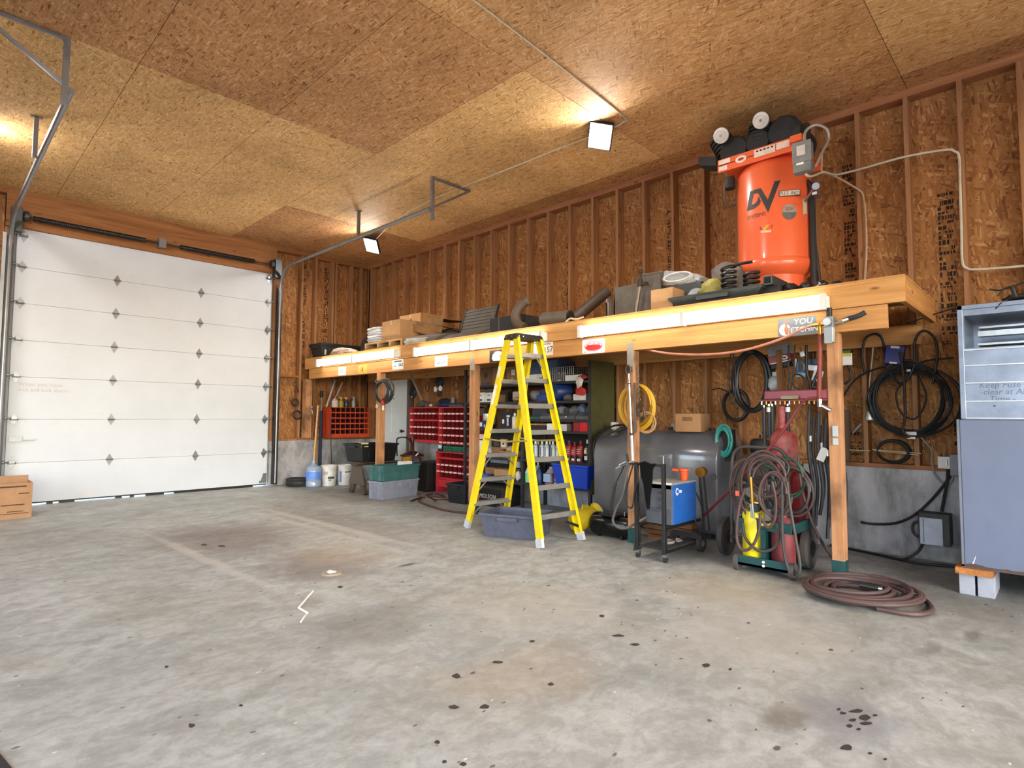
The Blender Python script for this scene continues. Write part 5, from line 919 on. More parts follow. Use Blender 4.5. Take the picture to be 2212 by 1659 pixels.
for k, (p_, m_) in enumerate((([(1610, 1055), (1598, 1090), (1592, 1130), (1592, 1165), (1600, 1185), (1615, 1188), (1630, 1172), (1640, 1140), (1642, 1110)], hoseR), ([(1690, 1040), (1690, 1090), (1690, 1150), (1695, 1200), (1708, 1240), (1722, 1246), (1728, 1220), (1718, 1160), (1706, 1090), (1700, 1040)], hoseD), ([(1645, 1120), (1660, 1140), (1674, 1120), (1676, 1080), (1668, 1040)], hoseR), ([(1604, 1130), (1612, 1165), (1640, 1190), (1670, 1185), (1683, 1160), (1678, 1130)], hoseD))):
    B().tube(spline([PX(x, y, 4.77+.012*k) for x, y in p_], 7), .012, 7).build('hose_drop', m_, gh, smooth=True)
tr = thing('cutting_torch', (4.8, 1.95, .55), 'brass cutting torch hanging in front of the yellow gas cylinder', 'torch'); B().tube([PX(1622, 1030, 4.78), PX(1624, 1060, 4.78), PX(1625, 1085, 4.78)], .014, 8).build('handle', BRASS, tr, smooth=True); B().tube([PX(1625, 1085, 4.78), PX(1627, 1105, 4.78), PX(1628, 1120, 4.78)], .008, 8).tube([PX(1622, 1088, 4.775), PX(1623, 1118, 4.775)], .006, 6).build('tip_tubes', STEEL, tr); B().bx(4.775, 4.785, 2.0, 2.03, .62, .66).build('striker', pm('#d0593c', .5), tr)
rg3 = thing('torch_regulator', (4.95, 1.8, .55), 'black regulator gauges between the cylinders on the gas trolley', 'regulator')
for y, z in ((1.90, .52), (1.80, .56), (1.74, .51)): B().cyl((4.86, y, z), (4.90, y, z), .035, seg=16).build('gauge', pm('#3a3c40', .35, .4), rg3, smooth=True)
B().cyl((4.93, 1.94, .56), (4.93, 1.715, .52), .02, seg=10).build('manifold', BRASS, rg3)
for k, x in enumerate((1.5,)): pass
hose('ground_hose', [PX(x, y, xx) for x, y, xx in ((1724, 980, 5.15), (1728, 1030, 5.15), (1738, 1080, 5.15), (1755, 1130, 5.18), (1775, 1170, 5.2))]+[PZ(1797, 1203, .013)], .012, hoseR, 'reddish hose slanting from the gas trolley down behind the right post', 'hose')
# ---------------------------------------------------------------- hanging under the loft
bk = pm('#15161a', .42); hbk = pm('#26272c', .5, dirt='#3d3f47')
lh = thing('hose_coil', (5.95, 2.34, 1.65), 'large thick bundle of black hose hung in a long loop under the loft', 'hose coil')
for k in range(5): B().tube([(5.93+.03*(k % 3), 2.335+(.155+.012*k)*cos(a*pi/20)*(1 if a < 40 else 1), 1.645+(.295+.012*(k % 2))*sin(a*pi/20)) for a in range(40)], .021, 7, True).build('loop', bk, lh, smooth=True)
B().tube([(5.9, 2.52+.035*sin(a*pi/16), 1.68+.27*cos(a*pi/16)) for a in range(32)], .006, 6, True).build('thin_loop', bk, lh, smooth=True); B().bx(5.9, 5.99, 2.3, 2.37, 1.93, 1.955).build('hook', DARK, lh)
sl = thing('hose_coil', (6.3, 2.65, 1.41), 'small round coil of black hose hung low on a stud above the fuel tank', 'hose coil'); B().tube(coil((6.3, 2.65, 1.41), -Y, Z, .14, .17, 3, .05, (-.03, 0, 0), 26, 3), .015, 7).build('loop', bk, sl, smooth=True); B().tube(spline([(6.29, 2.74, 1.56), (6.28, 2.84, 1.6), (6.28, 2.92, 1.585)], 6), .007, 6).build('tail', bk, sl)
tc_ = thing('hose_coil', (5.85, 2.54, 1.0), 'teal air hose coil hung at the right end of the fuel tank', 'hose coil'); TE = pm('#2f8f87', .4)
for k, s in enumerate((1, 2)): B().tube(coil((5.78-.02*k, 2.56, 1.03), -Y, Z, .075, .14, 5, .2, (-.02, 0, 0), 20, s), .008, 6).build('loop', TE, tc_, smooth=True)
B().bx(5.80, 5.84, 2.47, 2.64, .82, 1.15).build('backing', pm('#141517', .7), tc_)
ch_ = thing('battery_charger', (5.9, 2.04, 1.9), 'grey and red boxed charger hung below the loft beside the hose loop', 'charger'); q = M.Translation(PX(1686, 768, 5.85)) @ M.Rotation(R(-9), 4, 'X')
B().bx(-.05, .06, -.10, .10, .0, .10, q).build('lid', pm('#6f7378', .4, dirt='#3c3e42'), ch_, bev=.004); B().bx(-.055, .06, -.105, .105, -.075, 0, q).build('base', pm('#7a1d22', .4), ch_, bev=.004); B().bx(-.056, -.054, -.10, .09, -.075, -.066, q).build('stripe', WHITE, ch_)
B().prism(el(.03, .02), q @ V((-.0555, -.05, -.035)), -Y, Z, -X*.001).build('badge', WHITE, ch_); B().prism(el(.018, .009), q @ V((-.0568, -.05, -.035)), -Y, Z, -X*.001).build('badge', BLACK, ch_); B().bx(-.05, .05, -.08, .09, -.12, -.076, q).build('underside', BLACK, ch_)
hr = thing('hose_rack', (5.7, 1.83, 1.46), 'maroon hose rack with rows of brass couplings under the loft', 'rack'); MR = pm('#8c3a48', .35, dirt='#5c2730')
B().bx(5.62, 5.80, 1.55, 2.10, 1.44, 1.53).build('rail', MR, hr, bev=.012); B().bx(5.60, 5.80, 1.54, 2.15, 1.425, 1.44).build('lip', pm('#7a1f26', .4), hr)
B().bx(5.585, 5.6, 1.78, 1.93, 1.445, 1.475).build('worn_label', pm('#8f8868', .6), hr)
random.seed(5)
for k in range(13): y = 2.11-.042*k; B().cyl((5.60, y, 1.425), (5.60, y, 1.395), .010, seg=8).build('coupling', BRASS if k % 3 else CHROME, hr)
B().bx(5.78, 5.80, 1.98, 2.03, 1.53, 1.93).build('hanger_board', wood('rack_board', '#5b3b22', '#7d5533', 2, 10), hr)
G2 = 'black hydraulic hoses hanging from the maroon rack'
for k, (y, z0, z1, w_) in enumerate(((2.09, 1.37, 1.02, 1), (2.045, 1.38, 1.08, 1), (2.015, 1.38, 1.10, 1), (1.875, 1.38, 1.12, 1))):
    t = thing('hydraulic_hose', (5.6, y, z0), ('leftmost black hose hanging from the maroon rack, left of the red cylinder neck', 'second black hose hanging from the maroon rack, with a white collar', 'third black hose hanging from the maroon rack, beside the red cylinder neck', 'black hose hanging from the maroon rack right of the red cylinder neck')[k], 'hose', G2)
    B().cyl((5.6, y, z0), (5.6, y, z1), .017, seg=10).build('hose', hbk, t, smooth=True); B().cyl((5.6, y, z0+.02), (5.6, y, z0-.01), .012, seg=8).build('fitting', CHROME, t)
    if k in (1, 3): B().cyl((5.6, y, z0-.01), (5.6, y, z0-.055), .021, seg=10).build('white_collar', WHITE, t)
G3 = 'long hydraulic hoses bundled behind the right loft post'
labs = ['long black hydraulic hose in the bundle left of the right loft post']*8
for k in range(9):
    y = 1.60-.028*k+.008*(k % 2); x = 5.30+.05*(k % 3); z1 = .26+.09*((k*5) % 4)
    t = thing('hydraulic_hose', (x, y, 1.3), labs[0], 'hose', G3); B().tube(spline([(x, y, 1.33-.06*(k % 3)), (x-.01, y+.01, 1.0), (x, y-.015, .7), (x+.01, y+.012*(k % 3), z1)], 6), .0145, 8).build('hose', hbk, t, smooth=True)
    if k % 2 == 0: B().cyl((x, y+.002, 1.12-.03*k), (x, y+.003, 1.07-.03*k), .017, seg=10).build('white_collar', WHITE, t)
tg = thing('paper_tag', (5.25, 1.46, .82), 'white paper tag hanging on the hose bundle beside the right loft post', 'tag'); q = M.Translation(PX(1777, 981, 5.2)) @ M.Rotation(R(22), 4, 'X'); B().prism([(-.03, -.06), (.03, -.06), (.03, .035), (.015, .055), (-.015, .055), (-.03, .035)], q @ V((0, 0, 0)), q.to_3x3() @ -Y, q.to_3x3() @ Z, X*.001).build('tag', WHITE, tg)
for k, (px, py, w_, h_, c_, lb) in enumerate(((1733, 765, .035, .045, '#c4ccd0', 'tiny white plug hanging high in the cluster left of the right post'), (1719, 785, .02, .09, '#c8cfcf', 'thin white stick hanging left of the blue clip under the loft'), (1757, 782, .12, .06, '#1b1e38', 'navy blue box in the cluster left of the right loft post'), (1757, 795, .13, .05, '#c9ccd2', 'white packet below the navy blue box'), (1766, 812, .08, .10, '#b7bac2', 'lower white packet hanging in the cluster behind the red drop hose'))):
    p = PX(px, py, 5.75); t = thing('hanging_packet', (p.x, p.y, p.z), lb, 'packet'); q = M.Translation(p) @ M.Rotation(R(8*(k-2)), 4, 'X'); B().bx(-.015, .015, -w_/2, w_/2, -h_/2, h_/2, q).build('packet', pm(c_, .4), t, bev=.004); B().cyl(q @ V((0, 0, h_/2)), q @ V((0, 0, h_/2+.05)), .004, seg=6).build('hanger', DARK, t)
bc_ = thing('blue_clip', (5.75, 1.8, 1.8), 'blue ring clip hanging under the loft left of the right post', 'clip'); p = PX(1729, 793, 5.72); B().tube([p+V((0, .03*cos(a*pi/8), .05*sin(a*pi/8))) for a in range(16)], .013, 8, True).build('ring', pm('#2f5f7c', .4), bc_, smooth=True); B().bx(p.x-.01, p.x+.01, p.y-.04, p.y+.04, p.z-.09, p.z-.055).build('grip', pm('#7fa6bd', .4), bc_)
hose('jumper_cable', [PX(x, y, 5.68) for x, y in ((1717, 745), (1715, 790), (1713, 820), (1708, 840), (1707, 855), (1718, 857), (1731, 850), (1737, 830), (1734, 815), (1722, 808), (1712, 815), (1716, 835), (1727, 842))], .007, BLACK, 'thin black cable in two small loops under the blue clip', 'cable')
hose('jumper_cable', [PX(x, y, 5.66) for x, y in ((1742, 745), (1743, 800), (1750, 830), (1752, 860), (1748, 890), (1750, 915))], .012, bk, 'black strap hanging straight down left of the right loft post', 'cable')
hose('jumper_cable', [PX(x, y, 5.64) for x, y in ((1770, 770), (1768, 800), (1760, 820), (1755, 835), (1765, 838))], .014, bk, 'thick short black strap behind the red drop hose', 'cable')
hose('jumper_cable', [PX(x, y, 5.7) for x, y in ((1703, 745), (1704, 800), (1702, 850), (1699, 880))], .007, bk, 'single thin black cable hanging left of the blue clip', 'cable')
tg2 = thing('bubble_pack', (5.9, 1.35, 1.75), 'yellow and white packet hanging right of the right loft post', 'packet'); p = PX(1828, 770, 5.9); B().bx(p.x, p.x+.02, p.y-.045, p.y+.045, p.z-.08, p.z+.03).build('body', WHITE, tg2, bev=.004); B().bx(p.x-.001, p.x+.0, p.y-.04, p.y+.04, p.z+.0, p.z+.028).build('band', pm('#c9b545', .5), tg2); B().bx(p.x, p.x+.02, p.y-.03, p.y+.03, p.z+.03, p.z+.055).build('cap', pm('#3f6b3a', .5), tg2)
hose('hook_cable', [PX(x, y, 5.95) for x, y in ((1828, 785), (1836, 800), (1838, 815), (1832, 825), (1824, 830))], .01, BLACK, 'black cable curl hanging under the yellow and white packet', 'cable')
wb_ = thing('washer_bottle', (6.0, 2.05, 1.6), 'clear plastic bottle hung above the maroon hose rack', 'bottle'); p = PX(1674, 828, 5.85); B().blob(p, (.05, .06, .075), 14, .08, 2, 3.0).build('bottle', pm('#9fa6a8', .25), wb_, smooth=True); B().cyl(p+Z*.07, p+Z*.11, .025, seg=10).build('cap', pm('#c9cac8', .4), wb_)
jg = thing('grey_jug', (6.2, 2.2, .95), 'dark plastic jug on the sill behind the gas trolley handle', 'jug'); p = PX(1635, 955, 6.2); B().blob((6.28, p.y, .95), (.08, .1, .1), 14, .06, 3, 3.0).build('jug', pm('#2b2b2c', .6), jg, smooth=True)
hh_ = lump('canvas_bag', (5.6, 2.15, .78), (.16, .2, .16), pm('#4e4438', .85, var=.2), 'brown canvas bundle resting behind the gas trolley handle', 'bag', 6, .15)
# ---------------------------------------------------------------- stepladder
LYW = pm('#e6cf12', .38, var=.06, dirt='#a8941c', damt=.2); ALU = pm('#9b9a96', .35, .5, .1, 12, '#6f6d68')
ld = thing('stepladder', (4.6, 4.33, 0), 'tall yellow stepladder with a black cap standing open over the dark tub', 'stepladder')
# each rail is a C channel: foot -> top
def rail(f, t, side, name='rail'):
    f, t = V(f), V(t); d = (t-f).normalized(); px_ = V((1, -.13, 0)).normalized(); px_ = (px_-d*px_.dot(d)).normalized(); w_ = d.cross(px_).normalized()
    b_ = B(); L_ = (t-f).length
    def bar(u0, u1, v0, v1): b_.add([f+px_*a+w_*c+d*e for a in (u0, u1) for c in (v0, v1) for e in (0.06, L_)], [(0, 1, 3, 2), (4, 6, 7, 5), (0, 4, 5, 1), (2, 3, 7, 6), (0, 2, 6, 4), (1, 5, 7, 3)])
    bar(-.004*1, .004, -.042, .042); s0, s1 = (.004, .03) if side > 0 else (-.03, -.004)
    bar(s0, s1, -.042, -.036); bar(s0, s1, .036, .042)
    r_ = b_.build(name, LYW, ld)
    fb = B(); fb.add([f+px_*a+w_*c+d*e for a in (-.012, .022) if True for c in (-.045, .045) for e in (-.012, .075)], [(0, 1, 3, 2), (4, 6, 7, 5), (0, 4, 5, 1), (2, 3, 7, 6), (0, 2, 6, 4), (1, 5, 7, 3)]); fb.build('foot', pm('#b9bcc4', .5), r_)
    return f, t, d
L1 = ((4.40, 4.985, .012), (4.475, 4.43, 2.12)); L2 = ((4.965, 4.92, .012), (4.83, 4.385, 2.12)); R1 = ((4.225, 3.72, .012), (4.465, 4.29, 2.12)); R2 = ((4.80, 3.66, .012), (4.815, 4.245, 2.12))
for (f, t), s in ((L1, 1), (L2, -1), (R1, 1), (R2, -1)): rail(f, t, s)
def atz_(r, z): a, b_ = V(r[0]), V(r[1]); return a.lerp(b_, (z-a.z)/(b_.z-a.z))
for k in range(7):
    z = .275+.277*k
    for (ra, rb, dep, hgt) in ((L1, L2, .045, .045), (R1, R2, .012, .05)):
        if k == 6 and dep > .04: pass
        a, b_ = atz_(ra, z), atz_(rb, z); u_ = (b_-a).normalized(); n_ = Z.cross(u_)
        a += u_*.006; b_ -= u_*.006
        bb_ = B(); bb_.add([p+n_*c+Z*e for p in (a, b_) for c in (-dep, dep) for e in (-hgt/2, hgt/2)], [(0, 1, 3, 2), (4, 6, 7, 5), (0, 4, 5, 1), (2, 3, 7, 6), (0, 2, 6, 4), (1, 5, 7, 3)])
        bb_.build('step' if dep > .04 else 'rear_rung', ALU, ld, bev=.003)
        if (dep > .04 and k in (0, 1, 2)) or (dep < .04 and k == 6):
            for e0, e1, zz in ((a, b_, -1), (b_, a, -1)):
                q0 = e0.lerp(e1, .02)+Z*(-.13); q1 = e0.lerp(e1, .26)+Z*(-.02); B().tube([q0, q1], .008, 6).build('step_brace', ALU, ld)
B().tube([atz_(R2, .14), atz_(R1, .0).lerp(atz_(R2, .25), .72)+Z*.02], .018, 4).build('corner_brace', BLACK, ld)
for ra, rb in ((L1, R1), (L2, R2)):
    a, b_ = atz_(ra, 1.02), atz_(rb, 1.02); mm_ = a.lerp(b_, .5)+Z*-.02
    B().tube([a, mm_, b_], .010, 6).build('spreader', pm('#a89c5a', .4, .4), ld)
ca = B(); cc_ = M.Translation((4.645, 4.338, 2.115)) @ M.Rotation(R(-7.5), 4, 'Z')
ca.taper((0, 0), (.20, .115), (.19, .10), 0, .05, cc_); ca.taper((0, 0), (.19, .10), (.17, .085), .05, .062, cc_); ca.build('top_cap', pm('#231d1a', .5), ld, bev=.006)
for x, y in ((-.16, -.116), (-.10, -.116), (-.203, .05), (-.203, -.05)): B().cyl(cc_ @ V((x, y, .025)), cc_ @ (V((x, y, .025))+(V((0, -.004, 0)) if y < -.1 else V((-.004, 0, 0)))), .008, seg=8).build('rivet', STEEL, ld)
for t0, t1, c_ in ((1.40, 1.62, '#d8d2c6'), (1.70, 1.82, '#cfc7ba')):
    a, b_ = atz_(L1, t0), atz_(L1, t1); n_ = V((-.99, -.13, .0)).normalized(); w_ = (b_-a).normalized().cross(n_).normalized()
    B().add([a+n_*.006-w_*.028, a+n_*.006+w_*.028, b_+n_*.006+w_*.028, b_+n_*.006-w_*.028], [(0, 1, 2, 3)]).build('warning_label', pm(c_, .5), ld)
tb, mt = tote('tub', (4.545, 4.33), .245, .325, .245, pm('#4d5162', .5, dirt='#2c2e38', damt=.6), 'dark blue grey open tub on the floor under the yellow stepladder', rz=20.4, cat='tub')
yj = thing('yellow_jug', (5.08, 3.85, 0), 'yellow plastic jug lying on its side behind the right foot of the stepladder', 'jug')
YJ = pm('#b9a41e', .4, dirt='#8a7a1a'); a = V((4.98, 3.90, .115)); ax = V((.55, -.10, .16)).normalized()
B().lathe([(.0, 0), (.085, 0), (.105, .02), (.115, .10), (.112, .20), (.085, .28), (.08, .31), (.105, .36), (.095, .355), (.07, .30)], a, ax, 24).build('body', YJ, yj, smooth=True)
B().prism([(.12, .09), (.17, .16), (.24, .13), (.27, .08)], a, ax, Z-ax*ax.z, (0, -.02, 0)).build('handle', YJ, yj, bev=.006)
# ---------------------------------------------------------------- steel shelving
SF, SB = 5.85, 6.37; SHM = pm('#34363b', .45, .4, dirt='#4a4b4e')
sv = thing('shelving_unit', (6.1, 5.5, 0), 'dark steel shelving unit full of shop supplies behind the stepladder', 'shelves')
for y in (6.70, 5.49, 4.33):
    for x in (SF, SB-.035): B().bx(x, x+.035, y-.02, y+.02, 0, 1.985).build('upright', SHM, sv)
ZL = (.365, .68, 1.088, 1.48, 1.73); ZR = (.365, .685, 1.083, 1.235, 1.48, 1.735)
for z in ZL: B().bx(SF+.002, SB-.002, 5.50, 6.69, z-.032, z).build('shelf', SHM, sv)
for z in ZR: B().bx(SF+.002, SB-.002, 4.34, 5.48, z-.032, z).build('shelf', SHM, sv)
B().bx(SF+.01, SB, 4.305, 4.309, .3, 1.985).build('end_panel', pm('#55532f', .7, dirt='#3f4030'), sv); B().bx(SB-.004, SB, 4.33, 6.7, .37, 1.05).build('back_panel', pm('#2c2b29', .8), sv)
def sit(name, x0, x1, yt, z, mat, label, cat, grp=None, dp=.18, xf=SF+.03, shape='box', extra=None, bev=.004):
    """a thing standing on a shelf: photo columns x0..x1, top row yt, shelf height z"""
    ya, yb = PX(x0, 900, xf).y, PX(x1, 900, xf).y; zt = max(PX((x0+x1)/2, yt, xf).z, z+.01); c = V((xf+dp/2, (ya+yb)/2, z)); wd = abs(ya-yb)/2
    t = thing(name, c, label, cat, grp)
    if shape == 'box': B().bx(xf, xf+dp, yb, ya, z, zt).build('body', mat, t, bev=bev)
    elif shape == 'bin': B().prism([(0, 0), (dp, 0), (dp, zt-z), (.05, zt-z), (0, (zt-z)*.55)], (xf, yb, z), X, Z, Y*(ya-yb)).build('body', mat, t, bev=.004)
    elif shape == 'cyl': B().lathe([(wd*.95, 0), (wd, .006), (wd, (zt-z)-.006), (wd*.9, zt-z)], c, Z, 20).build('body', mat, t, smooth=True)
    elif shape == 'lump': B().blob((c.x, c.y, (z+zt)/2), (dp/2, wd, (zt-z)/2), 14, .2, int(x0)).build('body', mat, t, smooth=True)
    elif shape == 'can': B().lathe([(wd*.96, 0), (wd, .004), (wd, (zt-z)*.74), (wd*.7, (zt-z)*.80), (wd*.35, (zt-z)*.84)], c, Z, 16).build('body', mat, t, smooth=True); B().cyl(c+Z*(zt-z)*.82, c+Z*(zt-z), wd*.42, wd*.36, 12).build('cap', extra or WHITE, t, smooth=True)
    elif shape == 'jug': B().lathe([(wd*.95, 0), (wd, .01), (wd, (zt-z)*.58), (wd*.45, (zt-z)*.88), (wd*.3, (zt-z)*.9)], c, Z, 4*5).build('body', mat, t, smooth=True); B().cyl(c+Z*(zt-z)*.88, c+Z*(zt-z), wd*.32, seg=12).build('cap', extra or WHITE, t, smooth=True)
    return t, c, wd, zt
def lbl(t, c, wd, zt, z0, z1, mat, fw=.8, xf=SF+.03, name='label', off=0): B().bx(xf-.002, xf-.0005, c.y-wd*fw+off, c.y+wd*fw+off, z0, z1).build(name, mat, t)
BRN = pm('#74563f', .8, var=.08); BRN2 = pm('#8a6545', .8, var=.08)
t, c, wd, zt = sit('cardboard_box', 1037, 1061, 794, ZL[4], BRN, 'brown carton with a round dark print on the top shelf beside the second post', 'box', dp=.3); B().prism(el(.04, .045), (SF+.0295, c.y, 1.88), -Y, Z, -X*.001).build('print', pm('#4a3a30', .8), t); lbl(t, c, wd, zt, 1.745, 1.77, pm('#4c4a55', .7))
t, c, wd, zt = sit('cardboard_box', 1062, 1089, 794, ZL[4], BRN2, 'brown carton with a white label on the top shelf, left of the ladder rail', 'box', dp=.3); lbl(t, c, wd, zt, 1.86, 1.93, WHITE, .25, off=-.04)
t, c, wd, zt = sit('cardboard_box', 1093, 1119, 792, ZL[4], BRN2, 'brown carton with a pale shipping label on the top shelf, framed by the ladder', 'box', dp=.3); lbl(t, c, wd, zt, 1.86, 1.94, pm('#c9cfcd', .6), .3, off=-.02); lbl(t, c, wd, zt, 1.80, 1.825, WHITE, .06)
t, c, wd, zt = sit('tape_roll', 1031, 1036, 812, ZL[4], pm('#b5b13a', .5), 'small yellow green roll on the top shelf edge beside the second post', 'roll', dp=.05, shape='lump')
tag(B().bx(SF+.05, SB-.02, 5.52, 6.6, 1.962, 1.974).build('white_board', WHITE), 'long white board lying on the cartons at the top of the shelving', 'board')
for x0, x1, lb in ((1029, 1046, 'left small white box with print on the second shelf'), (1047, 1064, 'right small white box with print on the second shelf')):
    t, c, wd, zt = sit('white_box', x0, x1, 848, ZL[3], WHITE, lb, 'box', 'pair of white boxes', .12); lbl(t, c, wd, zt, c.z+.02, c.z+.05, pm('#5b5b5f', .6), .45); lbl(t, c, wd, zt, zt-.05, zt-.035, pm('#8a8a8d', .6), .3)
sit('paper_bag', 1066, 1074, 852, ZL[3], BRN2, 'brown box end beside the right small white box', 'box', dp=.2); sit('paper_heap', 1038, 1060, 838, 1.60, pm('#5a4a3e', .8), 'crumpled brown paper lying on the two small white boxes', 'paper', xf=SF+.06, shape='lump')
sit('torn_carton', 1099, 1120, 856, ZL[3], pm('#b08d6c', .8), 'torn tan carton on the second shelf inside the ladder', 'box', shape='lump', dp=.2); sit('white_carton', 1107, 1121, 846, 1.53, pm('#b9b2ab', .7), 'battered white carton resting on the torn tan carton', 'box', dp=.15, xf=SF+.08)
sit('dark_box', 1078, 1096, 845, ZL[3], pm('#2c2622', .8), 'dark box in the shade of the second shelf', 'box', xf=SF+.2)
t, c, wd, zt = sit('metal_can', 1036, 1048, 893, 1.175, pm('#b5b6b6', .3, .6), 'silver can standing on the navy box on the third shelf', 'can', shape='cyl', xf=SF+.04); t, c, wd, zt = sit('navy_box', 1030, 1052, 909, ZL[2], pm('#1f2456', .5), 'navy box with white patches on the third shelf', 'box'); lbl(t, c, wd, zt, c.z+.03, c.z+.09, WHITE, .25, off=.02); lbl(t, c, wd, zt, c.z+.02, c.z+.06, WHITE, .1, off=-.06)
sit('white_bottle', 1027, 1032, 911, ZL[2], WHITE, 'white bottle half hidden by the second post on the third shelf', 'bottle', shape='can', dp=.06); sit('plastic_sheet', 1049, 1060, 888, ZL[2], pm('#8d8a85', .4), 'crumpled clear plastic beside the silver can', 'plastic', shape='lump', xf=SF+.1)
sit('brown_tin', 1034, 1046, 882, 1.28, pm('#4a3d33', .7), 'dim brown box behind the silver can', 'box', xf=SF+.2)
t, c, wd, zt = sit('dark_bin', 1081, 1113, 890, ZL[2], pm('#14162a', .5), 'dark navy bin with white tags on the third shelf inside the ladder', 'bin', dp=.25); lbl(t, c, wd, zt, c.z+.08, c.z+.14, WHITE, .13, off=.09, name='tag'); lbl(t, c, wd, zt, c.z+.05, c.z+.16, pm('#c9ccd2', .5), .11, name='tag'); lbl(t, c, wd, zt, c.z+.17, c.z+.2, WHITE, .22, name='tag', off=-.01)
t, c, wd, zt = sit('white_bottle', 1104, 1113, 892, ZL[2], pm('#cfc9c0', .5), 'white curved handle bottle beside the dark navy bin', 'bottle', shape='can', dp=.07, xf=SF-.03 if False else SF+.0)
t, c, wd, zt = sit('white_carton', 1028, 1044, 951, ZL[1], WHITE, 'white carton with a green base on the fourth shelf', 'box'); lbl(t, c, wd, zt, c.z+.005, c.z+.07, pm('#8fc06a', .5), 1.0)
sit('small_tag_box', 1030, 1038, 938, .93, pm('#c9c9c7', .6), 'little white box balanced on the white and green carton', 'box', dp=.08)
sit('clear_bag', 1048, 1060, 965, ZL[1], pm('#b6b4ae', .3), 'clear bag of parts right of the white and green carton', 'bag', shape='lump'); sit('dark_scrap', 1059, 1078, 948, .79, pm('#3d3733', .7), 'dark crumpled cloth heaped on the tan parts box', 'cloth', shape='lump', xf=SF+.08)
t, c, wd, zt = sit('picture_card', 1081, 1095, 948, .80, pm('#9c7f63', .7), 'framed little card standing on the fourth shelf inside the ladder', 'card', dp=.02, xf=SF+.06); lbl(t, c, wd, zt, c.z+.03, zt-.02, pm('#cfcac2', .6), .65, xf=SF+.06); lbl(t, c, wd, zt, c.z+.06, c.z+.09, INK, .3, xf=SF+.0585)
sit('parts_box', 1064, 1080, 966, ZL[1], BRN2, 'tan parts box on the fourth shelf, left of the framed card', 'box', dp=.2); sit('parts_box', 1081, 1101, 975, ZL[1], pm('#a37b52', .8), 'low tan tray of parts below the framed card', 'box', dp=.25); sit('pale_rag', 1088, 1104, 963, .755, pm('#b5a48e', .8), 'pale rag in the low tan tray', 'rag', shape='lump', xf=SF+.06)
sit('blue_box', 1041, 1052, 1025, ZL[0], pm('#2a6fc0', .45), 'bright blue box on the bottom shelf, left bay', 'box', dp=.1); sit('white_bag', 1034, 1041, 1022, ZL[0], pm('#a5bcc9', .4), 'pale blue bag left of the bright blue box', 'bag', shape='lump', dp=.08); sit('cardboard_box', 1068, 1098, 1014, ZL[0], pm('#a98460', .8), 'plain tan carton on the bottom shelf inside the ladder', 'box', dp=.25); sit('cardboard_box', 1050, 1068, 1010, ZL[0]+.04, pm('#94704d', .8), 'tan flap carton behind the bright blue box', 'box', xf=SF+.15); sit('dark_can', 1056, 1064, 1028, ZL[0], pm('#4a4c55', .5), 'small dark can between the blue box and the tan carton', 'can', shape='cyl', dp=.06)
sit('grey_tray', 1060, 1096, 993, .585, pm('#767d86', .5), 'grey tray above the tan carton on the bottom shelf', 'tray', dp=.3, xf=SF+.1); sit('white_pipe_fitting', 1111, 1121, 1018, ZL[0], pm('#d5d3ce', .5), 'white plastic fittings beside the middle shelf upright', 'fittings', shape='lump', dp=.08); sit('glass_jar', 1112, 1122, 997, .55, pm('#9aa0a0', .3), 'grey jar above the white plastic fittings', 'jar', shape='cyl', dp=.08)
# right bay
sit('blue_tote', 1136, 1203, 778, ZR[5]+.0, pm('#4c5f84', .5), 'big grey blue tote at the top of the shelving behind the ladder', 'tote', dp=.38, xf=SF+.08, bev=.012); t, c, wd, zt = sit('black_tray', 1138, 1172, 812, ZR[5], BLACK, 'black tray with a white strip in front of the grey blue tote', 'tray', dp=.07, xf=SF+.005); lbl(t, c, wd, zt, zt-.03, zt+.02, pm('#dfe3e8', .4), .95, xf=SF+.004, name='white_strip')
bk_ = thing('wire_basket', (6.0, 4.95, ZR[5]), 'grey wire basket on the top shelf right of the tote', 'basket'); ws = B(); y0_, y1_ = PX(1239, 800, SF+.03).y, PX(1181, 800, SF+.03).y
for k in range(15): ws.cyl((SF+.03, y0_+(y1_-y0_)*k/14, ZR[5]), (SF+.03, y0_+(y1_-y0_)*k/14, ZR[5]+.19), .0035, seg=5)
for k in range(15): ws.cyl((SF+.33, y0_+(y1_-y0_)*k/14, ZR[5]), (SF+.33, y0_+(y1_-y0_)*k/14, ZR[5]+.19), .0035, seg=5)
for z in (.004, .10, .19): ws.tube([(SF+.03, y0_, ZR[5]+z), (SF+.03, y1_, ZR[5]+z), (SF+.33, y1_, ZR[5]+z), (SF+.33, y0_, ZR[5]+z)], .005, 5, True)
ws.build('wire_frame', pm('#8b8d90', .4, .6), bk_); B().blob((6.02, (y0_+y1_)/2, ZR[5]+.075), (.12, .2, .07), 14, .3, 5).build('contents', pm('#55524f', .6), bk_, smooth=True); B().tube(coil((SF+.1, y1_-.14, ZR[5]+.07), -Y, Z, .06, .06, 2, .2, (0, 0, 0), 16, 4), .007, 6).build('white_cord', WHITE, bk_, smooth=True)
t, c, wd, zt = sit('flat_box', 1221, 1258, 809, ZR[5], pm('#2a2625', .6), 'flat dark box with a white edge at the right end of the top shelf', 'box', dp=.25, xf=SF+.02); lbl(t, c, wd, zt, c.z+.003, zt-.005, WHITE, 1.0, xf=SF+.02)
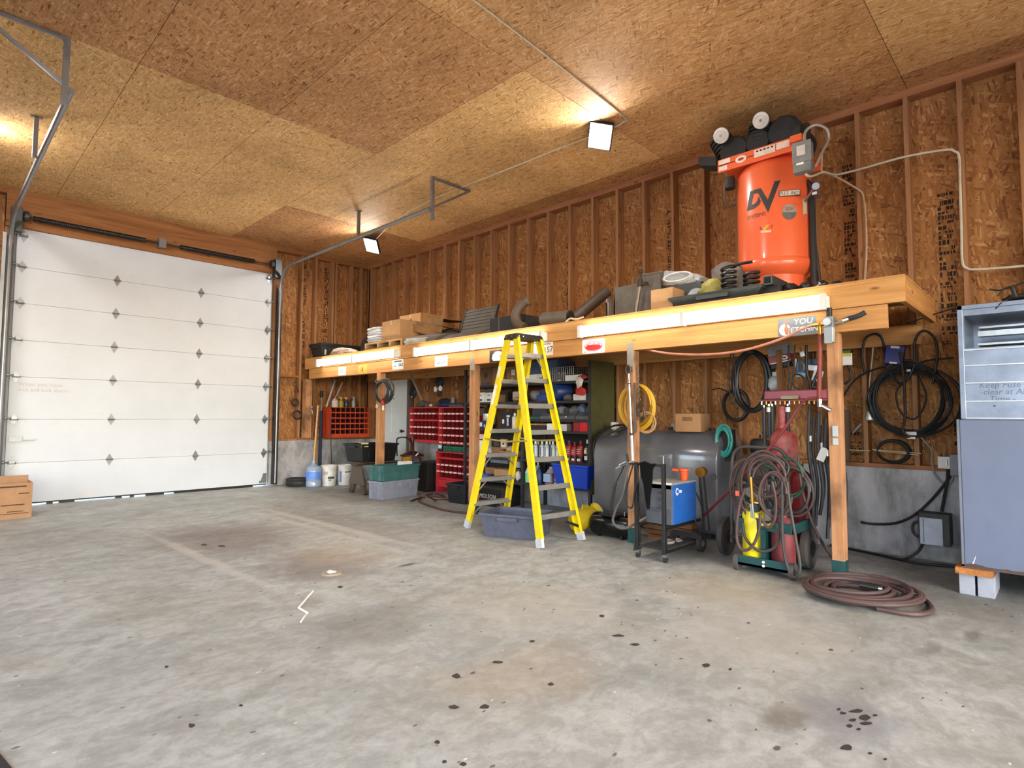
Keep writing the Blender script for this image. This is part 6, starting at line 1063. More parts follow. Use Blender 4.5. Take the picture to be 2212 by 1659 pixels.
rb_ = thing('plastic_bag', (5.87, 4.45, 1.62), 'red and white plastic bag hanging from the right end of the top shelf', 'bag'); B().blob((5.835, 4.475, 1.70), (.012, .055, .08), 14, .25, 3).build('white_part', pm('#cfc4bd', .4), rb_, smooth=True); B().blob((5.835, 4.45, 1.60), (.015, .07, .055), 14, .3, 4).build('red_part', pm('#a8251e', .45), rb_, smooth=True); B().blob((5.84, 4.42, 1.775), (.01, .06, .03), 12, .3, 6).build('red_fold', pm('#8e2a24', .45), rb_, smooth=True)
sit('grey_bag', 1139, 1160, 843, ZR[4], pm('#77787c', .4, var=.3), 'crumpled grey bag on the second shelf of the right bay', 'bag', shape='lump'); sit('blue_caddy', 1159, 1180, 853, ZR[4], pm('#23407e', .45), 'blue tool caddy on the second shelf behind the ladder rail', 'caddy', dp=.25); B().bx(SF+.1, SF+.13, PX(1172, 860, 5.9).y, PX(1163, 860, 5.9).y, 1.55, 1.64).build('x', pm('#23407e', .45)).name = 'blue_funnel'
tag(bpy.data.objects['blue_funnel'], 'upright blue handle standing on the blue tool caddy', 'handle')
bu = thing('blue_bucket', (6.0, 4.83, ZR[4]+.1), 'dark blue bucket lying on its side on the second shelf', 'bucket'); B().lathe([(.10, 0), (.115, .02), (.125, .22), (.11, .215), (.095, .03)], (SF+.04, PX(1202, 850, SF+.1).y, ZR[4]+.125), (.9, -.35, 0), 22).build('body', pm('#1d3572', .4), bu, smooth=True)
sit('dark_lump', 1213, 1232, 850, ZR[4], pm('#5b5855', .6), 'grey dusty lump right of the dark blue bucket', 'part', shape='lump', dp=.1); sit('white_box', 1238, 1261, 851, ZR[4], pm('#d3d0cb', .6), 'white box at the right end of the second shelf', 'box', dp=.12); sit('white_stick', 1261.5, 1265, 848, ZR[4], WHITE, 'slim white tube standing beside the white box', 'tube', dp=.02); sit('dark_carton', 1266, 1275, 850, ZR[4], pm('#3a2a22', .7), 'dark carton at the far right of the second shelf', 'box', dp=.15)
t, c, wd, zt = sit('green_box', 1152, 1178, 868, 1.375, pm('#5f7f4c', .5), 'pale green box on top of the grey parcels on the third shelf', 'box', dp=.2); lbl(t, c, wd, zt, c.z+.02, c.z+.045, WHITE, .4)
sit('grey_parcel', 1150, 1180, 879, ZR[3]+.0, pm('#343845', .5), 'stack of dark parcels under the pale green box', 'box', dp=.2, xf=SF+.1); sit('green_tray', 1144, 1164, 896, ZR[3], pm('#2c5b44', .5), 'dark green parts bin at the left of the third shelf', 'bin', shape='bin', dp=.16)
GRY = pm('#55575b', .5)
for x0, x1, lb in ((1166, 1188, 'grey parts bin behind the ladder on the third shelf'), (1204, 1241, 'wide grey parts bin with a white tag on the third shelf'), (1243, 1276, 'wide grey parts bin at the right end of the third shelf')):
    t, c, wd, zt = sit('parts_bin', x0, x1, 893, ZR[3], GRY, lb, 'bin', 'grey parts bins', .2, shape='bin')
    if x0 == 1204: lbl(t, c, wd, zt, c.z+.025, c.z+.04, WHITE, .1)
for k, (x0, x1, yt, c_, lb) in enumerate(((1200, 1217, 877, '#7b7d82', 'grey curved tool parts in the left wide bin'), (1215, 1228, 880, '#3f4146', 'dark hose end poking up from the left wide bin'), (1222, 1248, 876, '#5f6064', 'grey drill body lying between the two wide bins'), (1244, 1262, 871, '#4f5d78', 'blue grey tool standing in the right wide bin'), (1262, 1276, 875, '#4c4d50', 'grey rounded tool at the end of the right wide bin'))): sit('power_tool', x0, x1, yt, ZR[3]+.05, pm(c_, .5), lb, 'tool', shape='lump', xf=SF+.07, dp=.14)
sit('blue_rag', 1198, 1210, 870, 1.37, pm('#26306a', .8), 'dark blue rag above the grey curved tool parts', 'rag', shape='lump', xf=SF+.2)
sit('timber_strip', 1140, 1160, 915, 1.15, pm('#a88a5e', .7), 'left tan strip lying on the fourth shelf of the right bay', 'strip', dp=.1); sit('timber_strip', 1161, 1181, 915, 1.15, pm('#9a6f4c', .7), 'brown strip beside the left tan strip', 'strip', dp=.1); sit('dark_bin', 1142, 1178, 920, ZR[2], pm('#26262a', .6), 'low dark bin under the two wooden strips', 'bin', dp=.15)
sit('white_box', 1181, 1194, 915, ZR[2], WHITE, 'small white box right of the wooden strips', 'box', dp=.12); sit('white_carton', 1203, 1224, 916, ZR[2], pm('#d2d5da', .5), 'white flat carton on the fourth shelf, right of the ladder rail', 'box', dp=.14); sit('brown_box', 1224.5, 1231, 917, ZR[2], pm('#5c4b44', .7), 'small brown box beside the white flat carton', 'box', dp=.12)
for k, (x0, x1, c_, lb) in enumerate(((1238, 1251, '#8c2428', 'left dull red box on the fourth shelf'), (1252, 1269, '#c4222a', 'bright red box on the fourth shelf'), (1270, 1276, '#b02026', 'narrow red box at the shelf end'))): sit('red_box', x0, x1, 912, ZR[2], pm(c_, .45), lb, 'box', 'row of red boxes', .12)
SPR = pm('#aab3bc', .3, .3); RC_ = pm('#98232a', .35)
t, c, wd, zt = sit('white_jug', 1133, 1145, 955, ZR[1], WHITE, 'white bottle at the left of the spray can shelf', 'bottle', shape='can', dp=.1)
for k, (x0, x1, yt, xf) in enumerate(((1149, 1158, 952, SF+.03), (1163, 1172, 952, SF+.03), (1173, 1182, 952, SF+.03), (1187, 1195, 952, SF+.03), (1156, 1163, 953, SF+.12), (1181, 1188, 953, SF+.12), (1196, 1203, 957, SF+.06))):
    t, c, wd, zt = sit('spray_can', x0, x1, yt, ZR[1], SPR, 'silver spray can with a white cap in the row above the blue bin', 'spray can', 'row of silver spray cans', .07, xf, 'can', WHITE); B().cyl(c+Z*.05, c+Z*(zt-c.z)*.62, wd*1.01, seg=16).build('printed_wrap', pm('#c3cad2', .4), t, smooth=True); B().bx(c.x-wd-.004, c.x-wd*.9, c.y-wd*.3, c.y-wd*.05, c.z+.06, c.z+.17).build('dark_print', pm('#3a4556', .5), t)
sit('blue_can', 1212, 1219, 950, ZR[1], pm('#4b5563', .5), 'grey can with a dark blue cap beside the red bottles', 'spray can', shape='can', dp=.06, extra=pm('#1d2a55', .4))
for k, (x0, x1, yt) in enumerate(((1220, 1231, 952), (1232, 1243, 955), (1244, 1257, 952))):
    t, c, wd, zt = sit('red_bottle', x0, x1, yt, ZR[1], RC_, ('first red bottle from the ladder rail on the spray can shelf', 'middle red bottle of the three on the spray can shelf', 'widest red bottle, next to the black and white ones')[k], 'bottle', 'row of red bottles', .08, SF+.03, 'can', pm('#5c1b1e', .4)); h_ = zt-c.z
    B().cyl(c+Z*.012, c+Z*h_*.30, wd*1.01, seg=16).build('black_base', BLACK, t, smooth=True); B().bx(c.x-wd-.003, c.x-wd*.8, c.y-wd*.5, c.y+wd*.5, c.z+.02, c.z+.05).build('white_mark', WHITE, t)
    for q_ in range(3): B().bx(c.x-wd-.003, c.x-wd*.75, c.y-wd*.6, c.y+wd*.6, c.z+h_*(.40+.09*q_), c.z+h_*(.43+.09*q_)).build('pale_stripe', pm('#d8b5b0', .5), t)
for k, (x0, x1) in enumerate(((1259, 1270), (1272, 1278))):
    t, c, wd, zt = sit('oil_bottle', x0, x1, 950, ZR[1], pm('#17181b', .4), ('black bottle with white print at the right of the red bottles', 'last black and white bottle at the shelf end')[k], 'bottle', 'black and white bottles', .09, SF+.03, 'can', pm('#d8d6cf', .4)); B().bx(c.x-wd-.003, c.x-wd*.7, c.y-wd*.6, c.y+wd*.5, c.z+.04, c.z+.09).bx(c.x-wd-.003, c.x-wd*.7, c.y-wd*.3, c.y+wd*.6, c.z+.12, c.z+.17).build('white_print', WHITE, t); B().bx(c.x-wd-.003, c.x-wd*.7, c.y-wd*.6, c.y+wd*.4, c.z+.175, c.z+.19).build('yellow_print', pm('#c9b53a', .5), t)
t, c, wd, zt = sit('coolant_jug', 1131, 1146, 1004, ZR[0], pm('#c5cfc6', .35), 'white jug of green fluid beside the middle shelf upright', 'jug', shape='jug', dp=.12); B().cyl(c+Z*.01, c+Z*.13, wd*1.01, seg=20).build('green_fluid', pm('#7ccf86', .35), t, smooth=True)
sit('oil_jug', 1154, 1167, 1009, ZR[0], pm('#20386a', .4), 'blue and black oil jug behind the ladder rail', 'jug', shape='jug', dp=.1, extra=BLACK); t, c, wd, zt = sit('white_cap_bottle', 1155, 1163, 997, ZR[0], pm('#99a2a8', .4), 'tall pale bottle behind the blue oil jug', 'bottle', shape='can', dp=.07, xf=SF+.15)
t, c, wd, zt = sit('washer_jug', 1172, 1194, 1009, ZR[0], pm('#a9a0a8', .25), 'clear jug of purple fluid on the bottom shelf, left of the blue bin', 'jug', shape='jug', dp=.16, extra=pm('#c9bfc9', .3)); B().cyl(c+Z*.012, c+Z*.15, wd*1.01, seg=20).build('purple_fluid', pm('#6b4a58', .3), t, smooth=True); B().bx(c.x-wd-.003, c.x-wd*.7, c.y-wd*.7, c.y+wd*.7, c.z+.035, c.z+.14).build('blue_label', pm('#9fb9d6', .4), t)
t, c, wd, zt = sit('white_bottle', 1195, 1203, 1022, ZR[0], WHITE, 'white bottle between the purple jug and the blue bin', 'bottle', shape='can', dp=.07); B().bx(c.x-wd-.003, c.x-wd*.7, c.y-wd*.6, c.y+wd*.6, c.z+.08, c.z+.12).build('red_label', pm('#b0303a', .4), t); B().bx(c.x-wd-.003, c.x-wd*.7, c.y-wd*.6, c.y+wd*.6, c.z+.04, c.z+.06).build('green_label', pm('#2f6a44', .4), t)
bb_ = thing('waste_bin', (6.05, 4.6, .29), 'bright blue waste bin at the lower right of the shelving', 'bin'); BL = pm('#1740b4', .35, var=.06); ya, yb = PX(1200, 1030, 5.82).y, PX(1277, 1030, 5.82).y
B().tub((5.94, (ya+yb)/2), (.15, (ya-yb)/2-.04), (.19, (ya-yb)/2-.005), .367, .665, .006, .014, .025).build('bin', BL, bb_, bev=.02); B().bx(5.73, 5.74, (ya+yb)/2-.1, (ya+yb)/2+.1, .64, .665).build('rim_grip', BL, bb_)
mc = thing('black_crate', (5.8, 5.95, 0), 'black plastic crate with white lettering on the floor under the shelving', 'crate'); B().bx(5.66, 6.05, 5.66, 6.24, .02, .29).build('body', pm('#0c0c0e', .5), mc, bev=.04); text('MOLSON', .085, (5.655, 5.97, .135), -Y, Z, pm('#c9c9c9', .5), mc, 'lettering', .001, .95, shear=.12); B().bx(5.66, 6.05, 5.68, 6.22, 0, .05).build('base', BLACK, mc)
tote('storage_tote', (5.66, 6.47), .18, .19, .285, pm('#17191e', .5), 'black open tote on the floor left of the lettered crate', rz=4)
# ---------------------------------------------------------------- red bolt racks
RK = pm('#c23036', .45, var=.06, dirt='#8e2327', damt=.3); RK_SHADE = pm('#6e1014', .6)  # second red is darker: shade inside the cells put into the paint
def bolt_rack(label, x0, x1, y0, y1, z0, z1, rows, cols, tags, base=None):
    t = thing('bolt_rack', (x1, (y0+y1)/2, z0), label, 'bolt rack', 'red bolt racks')
    B().bx(x0, x1, y0, y0+.018, z0, z1).bx(x0, x1, y1-.018, y1, z0, z1).bx(x0, x1, y0, y1, z1-.018, z1).bx(x0, x1, y0, y1, z0, z0+.018).build('frame', RK, t); B().bx(x1-.01, x1-.001, y0+.018, y1-.018, z0, z1).build('back', RK_SHADE, t)
    rh = (z1-z0-.02)/rows
    for r_ in range(rows):
        za = z0+.012+r_*rh; B().prism([(0, .0), (.012, 0), (.16, .03), (.16, .036), (.012, .028), (0, .03)], (x0+.002, y0+.018, za), X, Z, Y*(y1-y0-.036)).build('shelf_lip', RK, t)
        dv = B().bx(x0+.03, x1-.01, y0+.018, y1-.018, za+.022, za+.026)
        for c_ in range(1, cols): y = y0+(y1-y0)*c_/cols; dv.bx(x0+.02, x1-.01, y-.002, y+.002, za+.02, za+rh)
        dv.build('cell_lattice', RK_SHADE, t)
        for c_ in range(cols):
            if c_ < tags[r_]: y = y1-(y1-y0)*(c_+.5)/cols; B().bx(x0, x0+.0018, y-(y1-y0)/cols*.36, y+(y1-y0)/cols*.36, za+.004, za+.027).build('label_tag', pm('#d9d3d0', .5), t)
    return t
bolt_rack('red bolt rack right of the entry door, left one of the wall pair', 6.18, 6.395, 7.735, 8.59, .81, 1.425, 5, 8, (0, 7, 7, 1, 7)); bolt_rack('red bolt rack touching the shelving, right one of the wall pair', 6.16, 6.395, 6.86, 7.725, .80, 1.425, 5, 8, (8, 6, 8, 8, 8))
rk3 = bolt_rack('tall red bolt rack standing on the floor below the green bins', 6.08, 6.375, 6.80, 7.68, .10, .68, 5, 8, (0, 0, 8, 6, 0)); B().bx(6.075, 6.08, 6.80, 7.68, .10, .22).build('kick_plate', RK, rk3); B().bx(6.08, 6.3, 7.62, 7.68, 0, .10).build('foot', RK, rk3); B().bx(6.08, 6.3, 6.80, 6.86, 0, .10).build('foot', RK, rk3)
GB_ = pm('#1f5a42', .4)
for k, (y0, y1) in enumerate(((7.30, 7.52), (7.06, 7.28), (6.82, 7.04))):
    t = thing('green_bin', (6.1, (y0+y1)/2, .68), ('left green bin', 'middle green bin', 'right green bin beside the shelf upright')[k]+' on top of the floor standing red rack', 'bin', 'green parts bins'); B().prism([(0, 0), (.2, 0), (.2, .115), (.0, .085)], (6.10, y0, .682), X, Z, Y*(y1-y0)).build('body', GB_, t, bev=.004); B().bx(6.092, 6.10, y0-.004, y1+.004, .755, .77).build('front_rim', pm('#2b7052', .4), t)
t = thing('small_carton', (6.12, 7.6, .68), 'little black and white carton left of the green bins', 'box'); B().bx(6.1, 6.2, 7.55, 7.66, .682, .80).build('body', pm('#23262d', .5), t); B().bx(6.098, 6.10, 7.56, 7.65, .73, .79).build('white_print', pm('#c9d3dd', .5), t)
def onrack(name, x0, x1, yt, mat, label, cat, shape='lump', z=1.427, xf=6.2, dp=.15): return sit(name, x0, x1, yt, z, mat, label, cat, dp=dp, xf=xf, shape=shape)
onrack('sanding_tool', 897, 915, 865, pm('#55575a', .5), 'grey power tool lying on the left red wall rack', 'tool'); t, c, wd, zt = onrack('brown_carton', 917, 941, 870, pm('#6b4636', .7), 'brown carton with a white label on the left red wall rack', 'box', 'box'); B().bx(6.198, 6.2, c.y-.06, c.y+.02, 1.44, 1.475).build('label', WHITE, t)
onrack('blue_bag', 943, 966, 869, pm('#27427c', .5), 'blue and white bag on the wall racks beside the brown carton', 'bag'); onrack('grey_bin', 969, 999, 870, pm('#4d4f54', .5), 'long grey bin on the right red wall rack', 'bin', 'bin'); onrack('dark_drill', 942, 968, 860, pm('#23252b', .5), 'dark drill heap behind the blue and white bag', 'tool', xf=6.28, dp=.1); onrack('upright_tool', 974, 980, 858, pm('#8a8d90', .4), 'upright grey handle behind the long grey bin', 'handle', 'box', xf=6.3, dp=.03)
wp = pm('#3f2a1c', .7); hk = thing('wall_hooks', (6.36, 7.7, 1.7), 'row of thin pale strips with wire loops hung above the red wall racks', 'hooks')
for px_ in (926.5, 956, 988.5): p = PX(px_, 812, 6.37); B().bx(6.365, 6.372, p.y-.012, p.y+.012, p.z-.05, p.z+.07).build('strip', pm('#a5886c', .6), hk)
for px_, py_ in ((923, 836), (985, 832)): p = PX(px_, py_, 6.36); B().tube([p+V((0, .05*cos(a*pi/9), .085*sin(a*pi/9))) for a in range(18)], .006, 6, True).build('wire_loop', pm('#2a1d16', .6), hk)
rp_ = thing('respirator', (6.3, 7.85, 1.65), 'dark blue and white mask hung on the wall above the red racks', 'mask'); p = PX(949, 832, 6.3); B().blob(p+Z*.05, (.05, .10, .09), 14, .25, 3).build('hood', pm('#20242f', .6), rp_, smooth=True); B().blob(p+V((-.03, .07, -.07)), (.03, .035, .05), 10, .2, 4).build('white_filter', WHITE, rp_, smooth=True); B().blob(p+V((-.03, -.07, -.06)), (.03, .035, .05), 10, .2, 5).build('white_filter', WHITE, rp_, smooth=True); B().blob(p-Z*.15, (.03, .06, .05), 12, .2, 7).build('strap', pm('#3d2f27', .8), rp_, smooth=True)
wcl = thing('wire_coil', (6.3, 8.6, 1.5), 'tangled dark wire coil on the door frame edge above the left red rack', 'wire'); p = PX(893, 847, 6.32)
B().tube(coil(p, -Y, Z, .085, .09, 5, .25, (-.04, 0, 0), 20, 8), .009, 6).build('coil', pm('#3a3a3c', .4, .4), wcl, smooth=True); B().blob(p+V((-.03, 0, -.085)), .018, 10, 0).build('white_cap', WHITE, wcl, smooth=True)
tag(B().cyl(PX(885, 805, 6.1), PX(912, 865, 6.12), .018, seg=10).build('metal_pole', pm('#a9a49e', .35, .5), smooth=True), 'silver pole leaning down to the left red wall rack', 'pole')
# ---------------------------------------------------------------- orange bolt rack and left corner
OK = pm('#b9401f', .5, var=.06, dirt='#8a2f17', damt=.3); OK_SHADE = pm('#5a1c0e', .7)  # second orange carries the shade of the rack interior in its colour
ob2 = thing('bolt_rack', (5.8, 10.3, .84), 'orange open bolt rack on the far wall, left of the entry door', 'bolt rack'); x0, x1, y0, y1, z0, z1 = 5.447, 6.285, 10.10, 10.41, .845, 1.43
B().prism([(0, 0), (.32, 0), (.32, z1-z0), (.03, z1-z0), (0, z1-z0-.06)], (x0, y0, z0), Y, Z, X*.016).build('side_panel', OK, ob2); B().bx(x1-.016, x1, y0, y1, z0, z1).build('side_panel', OK, ob2)
B().bx(x0, x1, y1-.01, y1, z0, z1).build('back', OK_SHADE, ob2); B().bx(x0, x1, y0-.004, y0, z0, z0+.05).build('kick_strip', OK, ob2)
fl_ = B(); dk_ = B()
for r_ in range(6):
    z = z0+.05+(z1-z0-.06)*r_/5; fl_.bx(x0+.016, x1-.016, y0-.003, y0+.003, z, z+(.024 if r_ < 5 else .010))
    if r_: dk_.bx(x0+.016, x1-.016, y0+.004, y1-.01, z+.002, z+.008)
    else: dk_.bx(x0+.016, x1-.016, y0+.004, y1-.01, z, z+.006)
for c_ in range(1, 8): x = x0+(x1-x0)*c_/8; fl_.bx(x-.006, x+.006, y0-.002, y0+.004, z0+.05, z1); dk_.bx(x-.003, x+.003, y0+.005, y1-.01, z0+.05, z1)
fl_.build('front_lattice', OK, ob2); dk_.build('cell_lattice', pm('#35130b', .8), ob2); B().bx(x0+.016, x1-.016, y0+.02, y1, z1-.004, z1).build('top_sheet', OK_SHADE, ob2)  # cell walls nearly black, shade between them put into the colour
SB_ = [((717, 730), 855, '#c9b5b0', '#8c2a2a', 'white spray bottle with a red trigger on the orange bolt rack'), ((731, 742), 858, '#9c8a2a', '#b3a03a', 'olive yellow bottle on the orange bolt rack'), ((743, 752), 858, '#2f333d', '#d89a88', 'dark bottle with a pink top on the orange bolt rack'), ((760, 767), 857, '#8d9296', '#8d9296', 'grey bottle standing alone on the orange bolt rack')]
for (a, e), yt, c1, c2, lb in SB_:
    p, q = PY(a, 880, 10.2), PY(e, 880, 10.2); zt = PY((a+e)/2, yt, 10.2).z; r_ = (q.x-p.x)/2; c = V(((p.x+q.x)/2, 10.2, z1+.001)); t = thing('spray_bottle', c, lb, 'bottle', 'bottles on the orange rack'); h_ = zt-z1
    B().lathe([(r_*.9, 0), (r_, .01), (r_, h_*.55), (r_*.4, h_*.78)], c, Z, 16).build('body', pm(c1, .4), t, smooth=True); B().cyl(c+Z*h_*.76, c+Z*h_, r_*.42, seg=10).bx(c.x-r_*.9, c.x+r_*.3, 10.18, 10.22, z1+h_*.88, z1+h_).build('trigger', pm(c2, .4), t)
def pole(name, p0, p1, r, mat, label, cat='pole'): return tag(B().cyl(p0, p1, r, seg=10).build(name, mat, smooth=True), label, cat)
pole('light_pole', PY(705, 879, 10.25), PY(724, 822, 10.40), .017, pm('#b9aea6', .5), 'left thin pale pole leaning behind the white spray bottle'); pole('light_pole', PY(721, 868, 10.28), PY(740, 826, 10.40), .017, pm('#a9a199', .5), 'right thin pale pole leaning behind the olive bottle')
pole('broom_handle', (5.05, 10.0, .02), PY(687, 876, 10.22), .017, pm('#c9a374', .6), 'pale wooden broom handle leaning on the wall behind the water jug'); pole('shovel_handle', (5.16, 10.05, .02), PY(684, 935, 10.3), .02, pm('#8b6a2e', .6), 'short yellow brown handle beside the pale broom handle')
um = thing('rolled_umbrella', (5.27, 10.2, 0), 'dark blue rolled umbrella leaning left of the orange bolt rack', 'umbrella'); a, e = V((5.22, 10.05, .02)), PY(695, 845, 10.36); B().cyl(a, a.lerp(e, .78), .035, .03, 12).build('canopy', pm('#1d2440', .8), um, smooth=True); B().cyl(a.lerp(e, .5), e, .012, seg=8).build('pole', STEEL, um); B().cyl(a.lerp(e, .93), e, .03, seg=10).build('top', BLACK, um)
pole('thin_rod', (5.48, 10.05, .02), PY(713, 900, 10.09), .010, pm('#3a332e', .6), 'thin dark rod standing against the orange bolt rack')
pr = thing('spring_clamp', (4.98, 10.42, 1.9), 'small dark clamp hung high on the stud beside the overhead door', 'clamp'); B().tube([PY(636, 825, 10.42), PY(641, 828, 10.41), PY(640, 836, 10.41), PY(645, 848, 10.42)], .013, 6).build('jaw', BLACK, pr); B().tube([PY(640, 836, 10.41), PY(641, 846, 10.42)], .008, 6).build('handle', pm('#8a2a22', .5), pr)
for k, (px_, py_, r_, lb) in enumerate(((637, 869, .055, 'upper dark strap coil on the stud beside the overhead door'), (641, 896, .07, 'lower round black ring hanging below the strap coil'))): p = PY(px_, py_, 10.40); tag(B().tube(coil(p, X, Z, r_, r_*1.1, 4, .12, (0, -.03, 0), 18, k+2), .012, 6).build('strap_coil', pm('#221f1d', .6), smooth=True), lb, 'strap coil')
wt = thing('folded_cloth', (5.15, 10.45, .845), 'folded white cloth on the sill left of the orange bolt rack', 'cloth')
for k in range(2): B().blob((5.16, 10.49, .875+.055*k), (.10, .06, .028), 14, .08, k+2, 3.5).build('fold', pm('#b9b6ae', .8), wt, smooth=True)
gr = thing('grease_gun', (5.17, 10.25, 1.1), 'small silver fittings hung on the corner post', 'fittings'); p = PX(674, 880, 5.0); B().blob(p, .03, 10, .1, 2).build('knob', STEEL, gr, smooth=True); B().tube(spline([p, p-Z*.05+Y*.01, p-Z*.1-Y*.02, p-Z*.14], 5), .01, 6).build('hook', STEEL, gr)
dh = thing('drain_hose', (4.78, 10.0, 0), 'flat stack of black drain hose coil beside the overhead door', 'hose coil'); hz = pm('#141519', .5); B().tube(coil((4.80, 9.99, .035), X, Y, .195, .195, 4.05, .02, (0, 0, .10), 30, 2), .032, 8).build('coil', hz, dh, smooth=True)
wj = thing('water_jug', (4.95, 9.72, 0), 'clear blue water jug with a blue label beside the black hose coil', 'water jug'); m_, nt, b = newmat('jug_plastic'); b.inputs['Base Color'].default_value = (.45, .58, .82, 1); b.inputs['Transmission Weight'].default_value = .45; b.inputs['Roughness'].default_value = .15
B().lathe([(.12, 0), (.135, .015), (.135, .10), (.128, .115), (.135, .13), (.135, .30), (.11, .36), (.04, .40), (.028, .42), (.028, .47)], (4.95, 9.75, 0), Z, 28).build('body', m_, wj, smooth=True); B().cyl((4.95, 9.75, .14), (4.95, 9.75, .27), .137, seg=28).build('label', pm('#5b86d6', .4), wj, smooth=True); B().cyl((4.95, 9.75, .01), (4.95, 9.75, .09), .128, seg=24).build('water', pm('#3b4f78', .2), wj, smooth=True)
for k, (cx_, cy__, lb, c_) in enumerate(((5.24, 9.74, 'white pail with peeling print next to the water jug', '#33363c'), (5.52, 9.66, 'white pail with a blue stripe, half behind the sawhorse', '#5f83b8'))):
    t = thing('pail', (cx_, cy__, 0), lb, 'pail', 'white pails'); B().lathe([(.118, 0), (.122, .01), (.138, .30), (.146, .30), (.146, .325), (.14, .325), (.14, .345), (.15, .345), (.15, .365), (.138, .365), (.12, .05)], (cx_, cy__, 0), Z, 28).build('body', pm('#d3d2cf', .45, dirt='#a8a6a0'), t, smooth=True, ang=30)
    def pw(a0, a1, z0_, z1_, mat): B().add([V((cx_+(.131+.004)*cos(R(a)), cy__+(.131+.004)*sin(R(a)), z)) for z in (z0_, z1_) for a in [a0+(a1-a0)*i/6 for i in range(7)]], [(i, i+1, 8+i, 7+i) for i in range(6)]).build('print', mat, t)
    if k == 0: pw(235, 285, .13, .17, pm(c_, .5)); pw(205, 235, .20, .26, pm('#b59c90', .5)); pw(240, 262, .09, .12, pm('#77797d', .5))
    else: pw(195, 215, .06, .27, pm(c_, .5)); pw(240, 290, .23, .26, pm('#3f5169', .5))
    B().tube(arc((cx_, cy__, .33), V((.7, -.7, 0)), V((-.25, -.25, -.9)), .15, .14, 0, 180, 12), .004, 6).build('bail_handle', STEEL, t)
sw = wood('sawhorse_wood', '#3c342c', '#5d5248', 2, 12, dirt='#2a2521'); sh_ = thing('sawhorse', (5.3, 8.4, 0), 'dark weathered wooden sawhorse carrying the black bin', 'sawhorse')
for x in (5.02, 5.6):
    for s in (-1, 1):
        q = M.Translation((x, 8.36, .47)) @ M.Rotation(R(s*24), 4, 'X'); B().bx(-.03, .03, -.045, .045, -.51, .01, q).build('leg', sw, sh_)
    B().prism([(-.24, .16), (.24, .16), (.12, .45), (-.12, .45)], (x-.035, 8.36, 0), -Y, Z, X*.02).build('gusset', pm('#5b5046', .8, dirt='#37302a'), sh_)
B().bx(4.9, 5.75, 8.32, 8.40, .46, .50).bx(4.95, 5.7, 8.2, 8.55, .50, .515).build('top_beam', sw, sh_)
bn, mt = tote('black_bin', (5.31, 8.45), .36, .25, .295, pm('#0f1012', .5), 'large black open bin resting on the sawhorse', rz=3, cat='bin', loc_z=.516); t = thing('yellow_card', (5.05, 8.22, .8), 'pale yellow card hooked on the rim of the black bin', 'card'); B().bx(4.96, 5.09, 8.185, 8.192, .765, .83).bx(4.96, 5.09, 8.185, 8.30, .828, .834).build('card', pm('#c9c48f', .5), t, bev=.003)
def crate(label, c, hx, hy, z0, h, mat, rz, lip=.02):
    t = thing('fish_crate', (c[0], c[1], z0), label, 'crate', 'stacked plastic crates', R(rz)); mt = WM(t); B().tub((0, 0), (hx*.94, hy*.92), (hx, hy), 0, h, .008, lip, .03, mt).build('bin', mat, t, bev=.004); rb = B()
    for k in range(5): x = -hx*.8+hx*.4*k; rb.bx(x-.008, x+.008, -hy-.012, -hy*.965, h*.62, h-.03, mt)
    rb.bx(-hx*.97, hx*.97, -hy-.012, -hy*.95, h*.60, h*.64, mt).build('molded_rib', mat, t); rb = B()
    for y in (-.6, .6): B().bx(-hx-.012, -hx*.93, hy*y-.03, hy*y+.03, h*.05, h*.9, mt).build('end_rib', mat, t)
    return t, mt
crate('grey plastic crate on the floor under the green crate', (5.235, 7.66), .375, .155, 0, .275, pm('#7f8494', .5, dirt='#676b78'), 7, .012); crate('teal green plastic crate stacked on the grey crate', (5.245, 7.655), .385, .16, .276, .235, pm('#35605f', .5, dirt='#4f7a78'), 8, .012)
yp = thing('pump_bucket', (5.98, 8.2, 0), 'yellow bucket pump with a dark red lid and handle, behind the green crate', 'pump'); B().lathe([(.15, 0), (.155, .01), (.185, .56), (.19, .58)], (5.98, 8.22, 0), Z, 28).build('bucket', pm('#b8841c', .45, dirt='#7d5a17'), yp, smooth=True); DR = pm('#3f1512', .45)
B().cyl((5.98, 8.22, .575), (5.98, 8.22, .60), .205, seg=28).cyl((5.98, 8.22, .60), (5.98, 8.22, .66), .19, .06, 24).cyl((5.98, 8.22, .62), (5.98, 8.22, .92), .035, seg=12).build('pump_head', DR, yp); B().tube(spline([PX(858, 985, 5.85), PX(857, 960, 5.85), PX(858, 948, 5.86), PX(866, 945, 5.9), PX(877, 945, 5.95)], 6), .013, 8).build('handle', BLACK, yp, smooth=True); B().tube(spline([PX(878, 945, 5.95), PX(888, 955, 5.9), PX(893, 975, 5.85), PX(897, 1000, 5.82)], 6), .02, 8).build('delivery_hose', DR, yp, smooth=True)
t = thing('white_tray', (5.7, 7.6, .5), 'white plastic tray lying in the green crate', 'tray'); B().bx(5.36, 5.55, 7.62, 7.76, .44, .545).build('tray', WHITE, t, bev=.006); t = thing('tool_head', (5.8, 7.5, .5), 'dark tool head with a white edge resting in the green crate, right end', 'tool'); B().blob((5.60, 7.58, .56), (.08, .09, .07), 14, .3, 6).build('body', DARK, t, smooth=True); B().tube([PX(893, 995, 5.6), PX(900, 982, 5.62), PX(903, 980, 5.62)], .01, 6).build('white_edge', WHITE, t)
t = thing('dark_cabinet', (6.15, 7.9, 0), 'low black cabinet behind the crates, left of the floor standing red rack', 'cabinet'); B().bx(5.95, 6.36, 7.75, 8.0, 0, .48).build('body', pm('#111214', .6), t, bev=.006); B().bx(5.93, 6.36, 7.73, 8.02, .48, .50).build('top', pm('#2a2b2d', .6), t)
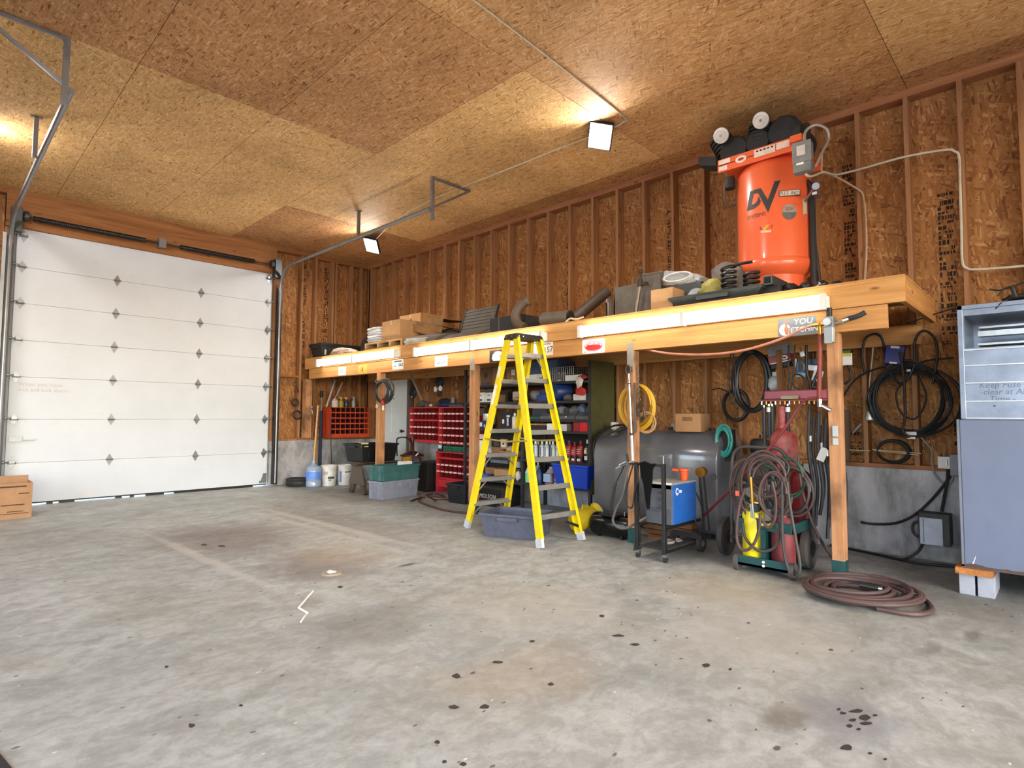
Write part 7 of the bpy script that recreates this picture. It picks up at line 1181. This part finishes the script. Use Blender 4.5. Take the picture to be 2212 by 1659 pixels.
RH = pm('#4b2a2a', .55, dirt='#3a2526'); t = thing('floor_hose', (5.2, 6.6, 0), 'dark red hose lying in loose loops on the floor before the red rack', 'hose')
B().tube(spline([PZ(886, 1083, .012), PZ(900, 1078, .012), PZ(925, 1072, .012), PZ(960, 1074, .012), PZ(940, 1066, .03), PZ(915, 1072, .012), PZ(905, 1082, .012), PZ(925, 1092, .012), PZ(955, 1101, .012), PZ(985, 1106, .012), PZ(1008, 1108, .012), PZ(1035, 1108, .012)], 8), .014, 8).build('hose', RH, t, smooth=True); B().tube(spline([PZ(905, 1070, .012), PZ(910, 1072, .14), PZ(920, 1072, .18), PZ(932, 1076, .12), PZ(940, 1080, .012), PZ(965, 1079, .012), PZ(985, 1077, .012)], 8), .013, 8).build('hose', RH, t, smooth=True)
cl3 = thing('cable_coil', (5.0, 7.62, 1.85), 'coiled dark cable with a red handle hanging on the second loft post', 'cable coil')
for k, s in enumerate((2, 4)): B().tube(coil((4.99-.02*k, 7.60+.03*k, 1.65), -Y, Z, .225-.03*k, .175, 4, .14, (-.02, 0, 0), 24, s), .011, 6).build('loop', pm('#2c2b28', .45), cl3, smooth=True)
p = PX(828, 868, 4.97); B().blob(p, (.03, .05, .06), 12, .2, 3).build('red_handle', pm('#c02a20', .4), cl3, smooth=True); B().cyl(p-Z*.04, p-Z*.13, .016, seg=8).build('white_end', WHITE, cl3); p2_ = PX(814, 880, 4.98); B().cyl(p2_, p2_+V((0, -.03, .05)), .025, seg=8).build('pale_end', pm('#c9b49e', .5), cl3); B().bx(5.0, 5.065, 7.86, 7.88, 1.80, 1.83).build('hook', STEEL, cl3)
# ---------------------------------------------------------------- left edge and floor bits
t, mt, hx, hy, h = carton('cardboard_box', .30, 9.24, 9.70, 0, .425, .71, pm('#a07a58', .8, var=.08, dirt='#86623f'), 'brown open moving box on the floor at the left edge, before the overhead door', seam=False, flaps='rim')
B().bx(.31, 1.0, 9.245, 9.69, .005, .36).build('contents', pm('#b5aca0', .8), t); B().bx(.55, .8, 9.27, 9.5, .36, .40).build('dark_item', DARK, t)
for (a, e, z, s) in ((.62, .95, .385, .018), (.88, .98, .30, .012), (.45, .62, .27, .06), (.72, .94, .165, .013), (.78, .93, .085, .01), (.50, .98, .06, .008)): B().bx(a, e, 9.2385, 9.24, z-s/2, z+s/2).build('dark_print', PRINT, t)
CH = pm('#dcd9d2', .7)
ck = thing('white_stick', (1.9, 3.8, 0), 'thin white stick lying bent on the floor in the middle of the shop', 'stick'); B().tube([PZ(676, 1277, .008), PZ(645, 1313, .008), PZ(664, 1324, .006)], .0075, 6).build('stick', CH, ck)
tag(B().tube([PZ(660, 1329, .006), PZ(650, 1343, .006)], .0065, 6).build('white_stick', CH), 'short white stick piece beside the bent white stick', 'stick')
cp_ = PZ(716, 1239, 0); ck = thing('floor_drain_cap', cp_, 'small pale round cap on the floor beyond the white stick', 'cap'); B().cyl(cp_, cp_+Z*.012, .085, .08, 20).build('rim', pm('#8d8372', .7), ck); B().blob(cp_+Z*.014, (.035, .05, .008), 10, .3, 3).build('chip', CH, ck, smooth=True)
a, e = PZ(0, 1630, 0), PZ(24, 1659, 0); n_ = (a-e).normalized(); s_ = V((-n_.y, n_.x, 0)); s_ = s_ if s_.dot(V((-1, .2, 0))) > 0 else -s_
tag(B().prism([(-1.2, 0), (.6, 0), (.6, .9), (-1.2, .9)], e, n_, s_, Z*.006).build('rubber_mat', pm('#222021', .8), bev=.002), 'black rubber mat corner at the lower left edge of the floor', 'mat')
sc = bpy.context.scene
sc.view_settings.view_transform = 'Standard'; sc.view_settings.look = 'None'; sc.view_settings.gamma = 1.0; sc.view_settings.exposure = EXPO; sc.view_settings.use_curve_mapping = False
sc.cycles.use_denoising = True; sc.cycles.max_bounces = 8; sc.cycles.diffuse_bounces = 5; sc.cycles.glossy_bounces = 4; sc.cycles.caustics_reflective = False; sc.cycles.caustics_refractive = False; sc.cycles.sample_clamp_indirect = 6.0
